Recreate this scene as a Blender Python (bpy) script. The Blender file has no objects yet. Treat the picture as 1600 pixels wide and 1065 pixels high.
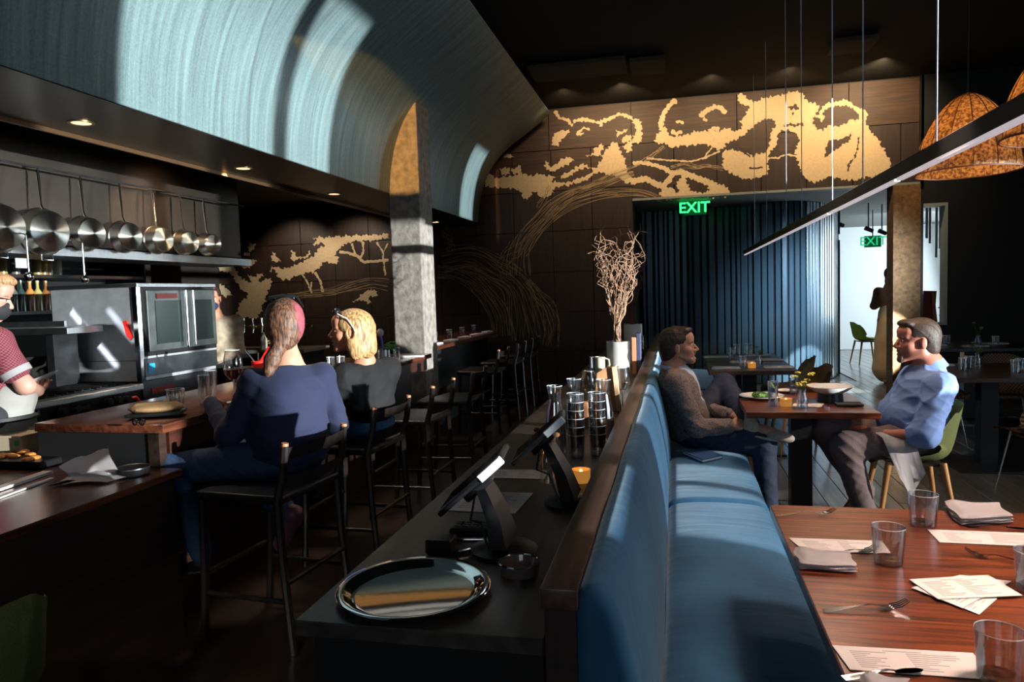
import bpy, bmesh, math, random
import numpy as np
from mathutils import Vector, Matrix, Euler
from mathutils.geometry import tessellate_polygon
random.seed(7); rng = np.random.default_rng(7)
SC = bpy.context.scene; COL = SC.collection
PI = math.pi
# ------------------------------------------------------------ camera, world, lights, exposure
cam_d = bpy.data.cameras.new('camera'); cam = bpy.data.objects.new('camera', cam_d); COL.objects.link(cam)
cam_d.sensor_width = 36; cam_d.lens = 25.2; cam_d.clip_start = .05; cam_d.clip_end = 200
FOC, YAW, PIT, ROL = 1120.0, 0.226726721, 0.0658978695, 0.0312667043
_F = Vector((-math.sin(YAW)*math.cos(PIT), math.cos(YAW)*math.cos(PIT), -math.sin(PIT)))
_R0 = Vector((math.cos(YAW), math.sin(YAW), 0)); _U0 = _R0.cross(_F)
_R = _R0*math.cos(ROL) - _U0*math.sin(ROL); _U = _R0*math.sin(ROL) + _U0*math.cos(ROL)
CAMZ = 1.46
cam.matrix_world = Matrix(((_R.x, _U.x, -_F.x, 0), (_R.y, _U.y, -_F.y, 0), (_R.z, _U.z, -_F.z, CAMZ), (0, 0, 0, 1)))
SC.camera = cam
def at_y(u, v, y):            # point of the plane Y=y seen at pixel u, v of the 1600x1065 frame
    r = _R*((u-800)/FOC) - _U*((v-532.5)/FOC) + _F
    return Vector((0, 0, CAMZ)) + r*(y/r.y)

SC.view_settings.view_transform = 'Standard'; SC.view_settings.look = 'None'
SC.view_settings.gamma = 1; SC.view_settings.use_curve_mapping = False
SC.view_settings.exposure = 0.0
cy = SC.cycles
cy.use_denoising = True; cy.max_bounces = 7; cy.diffuse_bounces = 3; cy.glossy_bounces = 4; cy.transmission_bounces = 7
cy.transparent_max_bounces = 8; cy.caustics_reflective = False; cy.caustics_refractive = False
cy.sample_clamp_indirect = 4
W = bpy.data.worlds.new('world'); SC.world = W; W.use_nodes = True
nt = W.node_tree; bg = nt.nodes['Background']; bg.inputs[0].default_value = (.55, .75, .95, 1); bg.inputs[1].default_value = .35

def lamp(name, kind, loc, tgt, energy, color, **kw):
    d = bpy.data.lights.new(name, kind); d.energy = energy; d.color = color
    for k, v in kw.items(): setattr(d, k, v)
    o = bpy.data.objects.new(name, d); COL.objects.link(o); o.location = loc
    dv = Vector(tgt) - Vector(loc); o.rotation_euler = dv.to_track_quat('-Z', 'Y').to_euler()
    return o
WX = 5.0                      # plane of the window wall, right of the frame
# low sun through the street windows
lamp('sun', 'SUN', (8, -2, 4), (8-.90, -2+.34, 4-.30), 5.6, (1, .93, .86), angle=.012)
# glare thrown in by the glass across the street: lights the hood, women and kitchen
lamp('street_glare', 'SPOT', (15, -1.6, 2.0), (-2.5, 4.3, 2.4), 47000, (.93, .97, .96), spot_size=math.radians(42), spot_blend=.3, shadow_soft_size=.06)
# sky light at the windows
for i, (y, e) in enumerate(((-.4, 34), (2.35, 38))):
    lamp('window_daylight', 'AREA', (WX-.12, y, 1.75), (0, y+.6, 1.2), e, (.66, .85, 1.0), shape='RECTANGLE', size=2.2, size_y=2.1)
# daylight of the side room
lamp('side_room_daylight', 'AREA', (6.6, 14.6, 1.9), (2.6, 12.6, 1.2), 420, (.80, .93, 1.0), shape='RECTANGLE', size=4.0, size_y=2.4)
lamp('side_room_back_light', 'AREA', (4.6, 14.0, 2.5), (3.9, 17.0, 1.2), 60, (.85, .95, 1.0), shape='RECTANGLE', size=2.0, size_y=1.0)
# added fill from behind the camera
lamp('rear_fill', 'AREA', (-.6, -2.75, 2.1), (-1.6, 4, 1.3), 20, (.85, .92, 1.0), shape='RECTANGLE', size=2.4, size_y=1.4)
# spot added inside the room, throws a sun patch on the ribbed wall
lamp('sun_patch_spot', 'SPOT', (3.7, 7.3, 2.2), (1.95, 11.2, -.02), 8000, (.93, .98, 1.0), spot_size=math.radians(14), spot_blend=.2, shadow_soft_size=.03)
lamp('ribbed_wall_fill', 'SPOT', (3.3, 6.6, 2.5), (1.80, 11.15, 1.25), 4600, (.66, .83, 1.0), spot_size=math.radians(25), spot_blend=1.0, shadow_soft_size=.35)  # fill spot added mid-room to brighten the ribbed wall

# ------------------------------------------------------------ materials
def new_mat(name):
    m = bpy.data.materials.new(name); m.use_nodes = True
    return m, m.node_tree.nodes, m.node_tree.links, m.node_tree.nodes['Principled BSDF']
def mat(name, col, rough=.5, metal=0, bump=0, scale=40, var=0, stretch=(1, 1, 1), coat=0, emit=None, estr=0, trans=0, ior=1.45, sheen=0, spec=.5, alpha=1, dist=.002):
    m, N, L, P = new_mat(name)
    P.inputs['Base Color'].default_value = (*col, 1); P.inputs['Roughness'].default_value = rough
    P.inputs['Metallic'].default_value = metal; P.inputs['IOR'].default_value = ior
    P.inputs['Transmission Weight'].default_value = trans; P.inputs['Coat Weight'].default_value = coat; P.inputs['Coat Roughness'].default_value = .12
    P.inputs['Sheen Weight'].default_value = sheen; P.inputs['Specular IOR Level'].default_value = spec; P.inputs['Alpha'].default_value = alpha
    if emit: P.inputs['Emission Color'].default_value = (*emit, 1); P.inputs['Emission Strength'].default_value = estr
    if bump or var:
        tc = N.new('ShaderNodeTexCoord'); mp = N.new('ShaderNodeMapping'); mp.inputs['Scale'].default_value = stretch
        nz = N.new('ShaderNodeTexNoise'); nz.inputs['Scale'].default_value = scale; nz.inputs['Detail'].default_value = 5
        L.new(tc.outputs['Object'], mp.inputs[0]); L.new(mp.outputs[0], nz.inputs[0])
        if var:
            mx = N.new('ShaderNodeMix'); mx.data_type = 'RGBA'
            mx.inputs[6].default_value = (*[max(0, c*(1-var)) for c in col], 1); mx.inputs[7].default_value = (*[min(1, c*(1+var)) for c in col], 1)
            rp = N.new('ShaderNodeMapRange'); rp.inputs[1].default_value = .3; rp.inputs[2].default_value = .7
            L.new(nz.outputs[0], rp.inputs[0]); L.new(rp.outputs[0], mx.inputs[0]); L.new(mx.outputs[2], P.inputs['Base Color'])
        if bump:
            b = N.new('ShaderNodeBump'); b.inputs['Strength'].default_value = bump; b.inputs['Distance'].default_value = dist
            L.new(nz.outputs[0], b.inputs['Height']); L.new(b.outputs[0], P.inputs['Normal'])
    return m
def wood(name, c1, c2, rough=.35, axis=1, scale=1.0, coat=.2, bump=.15):
    m, N, L, P = new_mat(name)
    tc = N.new('ShaderNodeTexCoord'); mp = N.new('ShaderNodeMapping'); s = [26*scale]*3; s[axis] = 1.6*scale; mp.inputs['Scale'].default_value = s
    nz = N.new('ShaderNodeTexNoise'); nz.inputs['Scale'].default_value = 1; nz.inputs['Detail'].default_value = 8; nz.inputs['Distortion'].default_value = .6
    inf = N.new('ShaderNodeObjectInfo'); ad = N.new('ShaderNodeVectorMath'); ml = N.new('ShaderNodeMath'); ml.operation = 'MULTIPLY'; ml.inputs[1].default_value = 37
    L.new(inf.outputs['Random'], ml.inputs[0]); L.new(tc.outputs['Object'], ad.inputs[0]); L.new(ml.outputs[0], ad.inputs[1]); L.new(ad.outputs[0], mp.inputs[0]); L.new(mp.outputs[0], nz.inputs[0])
    r = N.new('ShaderNodeValToRGB'); r.color_ramp.elements[0].position = .32; r.color_ramp.elements[1].position = .68
    r.color_ramp.elements[0].color = (*c1, 1); r.color_ramp.elements[1].color = (*c2, 1)
    L.new(nz.outputs[0], r.inputs[0]); L.new(r.outputs[0], P.inputs['Base Color'])
    b = N.new('ShaderNodeBump'); b.inputs['Strength'].default_value = bump; b.inputs['Distance'].default_value = .001; L.new(nz.outputs[0], b.inputs['Height']); L.new(b.outputs[0], P.inputs['Normal'])
    P.inputs['Roughness'].default_value = rough; P.inputs['Coat Weight'].default_value = coat; P.inputs['Coat Roughness'].default_value = .2
    return m
def glassmat(name, tint=(1, 1, 1), rough=.04, f0=.045):     # thin clear glass: mostly see-through with bright rims
    m, N, L, P = new_mat(name)
    out = N['Material Output']; N.remove(P)
    tr = N.new('ShaderNodeBsdfTransparent'); tr.inputs[0].default_value = (*[.93*t for t in tint], 1)
    gl = N.new('ShaderNodeBsdfGlossy'); gl.inputs['Roughness'].default_value = rough; gl.inputs[0].default_value = (1, 1, 1, 1)
    lw = N.new('ShaderNodeLayerWeight'); lw.inputs[0].default_value = .42
    mr = N.new('ShaderNodeMapRange'); mr.inputs[3].default_value = f0; mr.inputs[4].default_value = .95
    mx = N.new('ShaderNodeMixShader'); L.new(lw.outputs['Facing'], mr.inputs[0]); L.new(mr.outputs[0], mx.inputs[0]); L.new(tr.outputs[0], mx.inputs[1]); L.new(gl.outputs[0], mx.inputs[2]); L.new(mx.outputs[0], out.inputs[0])
    return m
def weave(name, c1, c2, scale=90, rough=.8, axes=(1, 2)):
    m, N, L, P = new_mat(name)
    tc = N.new('ShaderNodeTexCoord'); sp = N.new('ShaderNodeSeparateXYZ'); L.new(tc.outputs['Object'], sp.inputs[0])
    def wv(i):
        a = N.new('ShaderNodeMath'); a.operation = 'MULTIPLY'; a.inputs[1].default_value = scale
        s = N.new('ShaderNodeMath'); s.operation = 'SINE'; L.new(sp.outputs[i], a.inputs[0]); L.new(a.outputs[0], s.inputs[0]); return s
    q = N.new('ShaderNodeMath'); q.operation = 'MULTIPLY'; L.new(wv(axes[0]).outputs[0], q.inputs[0]); L.new(wv(axes[1]).outputs[0], q.inputs[1])
    mr = N.new('ShaderNodeMapRange'); mr.inputs[1].default_value = -.6; mr.inputs[2].default_value = .6; L.new(q.outputs[0], mr.inputs[0])
    mx = N.new('ShaderNodeMix'); mx.data_type = 'RGBA'; mx.inputs[6].default_value = (*c1, 1); mx.inputs[7].default_value = (*c2, 1)
    L.new(mr.outputs[0], mx.inputs[0]); L.new(mx.outputs[2], P.inputs['Base Color']); P.inputs['Roughness'].default_value = rough
    b = N.new('ShaderNodeBump'); b.inputs['Strength'].default_value = .5; b.inputs['Distance'].default_value = .003; L.new(q.outputs[0], b.inputs['Height']); L.new(b.outputs[0], P.inputs['Normal'])
    return m

M = {}
M['black'] = mat('black_paint', (.008, .008, .009), .6)
M['ceil'] = mat('black_ceiling_paint', (.004, .0036, .0034), .9)
M['darkwall'] = mat('near_black_wall_paint', (.012, .010, .009), .8)
M['blackmetal'] = mat('black_metal', (.02, .02, .022), .35, .6)
M['ovensteel'] = mat('oven_steel_shaded', (.13, .14, .135), .34, .9, var=.25, scale=9)  # oven doors: shade of the front put into a darker steel colour
M['panelsteel'] = mat('oven_steel_lit', (.50, .52, .55), .48, .55, bump=.15, scale=10, var=.15)  # same steel on the flank, lightened in place of reflections
M['steel'] = mat('brushed_stainless_steel', (.42, .43, .44), .30, 1, bump=.25, scale=14, stretch=(1, 1, 30), var=.18)
M['steelH'] = mat('stainless_steel_shelf', (.50, .51, .52), .34, 1, bump=.2, scale=14, stretch=(1, 30, 1), var=.15)
M['chrome'] = mat('polished_steel', (.75, .75, .76), .12, 1)
M['darksteel'] = mat('dark_steel', (.09, .095, .10), .36, .9, var=.3, scale=8)
M['iron'] = mat('cast_iron', (.012, .012, .013), .55, .3, bump=.4, scale=200)
M['concrete'] = mat('weathered_concrete', (.25, .225, .20), .85, bump=.9, scale=14, var=.38, dist=.012)
M['barwood'] = wood('red_brown_bar_wood', (.040, .011, .006), (.15, .045, .022), .25, axis=1, coat=.5)
M['tablewood'] = wood('reddish_table_wood', (.026, .006, .0035), (.27, .060, .021), .28, axis=0, scale=2.6, coat=.35, bump=.4)
M['darkwood'] = wood('dark_stained_wood', (.010, .006, .005), (.035, .018, .012), .4, axis=1)
M['capwood'] = wood('walnut_rail_wood', (.035, .018, .012), (.095, .052, .036), .42, axis=1, coat=.1)
M['chairwood'] = wood('near_black_chair_wood', (.010, .008, .008), (.028, .02, .018), .3, axis=2)
M['endgrain'] = wood('worn_orange_wood', (.30, .10, .03), (.5, .2, .08), .5, axis=2)
M['oak'] = wood('honey_oak', (.30, .13, .035), (.50, .26, .09), .4, axis=2)
M['panel'] = wood('brown_mural_panel_wood', (.024, .0105, .006), (.062, .028, .0155), .6, axis=0, scale=1.6, coat=0)
M['panelv_dim'] = wood('brown_mural_panel_wood_upright_shaded', (.015, .0065, .004), (.038, .017, .010), .6, axis=2, scale=1.6, coat=0)  # upright grain; shade of the lower wall put into a darker colour
M['cream'] = mat('cream_mural_print', (.58, .43, .26), .7, var=.10, scale=30)
M['creamline'] = mat('thin_cream_mural_lines', (.30, .21, .125), .7)
M['counter'] = wood('dark_grey_brown_counter', (.022, .018, .016), (.060, .050, .042), .42, axis=1, coat=.1)
M['navyrib'] = mat('blue_painted_batten', (.036, .070, .098), .28, .35, bump=.2, scale=60)
M['navygap'] = mat('black_gap_behind_battens', (.004, .006, .010), .8)
M['white'] = mat('white_wall_paint', (.82, .88, .9), .8)
M['floorwood'] = wood('dark_floor_board_wood', (.030, .029, .025), (.15, .145, .13), .30, axis=1, scale=.8, coat=.6, bump=.5)
M['linen'] = mat('white_linen', (.74, .69, .70), .85, bump=.3, scale=500, dist=.0006)
M['paper'] = mat('off_white_menu_paper', (.70, .64, .62), .8)
M['ink'] = mat('grey_print', (.42, .38, .37), .8)
M['porcelain'] = mat('white_porcelain', (.78, .77, .78), .2, coat=.5)
M['glass'] = glassmat('clear_glass'); M['glassb'] = glassmat('sparkling_glass', (1, 1, 1), .07, .24); M['water'] = glassmat('water', (.9, .95, 1))
M['greenfab'] = mat('olive_green_fabric', (.13, .155, .05), .85, bump=.3, scale=300, var=.3)
M['tanfab'] = mat('tan_fabric', (.42, .32, .19), .85, bump=.3, scale=300, var=.2)
M['red'] = mat('red_plastic', (.7, .02, .015), .35)
M['amber'] = mat('amber_glass_glow', (.5, .2, .04), .4, emit=(1, .42, .08), estr=.35)
M['flame'] = mat('candle_flame', (1, .6, .2), .5, emit=(1, .55, .15), estr=14)
M['leaf'] = mat('green_leaf', (.08, .17, .03), .5)
M['yellow'] = mat('yellow_petals', (.75, .62, .12), .6)
M['twig'] = mat('pale_brown_twig', (.34, .20, .125), .6, var=.3, scale=40)
M['rust'] = mat('rust_red_twig', (.10, .03, .02), .6)
M['planter'] = mat('pale_grey_planter', (.50, .49, .47), .5, var=.08, scale=6)
M['brass'] = mat('brass', (.55, .35, .12), .3, 1)
M['kraft'] = wood('tan_wood_board', (.42, .19, .08), (.58, .30, .15), .6, axis=2)

# velvet: blue, paler where it catches light at a grazing angle
m, N, L, P = new_mat('blue_velvet')
tc = N.new('ShaderNodeTexCoord'); nz = N.new('ShaderNodeTexNoise'); nz.inputs['Scale'].default_value = 2.2; nz.inputs['Detail'].default_value = 6
mp = N.new('ShaderNodeMapping'); mp.inputs['Scale'].default_value = (1.6, 1, 1); L.new(tc.outputs['Object'], mp.inputs[0]); L.new(mp.outputs[0], nz.inputs[0])
cr = N.new('ShaderNodeValToRGB'); cr.color_ramp.elements[0].position = .35; cr.color_ramp.elements[1].position = .7
cr.color_ramp.elements[0].color = (.011, .062, .140, 1); cr.color_ramp.elements[1].color = (.032, .128, .245, 1)
L.new(nz.outputs[0], cr.inputs[0]); L.new(cr.outputs[0], P.inputs['Base Color'])
P.inputs['Roughness'].default_value = .75; P.inputs['Sheen Weight'].default_value = .6; P.inputs['Sheen Roughness'].default_value = .35; P.inputs['Sheen Tint'].default_value = (.55, .75, .9, 1)
P.inputs['Specular IOR Level'].default_value = .2
n2 = N.new('ShaderNodeTexNoise'); n2.inputs['Scale'].default_value = 1; n2.inputs['Detail'].default_value = 3; n2.inputs['Distortion'].default_value = 1.2
mp2 = N.new('ShaderNodeMapping'); mp2.inputs['Scale'].default_value = (1.5, 7, 2.5); L.new(tc.outputs['Object'], mp2.inputs[0]); L.new(mp2.outputs[0], n2.inputs[0])
b = N.new('ShaderNodeBump'); b.inputs['Strength'].default_value = .16; b.inputs['Distance'].default_value = .03; L.new(n2.outputs[0], b.inputs['Height']); L.new(b.outputs[0], P.inputs['Normal'])
M['velvet'] = m
# curved hood: brushed grey metal, streaks run round the curve (UV: u along the room, v round the curve)
m, N, L, P = new_mat('brushed_curved_metal')
tc = N.new('ShaderNodeTexCoord'); mp = N.new('ShaderNodeMapping'); mp.inputs['Scale'].default_value = (26, .8, 1); L.new(tc.outputs['UV'], mp.inputs[0])
nz = N.new('ShaderNodeTexNoise'); nz.inputs['Scale'].default_value = 1.0; nz.inputs['Detail'].default_value = 8; nz.inputs['Roughness'].default_value = .7; L.new(mp.outputs[0], nz.inputs[0])
n3 = N.new('ShaderNodeTexNoise'); n3.inputs['Scale'].default_value = 90; n3.inputs['Detail'].default_value = 3; L.new(tc.outputs['Object'], n3.inputs[0])
ad = N.new('ShaderNodeMath'); ad.operation = 'MULTIPLY_ADD'; ad.inputs[1].default_value = .35; L.new(n3.outputs[0], ad.inputs[0]); L.new(nz.outputs[0], ad.inputs[2])
cr = N.new('ShaderNodeValToRGB'); cr.color_ramp.elements[0].position = .48; cr.color_ramp.elements[1].position = .86
cr.color_ramp.elements[0].color = (.115, .165, .172, 1); cr.color_ramp.elements[1].color = (.26, .385, .40, 1)
L.new(ad.outputs[0], cr.inputs[0]); L.new(cr.outputs[0], P.inputs['Base Color'])
P.inputs['Metallic'].default_value = .35; P.inputs['Roughness'].default_value = .42
b = N.new('ShaderNodeBump'); b.inputs['Strength'].default_value = .25; b.inputs['Distance'].default_value = .004; L.new(nz.outputs[0], b.inputs['Height']); L.new(b.outputs[0], P.inputs['Normal'])
M['hood'] = m
# woven bark lamp shade, lit from inside
m, N, L, P = new_mat('mottled_bark_shade')
tc = N.new('ShaderNodeTexCoord'); nz = N.new('ShaderNodeTexNoise'); nz.inputs['Scale'].default_value = 60; nz.inputs['Detail'].default_value = 6; L.new(tc.outputs['Object'], nz.inputs[0])
cr = N.new('ShaderNodeValToRGB'); cr.color_ramp.elements[0].position = .40; cr.color_ramp.elements[1].position = .62
cr.color_ramp.elements[0].color = (.10, .042, .016, 1); cr.color_ramp.elements[1].color = (.42, .26, .12, 1)
L.new(nz.outputs[0], cr.inputs[0]); L.new(cr.outputs[0], P.inputs['Base Color']); P.inputs['Roughness'].default_value = .7
ts = N.new('ShaderNodeBsdfTranslucent'); L.new(cr.outputs[0], ts.inputs[0]); mx = N.new('ShaderNodeMixShader'); mx.inputs[0].default_value = .38
L.new(P.outputs[0], mx.inputs[1]); L.new(ts.outputs[0], mx.inputs[2]); L.new(mx.outputs[0], N['Material Output'].inputs[0])
M['shade'] = m

# ------------------------------------------------------------ mesh helpers
class B:
    def __init__(s): s.bm = bmesh.new()
    def box(s, x0, x1, y0, y1, z0, z1, bev=0, rot=None, seg=1):
        c = Vector(((x0+x1)/2, (y0+y1)/2, (z0+z1)/2))
        r = bmesh.ops.create_cube(s.bm, size=1, matrix=Matrix.Translation(c) @ (Euler(rot).to_matrix().to_4x4() if rot else Matrix()) @ Matrix.Diagonal((abs(x1-x0), abs(y1-y0), abs(z1-z0), 1)))
        if bev:
            es = list({e for v in r['verts'] for e in v.link_edges}); bmesh.ops.bevel(s.bm, geom=es, offset=bev, segments=seg, affect='EDGES', profile=.5)
        return s
    def cyl(s, p1, p2, r1, r2=None, n=14, cap=True):
        p1, p2 = Vector(p1), Vector(p2); r2 = r1 if r2 is None else r2; d = p2-p1
        bmesh.ops.create_cone(s.bm, cap_ends=cap, segments=n, radius1=max(r1, 1e-5), radius2=max(r2, 1e-5), depth=d.length, matrix=Matrix.Translation((p1+p2)/2) @ d.to_track_quat('Z', 'Y').to_matrix().to_4x4())
        return s
    def sph(s, c, r, n=12, sc=(1, 1, 1)):
        bmesh.ops.create_uvsphere(s.bm, u_segments=n, v_segments=max(6, n*2//3), radius=r, matrix=Matrix.Translation(c) @ Matrix.Diagonal((*sc, 1))); return s
    def lathe(s, prof, c, n=24, mtx=None):
        c = Vector(c); rings = []; mtx = mtx or Matrix()
        for r, z in prof:
            rings.append([s.bm.verts.new(c + (mtx @ Vector((r*math.cos(2*PI*k/n), r*math.sin(2*PI*k/n), z)))) for k in range(n)] if r > 1e-6 else [s.bm.verts.new(c + (mtx @ Vector((0, 0, z))))])
        for a, b in zip(rings, rings[1:]):
            for k in range(n):
                k2 = (k+1) % n
                if len(a) == 1 and len(b) == 1: continue
                if len(a) == 1: s.bm.faces.new((a[0], b[k2], b[k]))
                elif len(b) == 1: s.bm.faces.new((a[k], a[k2], b[0]))
                else: s.bm.faces.new((a[k], a[k2], b[k2], b[k]))
        return s
    def tube(s, pts, r, n=6, caps=True):
        pts = [Vector(p) for p in pts]; rad = r if isinstance(r, (list, tuple)) else [r]*len(pts); rings = []; up = None
        for i, p in enumerate(pts):
            t = (pts[min(i+1, len(pts)-1)] - pts[max(i-1, 0)]).normalized()
            if up is None: up = t.orthogonal().normalized()
            a = (up - t*up.dot(t)); a = a.normalized() if a.length > 1e-6 else t.orthogonal().normalized(); up = a; b = t.cross(a)
            rings.append([s.bm.verts.new(p + (a*math.cos(2*PI*k/n) + b*math.sin(2*PI*k/n))*rad[i]) for k in range(n)])
        for a, b in zip(rings, rings[1:]):
            for k in range(n): s.bm.faces.new((a[k], a[(k+1) % n], b[(k+1) % n], b[k]))
        if caps and n > 2: s.bm.faces.new(rings[0][::-1]); s.bm.faces.new(rings[-1])
        return s
    def prism(s, poly, ax, a0, a1):      # poly in the two other axes, extruded along ax
        def P(p, t): q = list(p); q.insert(ax, t); return q
        A = [s.bm.verts.new(P(p, a0)) for p in poly]; Bv = [s.bm.verts.new(P(p, a1)) for p in poly]; n = len(poly)
        for k in range(n): s.bm.faces.new((A[k], A[(k+1) % n], Bv[(k+1) % n], Bv[k]))
        s.bm.faces.new(A[::-1]); s.bm.faces.new(Bv); return s
    def sheet(s, rows, thick=.002):      # rows of points -> a thin two sided cloth
        g = [[s.bm.verts.new(p) for p in row] for row in rows]; fs = []
        for i in range(len(g)-1):
            for j in range(len(g[0])-1): fs.append(s.bm.faces.new((g[i][j], g[i][j+1], g[i+1][j+1], g[i+1][j])))
        bmesh.ops.solidify(s.bm, geom=fs, thickness=thick); return s
LOC = {}
def link(o, parent=None):
    COL.objects.link(o)
    if parent is not None: o.parent = parent
    return o
def wloc(o):
    v = Vector((0, 0, 0))
    while o is not None: v = v + Vector(o.location); o = o.parent
    return v
def obj(name, b, m, parent=None, smooth=35, kind=None):
    me = bpy.data.meshes.new(name)
    if isinstance(b, B): bmesh.ops.recalc_face_normals(b.bm, faces=b.bm.faces); b.bm.to_mesh(me); b.bm.free()
    else: me = b; me.name = name
    if parent is not None: me.transform(Matrix.Translation(-wloc(parent)))
    me.materials.append(m if not isinstance(m, str) else M[m])
    if smooth:
        me.polygons.foreach_set('use_smooth', [True]*len(me.polygons)); me.set_sharp_from_angle(angle=math.radians(smooth))
    o = bpy.data.objects.new(name, me); link(o, parent)
    if kind: o['kind'] = kind
    return o
def tag(o, label, cat, group=None):
    o['label'] = label; o['category'] = cat
    if group: o['group'] = group
    return o
def thing(name, label, cat, loc, group=None):
    o = bpy.data.objects.new(name, None); o.empty_display_size = .05; COL.objects.link(o); o.location = loc
    return tag(o, label, cat, group)
def solo(name, b, m, label, cat, group=None, smooth=35, loc=None):
    o = obj(name, b, m, None, smooth)
    c = Vector(loc) if loc is not None else None
    if c is None and len(o.data.vertices):
        vs = [v.co for v in o.data.vertices]; c = Vector((sum(v.x for v in vs)/len(vs), sum(v.y for v in vs)/len(vs), min(v.z for v in vs)))
    o.data.transform(Matrix.Translation(-c)); o.location = c
    return tag(o, label, cat, group)
def struct(name, b, m, smooth=0, parent=None):
    o = obj(name, b, m, parent, smooth)
    if parent is None: o['kind'] = 'structure'
    return o
def dup(root, loc, rotz=None, label=None, group=None):
    r = root.copy(); COL.objects.link(r); r.location = loc
    if rotz is not None: r.rotation_euler = (0, 0, rotz)
    if label: r['label'] = label
    if group: r['group'] = group
    for ch in list(root.children):
        c = ch.copy(); COL.objects.link(c); c.parent = r
        for g in list(ch.children):
            d = g.copy(); COL.objects.link(d); d.parent = c
    return r
def at_x(u, v, x):
    r = _R*((u-800)/FOC) - _U*((v-532.5)/FOC) + _F
    return Vector((0, 0, CAMZ)) + r*(x/r.x)
def at_z(u, v, z):
    r = _R*((u-800)/FOC) - _U*((v-532.5)/FOC) + _F
    return Vector((0, 0, CAMZ)) + r*((z-CAMZ)/r.z)
# ============================================================ THE SETTING
b = B(); b.box(-8, 8, -3, 18, -.16, -.012); b.box(-8, .36, -3, 18, -.012, 0)
floor = struct('floor', b, 'darkwood')
pm = {}
def board(x0, x1, y0, y1):
    key = (round(x1-x0, 3), round(y1-y0, 2))
    if key not in pm:
        bb = B(); bb.box(0, x1-x0-.004, 0, y1-y0-.004, -.012, 0, bev=.0015); me = bpy.data.meshes.new('floor_board'); bb.bm.to_mesh(me); bb.bm.free(); me.materials.append(M['floorwood']); pm[key] = me
    o = bpy.data.objects.new('floor_board', pm[key]); COL.objects.link(o); o.parent = floor; o.location = (x0, y0, 0)
for i in range(15):                                   # boards of the aisle between the tables
    x = .36+i*.15; y = 3.1 - rng.choice([0, .4, .8, 1.2])
    while y < 10.4:
        l = float(rng.choice([1.2, 1.6, 2.0])); board(x, x+.15, y, y+l); y += l
for i in range(12):                                   # boards of the passage to the side room
    x = 2.61+i*.15; y = 9.0 - rng.choice([0, .5, 1.0])
    while y < 16.4:
        l = float(rng.choice([1.6, 2.4])); board(x, x+.15, y, y+l); y += l
b = B(); b.box(4.41, 8, 3, 18, -.012, 0); b.box(2.61, 4.41, -3, 7.5, -.012, 0); b.box(.36, 2.61, -3, 1.2, -.012, 0); b.box(.36, 4.41, 16.9, 18, -.012, 0)
struct('floor', b, 'darkwood')
struct('ceiling', B().box(-8, 6.5, -3, 10.25, 4.0, 4.15), 'ceil')
struct('wall_left', B().box(-8.1, -7.0, -3, 10.3, 0, 4.0), 'darkwall')
struct('wall_behind', B().box(-8, WX, -3.1, -2.9, 0, 4.0), 'darkwall')
for n, (x0, x1, y0, y1) in enumerate(((-1.57, -.50, 7.96, 8.5), (-.46, -.08, 8.08, 8.62), (1.63, 2.05, 8.11, 8.57))):
    solo('ceiling_panel', B().box(x0, x1, y0, y1, 3.93, 3.97), mat('ceiling_panel_felt', (.06, .05, .035), .9),
         ('long dim ceiling panel hanging beside the curved hood', 'short dim ceiling panel hung at the end of the long one', 'lone dim ceiling panel between the thin cords')[n], 'ceiling panel')
# window wall: rectangles left open between the pieces (right of the frame)
wins = [(1.03, 1.83, 1.30, 2.85), (1.90, 2.285, 1.30, 2.85), (2.6, 3.7, 1.15, 2.1), (4.22, 4.60, 2.25, 2.74), (.50, .95, 1.28, 1.9)]
b = B(); ys = sorted({-3.0, 10.0, *[w[0] for w in wins], *[w[1] for w in wins]})
for y0, y1 in zip(ys, ys[1:]):
    w = [w for w in wins if w[0] <= y0+1e-6 and w[1] >= y1-1e-6]
    if not w: b.box(WX, WX+.1, y0, y1, 0, 4.0)
    else: b.box(WX, WX+.1, y0, y1, 0, w[0][2]); b.box(WX, WX+.1, y0, y1, w[0][3], 4.0)
struct('wall_right', b, 'darkwall')

# back wall with the wooden mural panels
b = B(); b.box(-7.0, -.56, 10.03, 10.2, 0, 4.0); b.box(-.56, 2.99, 10.03, 10.2, 2.70, 4.0)
wb = struct('wall_back', b, 'black')
X0 = -.56; PW = .5555
def panel(x0, x1, z0, z1, m):
    obj('wood_panel', B().box(x0+.004, x1-.004, 10.0, 10.03, z0+.004, z1-.004, bev=.0015), m, wb, smooth=0)
xs = [-7.0]+[-.56-PW*k for k in range(12)][::-1]
for a, c in zip(xs, xs[1:]):
    for z0, z1 in ((2.87, 3.43), (2.31, 2.87), (1.74, 2.31), (1.18, 1.74), (.62, 1.18), (.06, .62)):
        panel(a, c, z0, z1, 'panel' if z0 > 2.5 else 'panelv_dim')
for a, c in ((-2.8, -1.69), (-1.69, -.56), (-.56, .81), (.81, 2.17), (2.17, 2.99)): panel(a, c, 3.43, 3.985, 'panel')
for k in range(6): panel(-.56+PW*k, -.56+PW*(k+1), 2.70, 3.43, 'panelv_dim')
panel(2.773, 2.99, 2.70, 3.43, 'panelv_dim')
struct('trim_1', B().box(-.56, 2.99, 9.985, 10.2, 2.668, 2.698), mat('pale_grey_edge_trim', (.22, .24, .23), .6))
struct('wall_return', B().box(-.60, -.56, 10.2, 11.6, 0, 2.7), 'black')
struct('ceiling_passage', B().box(-.6, 8, 10.2, 17.2, 2.67, 2.80), mat('grey_plaster_soffit', (.20, .21, .20), .8))
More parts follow.
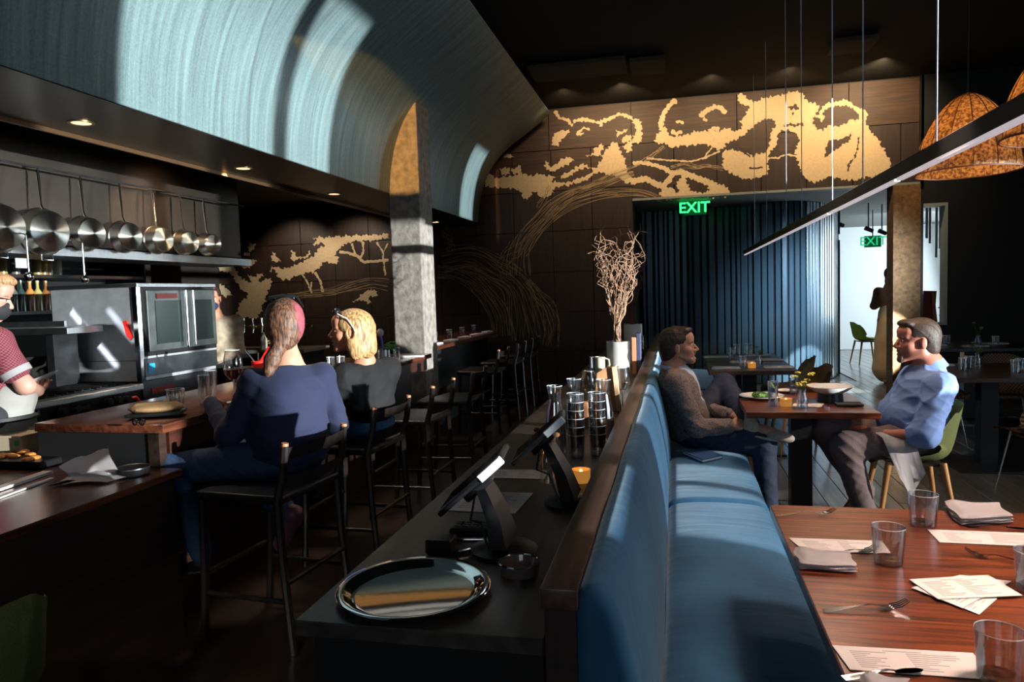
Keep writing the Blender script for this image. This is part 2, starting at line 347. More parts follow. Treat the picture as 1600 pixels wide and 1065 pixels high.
# mural graphics: flat print on the panels, traced as outlines and laid on the wall
def jag(poly, step=2.6, amp=1.7):
    out = []; n = len(poly)
    for i in range(n):
        a, c = np.array(poly[i], float), np.array(poly[(i+1) % n], float); d = c-a; l = np.hypot(*d); k = max(1, int(l/step)); nn = np.array([-d[1], d[0]])/max(l, .01)
        for j in range(k): out.append(a + d*j/k + nn*(amp*((1.25 if (j % 2) else -.7)*rng.uniform(.3, 1.2)+.9*math.sin(j*1.15+i*2.1)) if j else 0) + rng.normal(0, .25, 2))
    return out
mb = {'cream': B(), 'dark': B(), 'line': B()}; lay = [0]
def blob(poly, kind='cream', amp=1.7):
    lay[0] += 1; yy = 9.9985 - (.0015 if kind != 'cream' else 0) - lay[0]*.00002
    pts = [at_y(p[0], p[1], yy) for p in jag(poly, amp=amp)]; bm = mb[kind].bm
    vs = [bm.verts.new(p) for p in pts]
    for t in tessellate_polygon([pts]):
        try: bm.faces.new([vs[k] for k in t])
        except ValueError: pass
def stroke(line, w, kind='cream', amp=1.0, taper=1.0):
    L_, R_ = [], []; n = len(line)
    for i, p in enumerate(line):
        q0, q1 = line[max(0, i-1)], line[min(n-1, i+1)]; d = np.array(q1, float)-np.array(q0, float); d /= max(np.hypot(*d), .01); nn = np.array([-d[1], d[0]])*w/2*(1-(1-taper)*i/(n-1))
        L_.append(tuple(np.array(p)+nn)); R_.append(tuple(np.array(p)-nn))
    blob(L_+R_[::-1], kind, amp)
blob([(755,288),(758,275),(766,272),(776,277),(790,277),(800,275),(815,268),(823,272),(832,276),(840,270),(852,275),(860,274),(868,277),(862,284),(875,285),(890,283),(905,279),(915,275),(922,271),(925,264),(916,261),(908,265),(898,269),(886,277),(876,279),(877,274),(890,268),(900,259),(912,255),(920,262),(930,262),(940,250),(944,238),(950,228),(958,221),(966,226),(972,238),(979,258),(980,270),(986,276),(999,280),(992,289),(976,286),(968,278),(945,270),(930,271),(922,278),(905,286),(885,290),(870,291),(862,296),(867,302),(856,308),(845,308),(835,300),(828,308),(818,311),(812,300),(803,294),(790,294),(776,294),(765,293)])
blob([(849,258),(853,250),(860,262),(868,256),(880,248),(890,245),(898,251),(885,257),(872,264),(863,271)])
blob([(780,262),(790,261),(797,265),(797,272),(790,275),(783,270)]); blob([(800,263),(814,259),(815,266),(811,274),(801,272)]); blob([(783,246),(793,239),(803,245),(795,247)], amp=1)
stroke([(867,173),(873,184),(882,186),(889,189),(893,196),(899,188),(912,186),(925,189),(937,192),(948,187),(957,183),(968,178),(980,181),(988,185)], 4.5)
blob([(938,186),(942,188),(941,198),(936,197)], amp=.6)
blob([(987,184),(999,186),(1003,196),(1005,210),(1003,222),(988,223),(988,212),(994,205),(993,196),(987,192)])
blob([(861,226),(863,214),(871,206),(880,203),(891,201),(884,212),(877,221),(872,229),(866,227)])
stroke([(901,211),(906,205),(913,199),(921,203)], 3.5); stroke([(904,209),(912,208)], 2.5)
blob([(915,242),(928,240),(927,233),(940,223),(945,228),(938,237),(940,245),(929,243)])
blob([(962,202),(970,206),(981,201),(978,207),(967,212),(964,215)], amp=1); blob([(968,216),(985,210),(987,214),(986,221),(972,222)]); blob([(972,228),(988,217),(988,236),(978,238)])
stroke([(990,254),(1010,255),(1025,258),(1040,264),(1050,270)], 6); stroke([(985,283),(1010,279),(1022,286),(1035,291),(1045,282),(1052,270),(1065,269),(1080,275),(1095,280),(1108,286),(1120,290)], 9)
blob([(1030,300),(1035,294),(1050,293),(1060,300),(1056,290),(1064,274),(1072,270),(1072,285),(1082,298),(1095,300),(1108,299),(1105,283),(1120,285),(1132,290),(1140,298),(1144,306),(1120,308),(1090,309),(1040,312),(1034,308)])
blob([(1021,219),(1030,206),(1039,197),(1045,207),(1052,214),(1070,210),(1090,204),(1110,206),(1135,201),(1142,200),(1152,210),(1162,213),(1150,220),(1135,223),(1130,233),(1120,235),(1112,229),(1100,224),(1085,228),(1065,227),(1050,231),(1040,226),(1024,223)])
stroke([(1056,156),(1046,164),(1038,176),(1033,190),(1033,203)], 7); stroke([(1056,191),(1062,189),(1068,193)], 3)
stroke([(1094,181),(1104,173),(1118,166),(1128,170),(1134,176)], 7); stroke([(1099,184),(1105,189)], 4); stroke([(1107,205),(1116,200),(1124,203)], 6); stroke([(1049,204),(1056,209),(1066,206)], 5)
blob([(1150,146),(1160,145),(1168,155),(1180,158),(1198,152),(1210,150),(1222,146),(1240,143),(1254,145),(1262,157),(1275,162),(1280,168),(1276,180),(1282,172),(1290,162),(1300,158),(1312,157),(1324,156),(1332,162),(1342,168),(1352,172),(1357,180),(1353,192),(1357,200),(1365,208),(1372,216),(1376,228),(1384,232),(1385,243),(1390,250),(1394,262),(1388,268),(1375,270),(1362,280),(1355,275),(1340,282),(1325,283),(1310,278),(1295,275),(1285,283),(1270,285),(1258,278),(1250,268),(1248,255),(1241,240),(1243,228),(1250,220),(1240,206),(1225,204),(1215,210),(1214,225),(1208,235),(1200,243),(1200,272),(1185,278),(1165,280),(1150,275),(1138,270),(1130,262),(1128,240),(1134,233),(1150,235),(1170,240),(1180,243),(1175,235),(1160,225),(1150,215),(1147,209),(1160,196),(1155,188),(1165,180),(1170,165),(1158,166)])
for p in ([(1147,221),(1165,208),(1180,194),(1195,185),(1206,185),(1213,195),(1206,206),(1203,221),(1198,238),(1185,241),(1172,238),(1160,232)], [(1287,186),(1285,176),(1294,168),(1310,164),(1328,166),(1338,175),(1346,182),(1342,187),(1328,186),(1322,194),(1308,198),(1296,195),(1285,206),(1278,196)], [(1290,230),(1295,219),(1318,216),(1332,206),(1330,218),(1315,228),(1305,236),(1298,240),(1288,246)], [(1224,194),(1255,192),(1258,197),(1225,198)], [(1217,208),(1240,206),(1251,218),(1240,226),(1234,240),(1212,244),(1218,225)], [(1230,167),(1245,163),(1248,171),(1235,172)], [(1050,280),(1060,276),(1056,288),(1048,290)], [(1273,180),(1283,186),(1284,200),(1276,203),(1270,190)]):
    blob(p, 'dark', 1.4)
stroke([(1284,182),(1296,182),(1308,184),(1320,186)], 4); stroke([(1155,234),(1165,239),(1172,246)], 1.6, 'dark', .6); stroke([(1170,262),(1182,263),(1192,261)], 2, 'dark', .7); stroke([(1342,214),(1340,230),(1336,246),(1326,256),(1325,268)], 2, 'dark', .8); stroke([(1240,175),(1238,180)], 1.4, 'dark'); stroke([(1181,199),(1192,199)], 3.4); stroke([(1181,222),(1190,225),(1198,221)], 2.4)
stroke([(1213,199),(1232,199),(1250,203),(1266,204)], 3, amp=.4); stroke([(1200,246),(1215,247),(1228,241),(1247,244)], 2.6, amp=.4); stroke([(1222,244),(1236,228)], 1.6, amp=.3)
stroke([(1302,226),(1306,236),(1311,243)], 2.2, amp=.3); stroke([(1290,223),(1308,223),(1325,217)], 2.6, amp=.4)
stroke([(1010,247),(1040,250),(1080,252),(1100,247),(1125,236)], 2.4, amp=.4); stroke([(1100,247),(1106,238),(1113,230)], 2, amp=.3)
blob([(488,371),(607,365),(607,372),(590,376),(570,376),(545,378),(537,385),(528,391),(522,399),(530,402),(531,409),(520,412),(508,410),(503,415),(494,421),(488,428),(480,425),(470,429),(462,432),(450,437),(440,436),(432,431),(428,420),(421,424),(425,415),(440,420),(463,414),(470,409),(480,404),(490,402),(492,394),(497,388),(508,384),(504,379),(497,383),(489,381),(495,376)])
blob([(423,400),(426,392),(432,401),(440,408),(431,410),(424,408)]); blob([(453,403),(457,390),(463,401),(475,401),(485,391),(482,402),(470,406),(457,406)]); blob([(388,377),(400,383),(394,390),(388,397)])
blob([(318,410),(330,407),(350,410),(360,405),(368,420),(372,430),(382,435),(391,441),(398,435),(405,440),(424,434),(424,446),(418,460),(410,480),(405,495),(395,500),(385,495),(375,505),(368,500),(372,480),(378,470),(388,460),(380,455),(368,440),(360,428),(350,425),(340,418),(325,415),(312,418),(300,428),(290,432),(280,440),(274,442),(285,425),(300,415)])
blob([(335,440),(345,443),(356,452),(364,461),(350,463),(340,452)]); blob([(374,413),(386,412),(395,404),(402,408),(394,415),(382,420)]); blob([(387,428),(398,432),(412,425),(412,432),(400,439),(390,437)])
blob([(550,470),(560,465),(570,456),(580,450),(590,455),(588,463),(577,464),(581,475),(570,470)])
for l_, w in (([(530,393),(545,395),(558,400),(568,409),(588,408),(607,406)], 4), ([(550,380),(554,395),(564,406)], 3), ([(567,377),(568,393),(562,403)], 3), ([(470,425),(480,440),(487,458)], 2.4), ([(487,440),(485,455)], 2), ([(492,425),(501,440),(504,456)], 3.4), ([(588,378),(598,392),(602,430)], 2.4), ([(606,380),(599,393)], 2)): stroke(l_, w, amp=.4)
def bundle(line, w0, w1, n, jit=1.0):        # flowing bark lines of the drawn trunk
    pts = np.array(line, float); seg = np.r_[0, np.cumsum(np.hypot(*np.diff(pts, axis=0).T))]; t = np.linspace(0, seg[-1], 26)
    c = np.stack([np.interp(t, seg, pts[:, 0]), np.interp(t, seg, pts[:, 1])], 1)
    for _ in range(2): c[1:-1] = (c[:-2]+c[1:-1]*2+c[2:])/4
    d = np.gradient(c, axis=0); d /= np.hypot(*d.T)[:, None]; nn = np.stack([-d[:, 1], d[:, 0]], 1); bm = mb['line'].bm
    for k in range(n):
        o = (k/(n-1)-.5) if n > 1 else 0; ph = rng.uniform(0, 6, 3); s = np.linspace(0, 1, 26); off = (o + .09*jit*np.sin(7*s+ph[0]) + .05*jit*np.sin(17*s+ph[1]))*(w0+(w1-w0)*s)
        i0, i1 = (0, 26) if rng.random() < .6 else sorted(rng.choice(26, 2, replace=False)); i1 = max(i1, i0+6); hw = .0022*rng.uniform(.6, 1.7)
        P = [at_y(*(c[i]+nn[i]*off[i]), 9.997) for i in range(i0, min(i1, 26))]; prev = None
        for i, p in enumerate(P):
            q = P[min(i+1, len(P)-1)] - P[max(i-1, 0)]; nv = Vector((-q.z, 0, q.x)).normalized()*hw*(.5+abs(math.sin(i*.9+ph[2]))); a, e = bm.verts.new(p+nv), bm.verts.new(p-nv)
            if prev: bm.faces.new((prev[0], a, e, prev[1]))
            prev = (a, e)
for a in (([(990,270),(965,278),(925,292),(890,303),(862,322),(845,345),(825,365),(812,395),(812,430)], 8, 34, 17), ([(1035,312),(1003,300),(970,300),(930,305),(890,317),(862,338),(838,362),(815,395)], 8, 20, 11), ([(690,410),(725,402),(745,404),(775,423),(800,436),(815,455),(822,490),(826,530)], 34, 60, 24, .6), ([(684,425),(710,425),(740,436),(762,462),(780,490),(783,525)], 20, 34, 16, .7), ([(607,444),(580,440),(550,447),(520,456),(480,459),(450,463)], 16, 8, 12, 1.2), ([(692,360),(702,372),(705,392)], 12, 12, 7), ([(822,440),(840,462),(856,480),(864,500),(860,540)], 14, 30, 12), ([(790,430),(786,415),(795,398),(812,385)], 20, 26, 8), ([(1000,256),(985,262),(960,270),(925,288),(880,312)], 3, 9, 5), ([(1005,253),(1030,235),(1038,229)], 6, 4, 4), ([(1048,262),(1070,258),(1090,262),(1110,259),(1130,264)], 7, 5, 6, 2), ([(840,325),(855,305),(860,290)], 10, 8, 5)):
    bundle(*a)
obj('painted_foliage', mb['cream'], 'cream', wb, smooth=0)
obj('painted_foliage_gaps', mb['dark'], 'panel', wb, smooth=0)  # gaps in the leaf print where panel wood shows
obj('painted_trunk_lines', mb['line'], 'creamline', wb, smooth=0)

# brown column, dark wall to its right, deep window to the side room
struct('trim_2', B().box(2.685, 3.0, 9.98, 10.27, 0, 2.668), mat('brown_rough_concrete', (.16, .085, .035), .85, bump=.8, scale=22, var=.4, dist=.008))
b = B(); b.box(3.0, 3.03, 9.98, 10.12, 0, 4); b.box(3.30, 8, 9.98, 10.12, 0, 4); b.box(3.03, 3.30, 9.98, 10.12, 0, .90); b.box(3.03, 3.30, 9.98, 10.12, 2.42, 4); b.box(2.99, 3.03, 9.98, 10.2, 2.6, 4)
struct('wall_back_right', b, 'black')
b = B()
for q in ((3.03, 3.30, 2.38, 2.42), (3.03, 3.30, .90, .93)): b.box(q[0], q[1], 9.96, 10.14, q[2], q[3])
b.box(3.27, 3.30, 9.96, 10.14, .93, 2.38); struct('window_frame_1', b, mat('pale_window_frame', (.30, .36, .36), .6))
struct('wall_far', B().box(2.6, 8, 17.0, 17.15, 0, 2.67), 'white')
struct('wall_far_side', B().box(8, 8.1, 10, 17.1, 0, 2.7), 'white')
# ribbed blue wall
path = [(-.56, 11.5), (.2, 11.5), (.75, 11.36), (1.2, 11.2), (1.55, 11.12), (1.85, 11.22), (2.1, 11.5), (2.35, 11.95), (2.5, 12.4)]
path2 = [(2.66, 13.55), (2.72, 14.2), (2.78, 15.5), (2.8, 16.98)]
def walk(p):
    pts = np.array(p, float); seg = np.r_[0, np.cumsum(np.hypot(*np.diff(pts, axis=0).T))]
    return seg[-1], lambda s: (float(np.interp(s, seg, pts[:, 0])), float(np.interp(s, seg, pts[:, 1])))
b = B()
for p in (path, path2):
    for a, c in zip(p, p[1:]): b.prism([(a[0], a[1]), (c[0], c[1]), (c[0], c[1]+.12), (a[0], a[1]+.12)], 2, 0, 2.67)
wr = struct('wall_ribbed', b, 'navygap')
bat = {}
for w in (.045, .07, .09):
    bb = B(); bb.box(-w/2, w/2, -.03, 0, 0.005, 2.665, bev=.006); me = bpy.data.meshes.new('batten'); bb.bm.to_mesh(me); bb.bm.free(); me.materials.append(M['navyrib']); bat[w] = me
for p in (path, path2):
    T, f = walk(p); s = .05
    while s < T-.04:
        w = float(rng.choice([.045, .07, .07, .09])); a, c = f(s), f(s+.02); o = bpy.data.objects.new('batten', bat[w]); COL.objects.link(o); o.parent = wr
        m_ = f(s+w/2); o.location = (*m_, 0); e0, e1 = f(s), f(s+w); o.rotation_euler = (0, 0, math.atan2(e1[1]-e0[1], e1[0]-e0[0])); s += w+float(rng.choice([.016, .022, .034]))
b = B(); b.prism([(2.5, 12.4), (2.66, 13.55), (2.72, 13.55), (2.56, 12.4)], 2, 0, 2.15); b.prism([(2.5, 12.4), (2.66, 13.55), (2.72, 13.55), (2.56, 12.4)], 2, 2.25, 2.67)
d1 = struct('door_1', b, mat('dark_door', (.03, .032, .035), .5))
b = B(); b.prism([(2.46, 12.38), (2.49, 12.50), (2.54, 12.50), (2.52, 12.38)], 2, 0, 2.25); b.prism([(2.48, 12.4), (2.645, 13.55), (2.70, 13.55), (2.54, 12.4)], 2, 2.15, 2.25)
obj('door_frame', b, mat('grey_door_frame', (.22, .22, .2), .6), d1)

# concrete column through the hood
b = B(); b.box(-2.665, -2.355, 6.5, 6.86, 0, 4.0, bev=.012, seg=2); struct('column_1', b, 'concrete')
# curved hood: one profile run along the room
prof = [(-2.655, 2.45), (-2.645, 2.58), (-2.62, 2.74), (-2.58, 2.90), (-2.52, 3.05), (-2.44, 3.19), (-2.33, 3.32), (-2.19, 3.44), (-2.03, 3.55), (-1.86, 3.66), (-1.72, 3.76), (-1.60, 3.85)]
def smoothp(p, n=2):
    p = [tuple(q) for q in p]
    for _ in range(n):
        o = [p[0]]
        for a, c in zip(p, p[1:]): o += [(a[0]*.75+c[0]*.25, a[1]*.75+c[1]*.25), (a[0]*.25+c[0]*.75, a[1]*.25+c[1]*.75)]
        p = o+[p[-1]]
    return p
pp = smoothp(prof); bm = bmesh.new(); uv = bm.loops.layers.uv.new('UVMap'); acc = 0; ring = []; NY = 40; Ys = [-1.5+(9.66+1.5)*k/NY for k in range(NY+1)]
for i, (x, z) in enumerate(pp):
    if i: acc += math.hypot(x-pp[i-1][0], z-pp[i-1][1])
    ring.append((acc, [bm.verts.new((x, y, z)) for y in Ys]))
for (v0, a), (v1, c) in zip(ring, ring[1:]):
    for k in range(NY):
        f = bm.faces.new((a[k], a[k+1], c[k+1], c[k])); us = ((Ys[k], v0), (Ys[k+1], v0), (Ys[k+1], v1), (Ys[k], v1))
        for l, u in zip(f.loops, us): l[uv].uv = u
me = bpy.data.meshes.new('ceiling_hood'); bm.normal_update(); bm.to_mesh(me); bm.free()
o = obj('ceiling_hood', me, 'hood', None, 60); o['kind'] = 'structure'
md = o.modifiers.new('thick', 'SOLIDIFY'); md.thickness = .03; md.offset = -1 if me.polygons[0].normal.x > 0 else 1
struct('ceiling_hood_back', B().box(-3.4, -2.72, -1.5, 9.66, 2.47, 3.95), 'black')
# flat black soffit under the hood with recessed lights
sof = struct('ceiling_soffit', B().box(-3.33, -2.655, -1.5, 9.95, 2.445, 2.468), mat('black_lacquer', (.012, .012, .013), .28, .2))
struct('trim_3', B().box(-3.345, -3.33, -1.5, 9.0, 2.42, 2.468), mat('dim_bronze_edge', (.16, .09, .045), .35, .7))
struct('ceiling_kitchen', B().box(-7.0, -3.4, -1.5, 10.0, 2.9, 3.0), 'black')
can = thing('recessed_light', 'round recessed light in the black soffit, nearest the camera', 'light', (-3.05, 3.27, 2.445), 'lights recessed in the black soffit')
q = at_z(127, 192, 2.444); can.location = q
obj('trim_ring', B().lathe([(.050, 2.441), (.066, 2.441), (.066, 2.446), (.050, 2.446)], (q.x, q.y, 0), 20), 'brass', can)
obj('diffuser', B().lathe([(0, 2.443), (.05, 2.443), (.05, 2.445), (0, 2.445)], (q.x, q.y, 0), 20), mat('warm_lamp_face', (.8, .6, .4), .5, emit=(1, .72, .42), estr=1.6), can)
for (u, v), lb in zip(((380, 263), (522, 303), (680, 347)), ('second round recessed light from the camera in the black soffit', 'third round recessed light in the black soffit, left of the column', 'farthest round recessed light, right of the column')):
    dup(can, at_z(u, v, 2.444), None, lb)
for k, y in enumerate((3.3, 5.0, 6.9, 8.6)): lamp('soffit_downlight', 'SPOT', (-3.0, y, 2.42), (-3.15, y, 0), 34, (1, .80, .60), spot_size=1.7, spot_blend=.6, shadow_soft_size=.04)
# warm washers on the mural
for x, e in ((-1.35, 55), (-.62, 120), (.45, 90), (1.35, 90), (2.35, 190)): lamp('mural_washer', 'SPOT', (x, 9.05, 3.95), (x, 10.02, 3.35), e*.60, (1, .72, .40), spot_size=1.9, spot_blend=.6, shadow_soft_size=.05)
for x, e in ((-5.6, 40), (-4.6, 36), (-3.0, 10)): lamp('mural_washer_low', 'SPOT', (x, 9.2, 2.75), (x, 10.02, 1.7), e, (1, .84, .64), spot_size=1.7, spot_blend=.6, shadow_soft_size=.05)
fs = Vector((-2.15, 1.7, 2.75)); ft = Vector((-2.50, 6.5, 2.99)); lamp('column_spot', 'SPOT', fs, ft, 1500, (1, .50, .13), spot_size=math.radians(14), spot_blend=.1, shadow_soft_size=.0025)
R_ = (ft-fs).to_track_quat('-Z', 'Y').to_matrix().to_4x4(); t = thing('column_light_mask', 'unseen slotted black box added to frame the column light', 'spotlight', fs)  # unseen box, added to trim the orange beam to the column
b = B(); hx, hy = .0105, .034
for q in ((-.06, -hx, -.06, .06), (hx, .06, -.06, .06), (-hx, hx, hy, .06), (-hx, hx, -.06, -hy)): b.box(q[0], q[1], q[2], q[3], -.302, -.298)
for q in ((-.062, -.058, -.062, .062), (.058, .062, -.062, .062), (-.062, .062, -.062, -.058), (-.062, .062, .058, .062)): b.box(q[0], q[1], q[2], q[3], -.30, .06)
b.box(-.062, .062, -.062, .062, .06, .066); bmesh.ops.transform(b.bm, matrix=Matrix.Translation(fs) @ R_, verts=b.bm.verts); obj('slit_mask', b, 'black', t); obj('hanging_rod', B().cyl((fs.x, fs.y, fs.z+.06), (fs.x, fs.y, 4.0), .01), 'black', t)
# ------------------------------------------------------------ soft bodies: smooth union of tapered limbs, surfaced on a grid
def cap_(a, ra, b, rb=None, k=.02): return ('c', np.array(a, float), ra, np.array(b, float), ra if rb is None else rb, k, 1)
def ell_(c, r, R=None, k=.02, s=1): return ('e', np.array(c, float), np.array(r, float), np.eye(3) if R is None else np.array(R, float), None, k, s)
def cut_(c, r, R=None, k=.008): return ell_(c, r, R, k, -1)
def sdf_mesh(name, prims, h, wr=None):
    lo = np.full(3, 9e9); hi = -lo
    for p in prims:
        if p[6] < 0: continue
        if p[0] == 'c': a = np.minimum(p[1]-p[2], p[3]-p[4]); b = np.maximum(p[1]+p[2], p[3]+p[4])
        else: m = p[2].max(); a, b = p[1]-m, p[1]+m
        lo = np.minimum(lo, a); hi = np.maximum(hi, b)
    lo -= 4*h; hi += 4*h; n = np.ceil((hi-lo)/h).astype(int)+1
    V = np.full(n, .25, np.float32); ax = [lo[i]+h*np.arange(n[i]) for i in range(3)]
    for p in prims:
        k = p[5]; mg = k+3*h+.01
        if p[0] == 'c': a = np.minimum(p[1]-p[2], p[3]-p[4])-mg; b = np.maximum(p[1]+p[2], p[3]+p[4])+mg
        else: m = p[2].max()+mg; a, b = p[1]-m, p[1]+m
        i0 = np.clip(((a-lo)/h).astype(int), 0, n-1); i1 = np.clip(((b-lo)/h).astype(int)+2, 1, n)
        sl = tuple(slice(i0[i], i1[i]) for i in range(3))
        X = ax[0][sl[0]][:, None, None]; Y = ax[1][sl[1]][None, :, None]; Z = ax[2][sl[2]][None, None, :]
        if p[0] == 'c':
            ab = p[3]-p[1]; l2 = max(ab@ab, 1e-12); t = ((X-p[1][0])*ab[0]+(Y-p[1][1])*ab[1]+(Z-p[1][2])*ab[2])/l2; t = np.clip(t, 0, 1)
            d = np.sqrt((X-p[1][0]-ab[0]*t)**2+(Y-p[1][1]-ab[1]*t)**2+(Z-p[1][2]-ab[2]*t)**2)-(p[2]+(p[4]-p[2])*t)
        else:
            R = p[3]; q = [(X-p[1][0])*R[0, i]+(Y-p[1][1])*R[1, i]+(Z-p[1][2])*R[2, i] for i in range(3)]; r = p[2]
            k0 = np.sqrt(sum((q[i]/r[i])**2 for i in range(3))); k1 = np.sqrt(sum((q[i]/r[i]**2)**2 for i in range(3))); d = k0*(k0-1)/np.maximum(k1, 1e-9)
        f = V[sl]
        if p[6] > 0:
            hh = np.clip(.5+.5*(f-d)/k, 0, 1); V[sl] = f*(1-hh)+d*hh-k*hh*(1-hh)
        else:
            hh = np.clip(.5-.5*(f+d)/k, 0, 1); V[sl] = f*(1-hh)-d*hh+k*hh*(1-hh)
    if wr is not None:
        X = ax[0][:, None, None]; Y = ax[1][None, :, None]; Z = ax[2][None, None, :]; V = V+wr(X, Y, Z).astype(np.float32)
    V[0] = V[-1] = .1; V[:, 0] = V[:, -1] = .1; V[:, :, 0] = V[:, :, -1] = .1
    ins = V < 0; c = [ins[i:n[0]-1+i, j:n[1]-1+j, k:n[2]-1+k] for i in (0, 1) for j in (0, 1) for k in (0, 1)]
    s = sum(q.astype(np.int8) for q in c); cell = (s > 0) & (s < 8); idx = -np.ones(cell.shape, np.int64); cc = np.argwhere(cell); idx[cell] = np.arange(len(cc))
    acc = np.zeros((len(cc), 3)); cnt = np.zeros(len(cc)); cor = [(i, j, k) for i in (0, 1) for j in (0, 1) for k in (0, 1)]
    vals = {q: V[cc[:, 0]+q[0], cc[:, 1]+q[1], cc[:, 2]+q[2]] for q in cor}
    for a in cor:
        for d in range(3):
            if a[d]: continue
            b = list(a); b[d] = 1; b = tuple(b); va, vb = vals[a], vals[b]; m = (va < 0) != (vb < 0); t = np.where(m, va/np.where(m, va-vb, 1), 0)
            P = np.array(a, float)[None, :].repeat(len(cc), 0); P[:, d] += t; acc[m] += P[m]; cnt[m] += 1
    vs = lo+h*(cc+acc/np.maximum(cnt, 1)[:, None]); F = []
    for d in range(3):
        e = [0, 0, 0]; e[d] = 1; u, w = (d+1) % 3, (d+2) % 3
        A = ins[tuple(slice(1 if i != d else 0, n[i]-1) for i in range(3))]; Bq = ins[tuple(slice(1, n[i]-1 if i != d else n[i]) for i in range(3))]
        m = np.argwhere(A != Bq[tuple(slice(0, A.shape[i]) for i in range(3))])
        if not len(m): continue
        base = m.copy(); base[:, u] += 1; base[:, w] += 1
        flip = ins[base[:, 0], base[:, 1], base[:, 2]]
        def I(du, dw): q = base.copy(); q[:, u] -= du; q[:, w] -= dw; return idx[q[:, 0], q[:, 1], q[:, 2]]
        q = np.stack([I(0, 0), I(1, 0), I(1, 1), I(0, 1)], 1); q[~flip] = q[~flip][:, ::-1]; F.append(q)
    F = np.concatenate(F); F = F[(F >= 0).all(1)]
    me = bpy.data.meshes.new(name); me.vertices.add(len(vs)); me.vertices.foreach_set('co', vs.ravel()); me.loops.add(F.size); me.loops.foreach_set('vertex_index', F.ravel())
    me.polygons.add(len(F)); me.polygons.foreach_set('loop_start', np.arange(0, F.size, 4)); me.polygons.foreach_set('loop_total', np.full(len(F), 4)); me.update(calc_edges=True); me.validate()
    return me
def soft(name, prims, h, m, parent=None, wr=None): return obj(name, sdf_mesh(name, prims, h, wr), m, parent, smooth=180)
def V3(*a): return np.array(a, float)

# ============================================================ KITCHEN
bx = lambda *a, **k: B().box(*a, **k)
# hood body with pan rail
t = thing('extractor_hood', 'long dark steel extractor hood behind the row of hanging pans', 'extractor hood', (-4.4, 4.3, 1.8))
obj('hood_body', bx(-4.9, -4.02, 2.2, 6.1, 1.88, 2.9), mat('dark_hood_steel', (.075, .062, .052), .42, .8, var=.3, scale=2), t)
obj('lower_shelf', bx(-4.35, -3.93, 2.0, 6.12, 1.80, 1.835, bev=.004), 'steelH', t); obj('shelf_lip', bx(-3.94, -3.925, 2.0, 6.12, 1.80, 1.86), 'steelH', t)
obj('pan_rail', B().cyl((-3.9, 2.3, 2.345), (-3.9, 6.0, 2.345), .006), 'darksteel', t)
for y in (2.6, 3.8, 5.0, 5.95): obj('rail_bracket', B().cyl((-4.02, y, 2.36), (-3.9, y, 2.345), .005), 'darksteel', t)
lamp('hood_lamp', 'SPOT', (-3.3, 4.9, 2.42), (-4.02, 5.0, 2.1), 60, (1, .62, .3), spot_size=1.4, spot_blend=.8, shadow_soft_size=.03)
def pan(u, v, r, lb, yaw, helper):
    c = at_x(u, v, -3.80); n = Vector((math.cos(yaw), math.sin(yaw), 0)); R = n.to_track_quat('Z', 'Y').to_matrix().to_4x4()
    t = thing('frying_pan', lb, 'pan', (c.x, c.y, c.z-r), 'steel pans hanging in a row below the hood')
    h = .078
    obj('bowl', B().lathe([(0, 0), (r*.80, 0), (r*.86, -.006), (r*.98, -h), (r*1.03, -h-.004), (r*.97, -h), (r*.84, -.008), (0, -.004)], c, 36, R), 'pansteel', t)
    top = c + Vector((0, 0, r*.93)) - n*h*.75; hk = Vector((-3.9, top.y+.02*math.cos(yaw), 2.345))
    obj('handle', B().tube([top, top+Vector((0, 0, .02))-n*.012, top+Vector((0, 0, .04))-n*.018, hk+Vector((0, 0, -.035)), hk+Vector((0, 0, -.006))], [.006, .006, .0055, .0095, .004], 8), 'chrome', t)
    if helper:
        lo = c - Vector((0, 0, r*.96)) - n*h*.7; s = Vector((-n.y, n.x, 0))*r*.24
        obj('helper_handle', B().tube([lo+s, lo+s-Vector((0, 0, .035)), lo-s-Vector((0, 0, .035)), lo-s], .005, 8), 'chrome', t)
m, N, L, P = new_mat('spun_pan_steel')         # radial streaks like spun metal
tg = N.new('ShaderNodeTangent'); tg.direction_type = 'RADIAL'; tg.axis = 'X'; P.inputs['Anisotropic'].default_value = .9; P.inputs['Anisotropic Rotation'].default_value = .25; L.new(tg.outputs[0], P.inputs['Tangent'])
P.inputs['Base Color'].default_value = (.62, .60, .54, 1); P.inputs['Metallic'].default_value = 1; P.inputs['Roughness'].default_value = .3
M['pansteel'] = m
for k, (u, v, r) in enumerate(((8, 354, .148), (80, 361, .148), (145, 364, .118), (205, 369, .114), (256, 374, .108), (298, 378, .102), (334, 381, .098))):
    pan(u, v, r, ('large steel pan cut by the left edge of the photo', 'large steel pan with a helper handle, second from the left', 'medium steel pan, third from the left in the hanging row', 'steel pan in the middle of the hanging row', 'steel pan just right of the middle of the hanging row', 'second last steel pan of the row towards the column', 'smallest steel pan at the right end of the hanging row')[k], -.16-.01*k, k < 2)
for k, (u, v, z1) in enumerate(((44, 412, .17), (131, 418, .16))):
    c = at_x(u, v, -3.75); t = thing('hanging_ladle', ('steel ladle hanging under the hood shelf between the two large pans', 'steel ladle hanging left of the oven top')[k], 'ladle', (c.x, c.y, c.z-.1), 'ladles hanging from the hood')
    obj('handle', B().cyl((c.x, c.y, c.z-.05), (c.x, c.y, c.z+z1), .006), 'chrome', t); obj('bowl', B().sph((c.x, c.y, c.z-.075), .028, 12), 'chrome', t)
    obj('hook', B().tube([(c.x, c.y, c.z+z1), (c.x-.08, c.y, c.z+z1+.03), (c.x-.17, c.y, max(c.z+z1, 1.79))], .004), 'chrome', t)
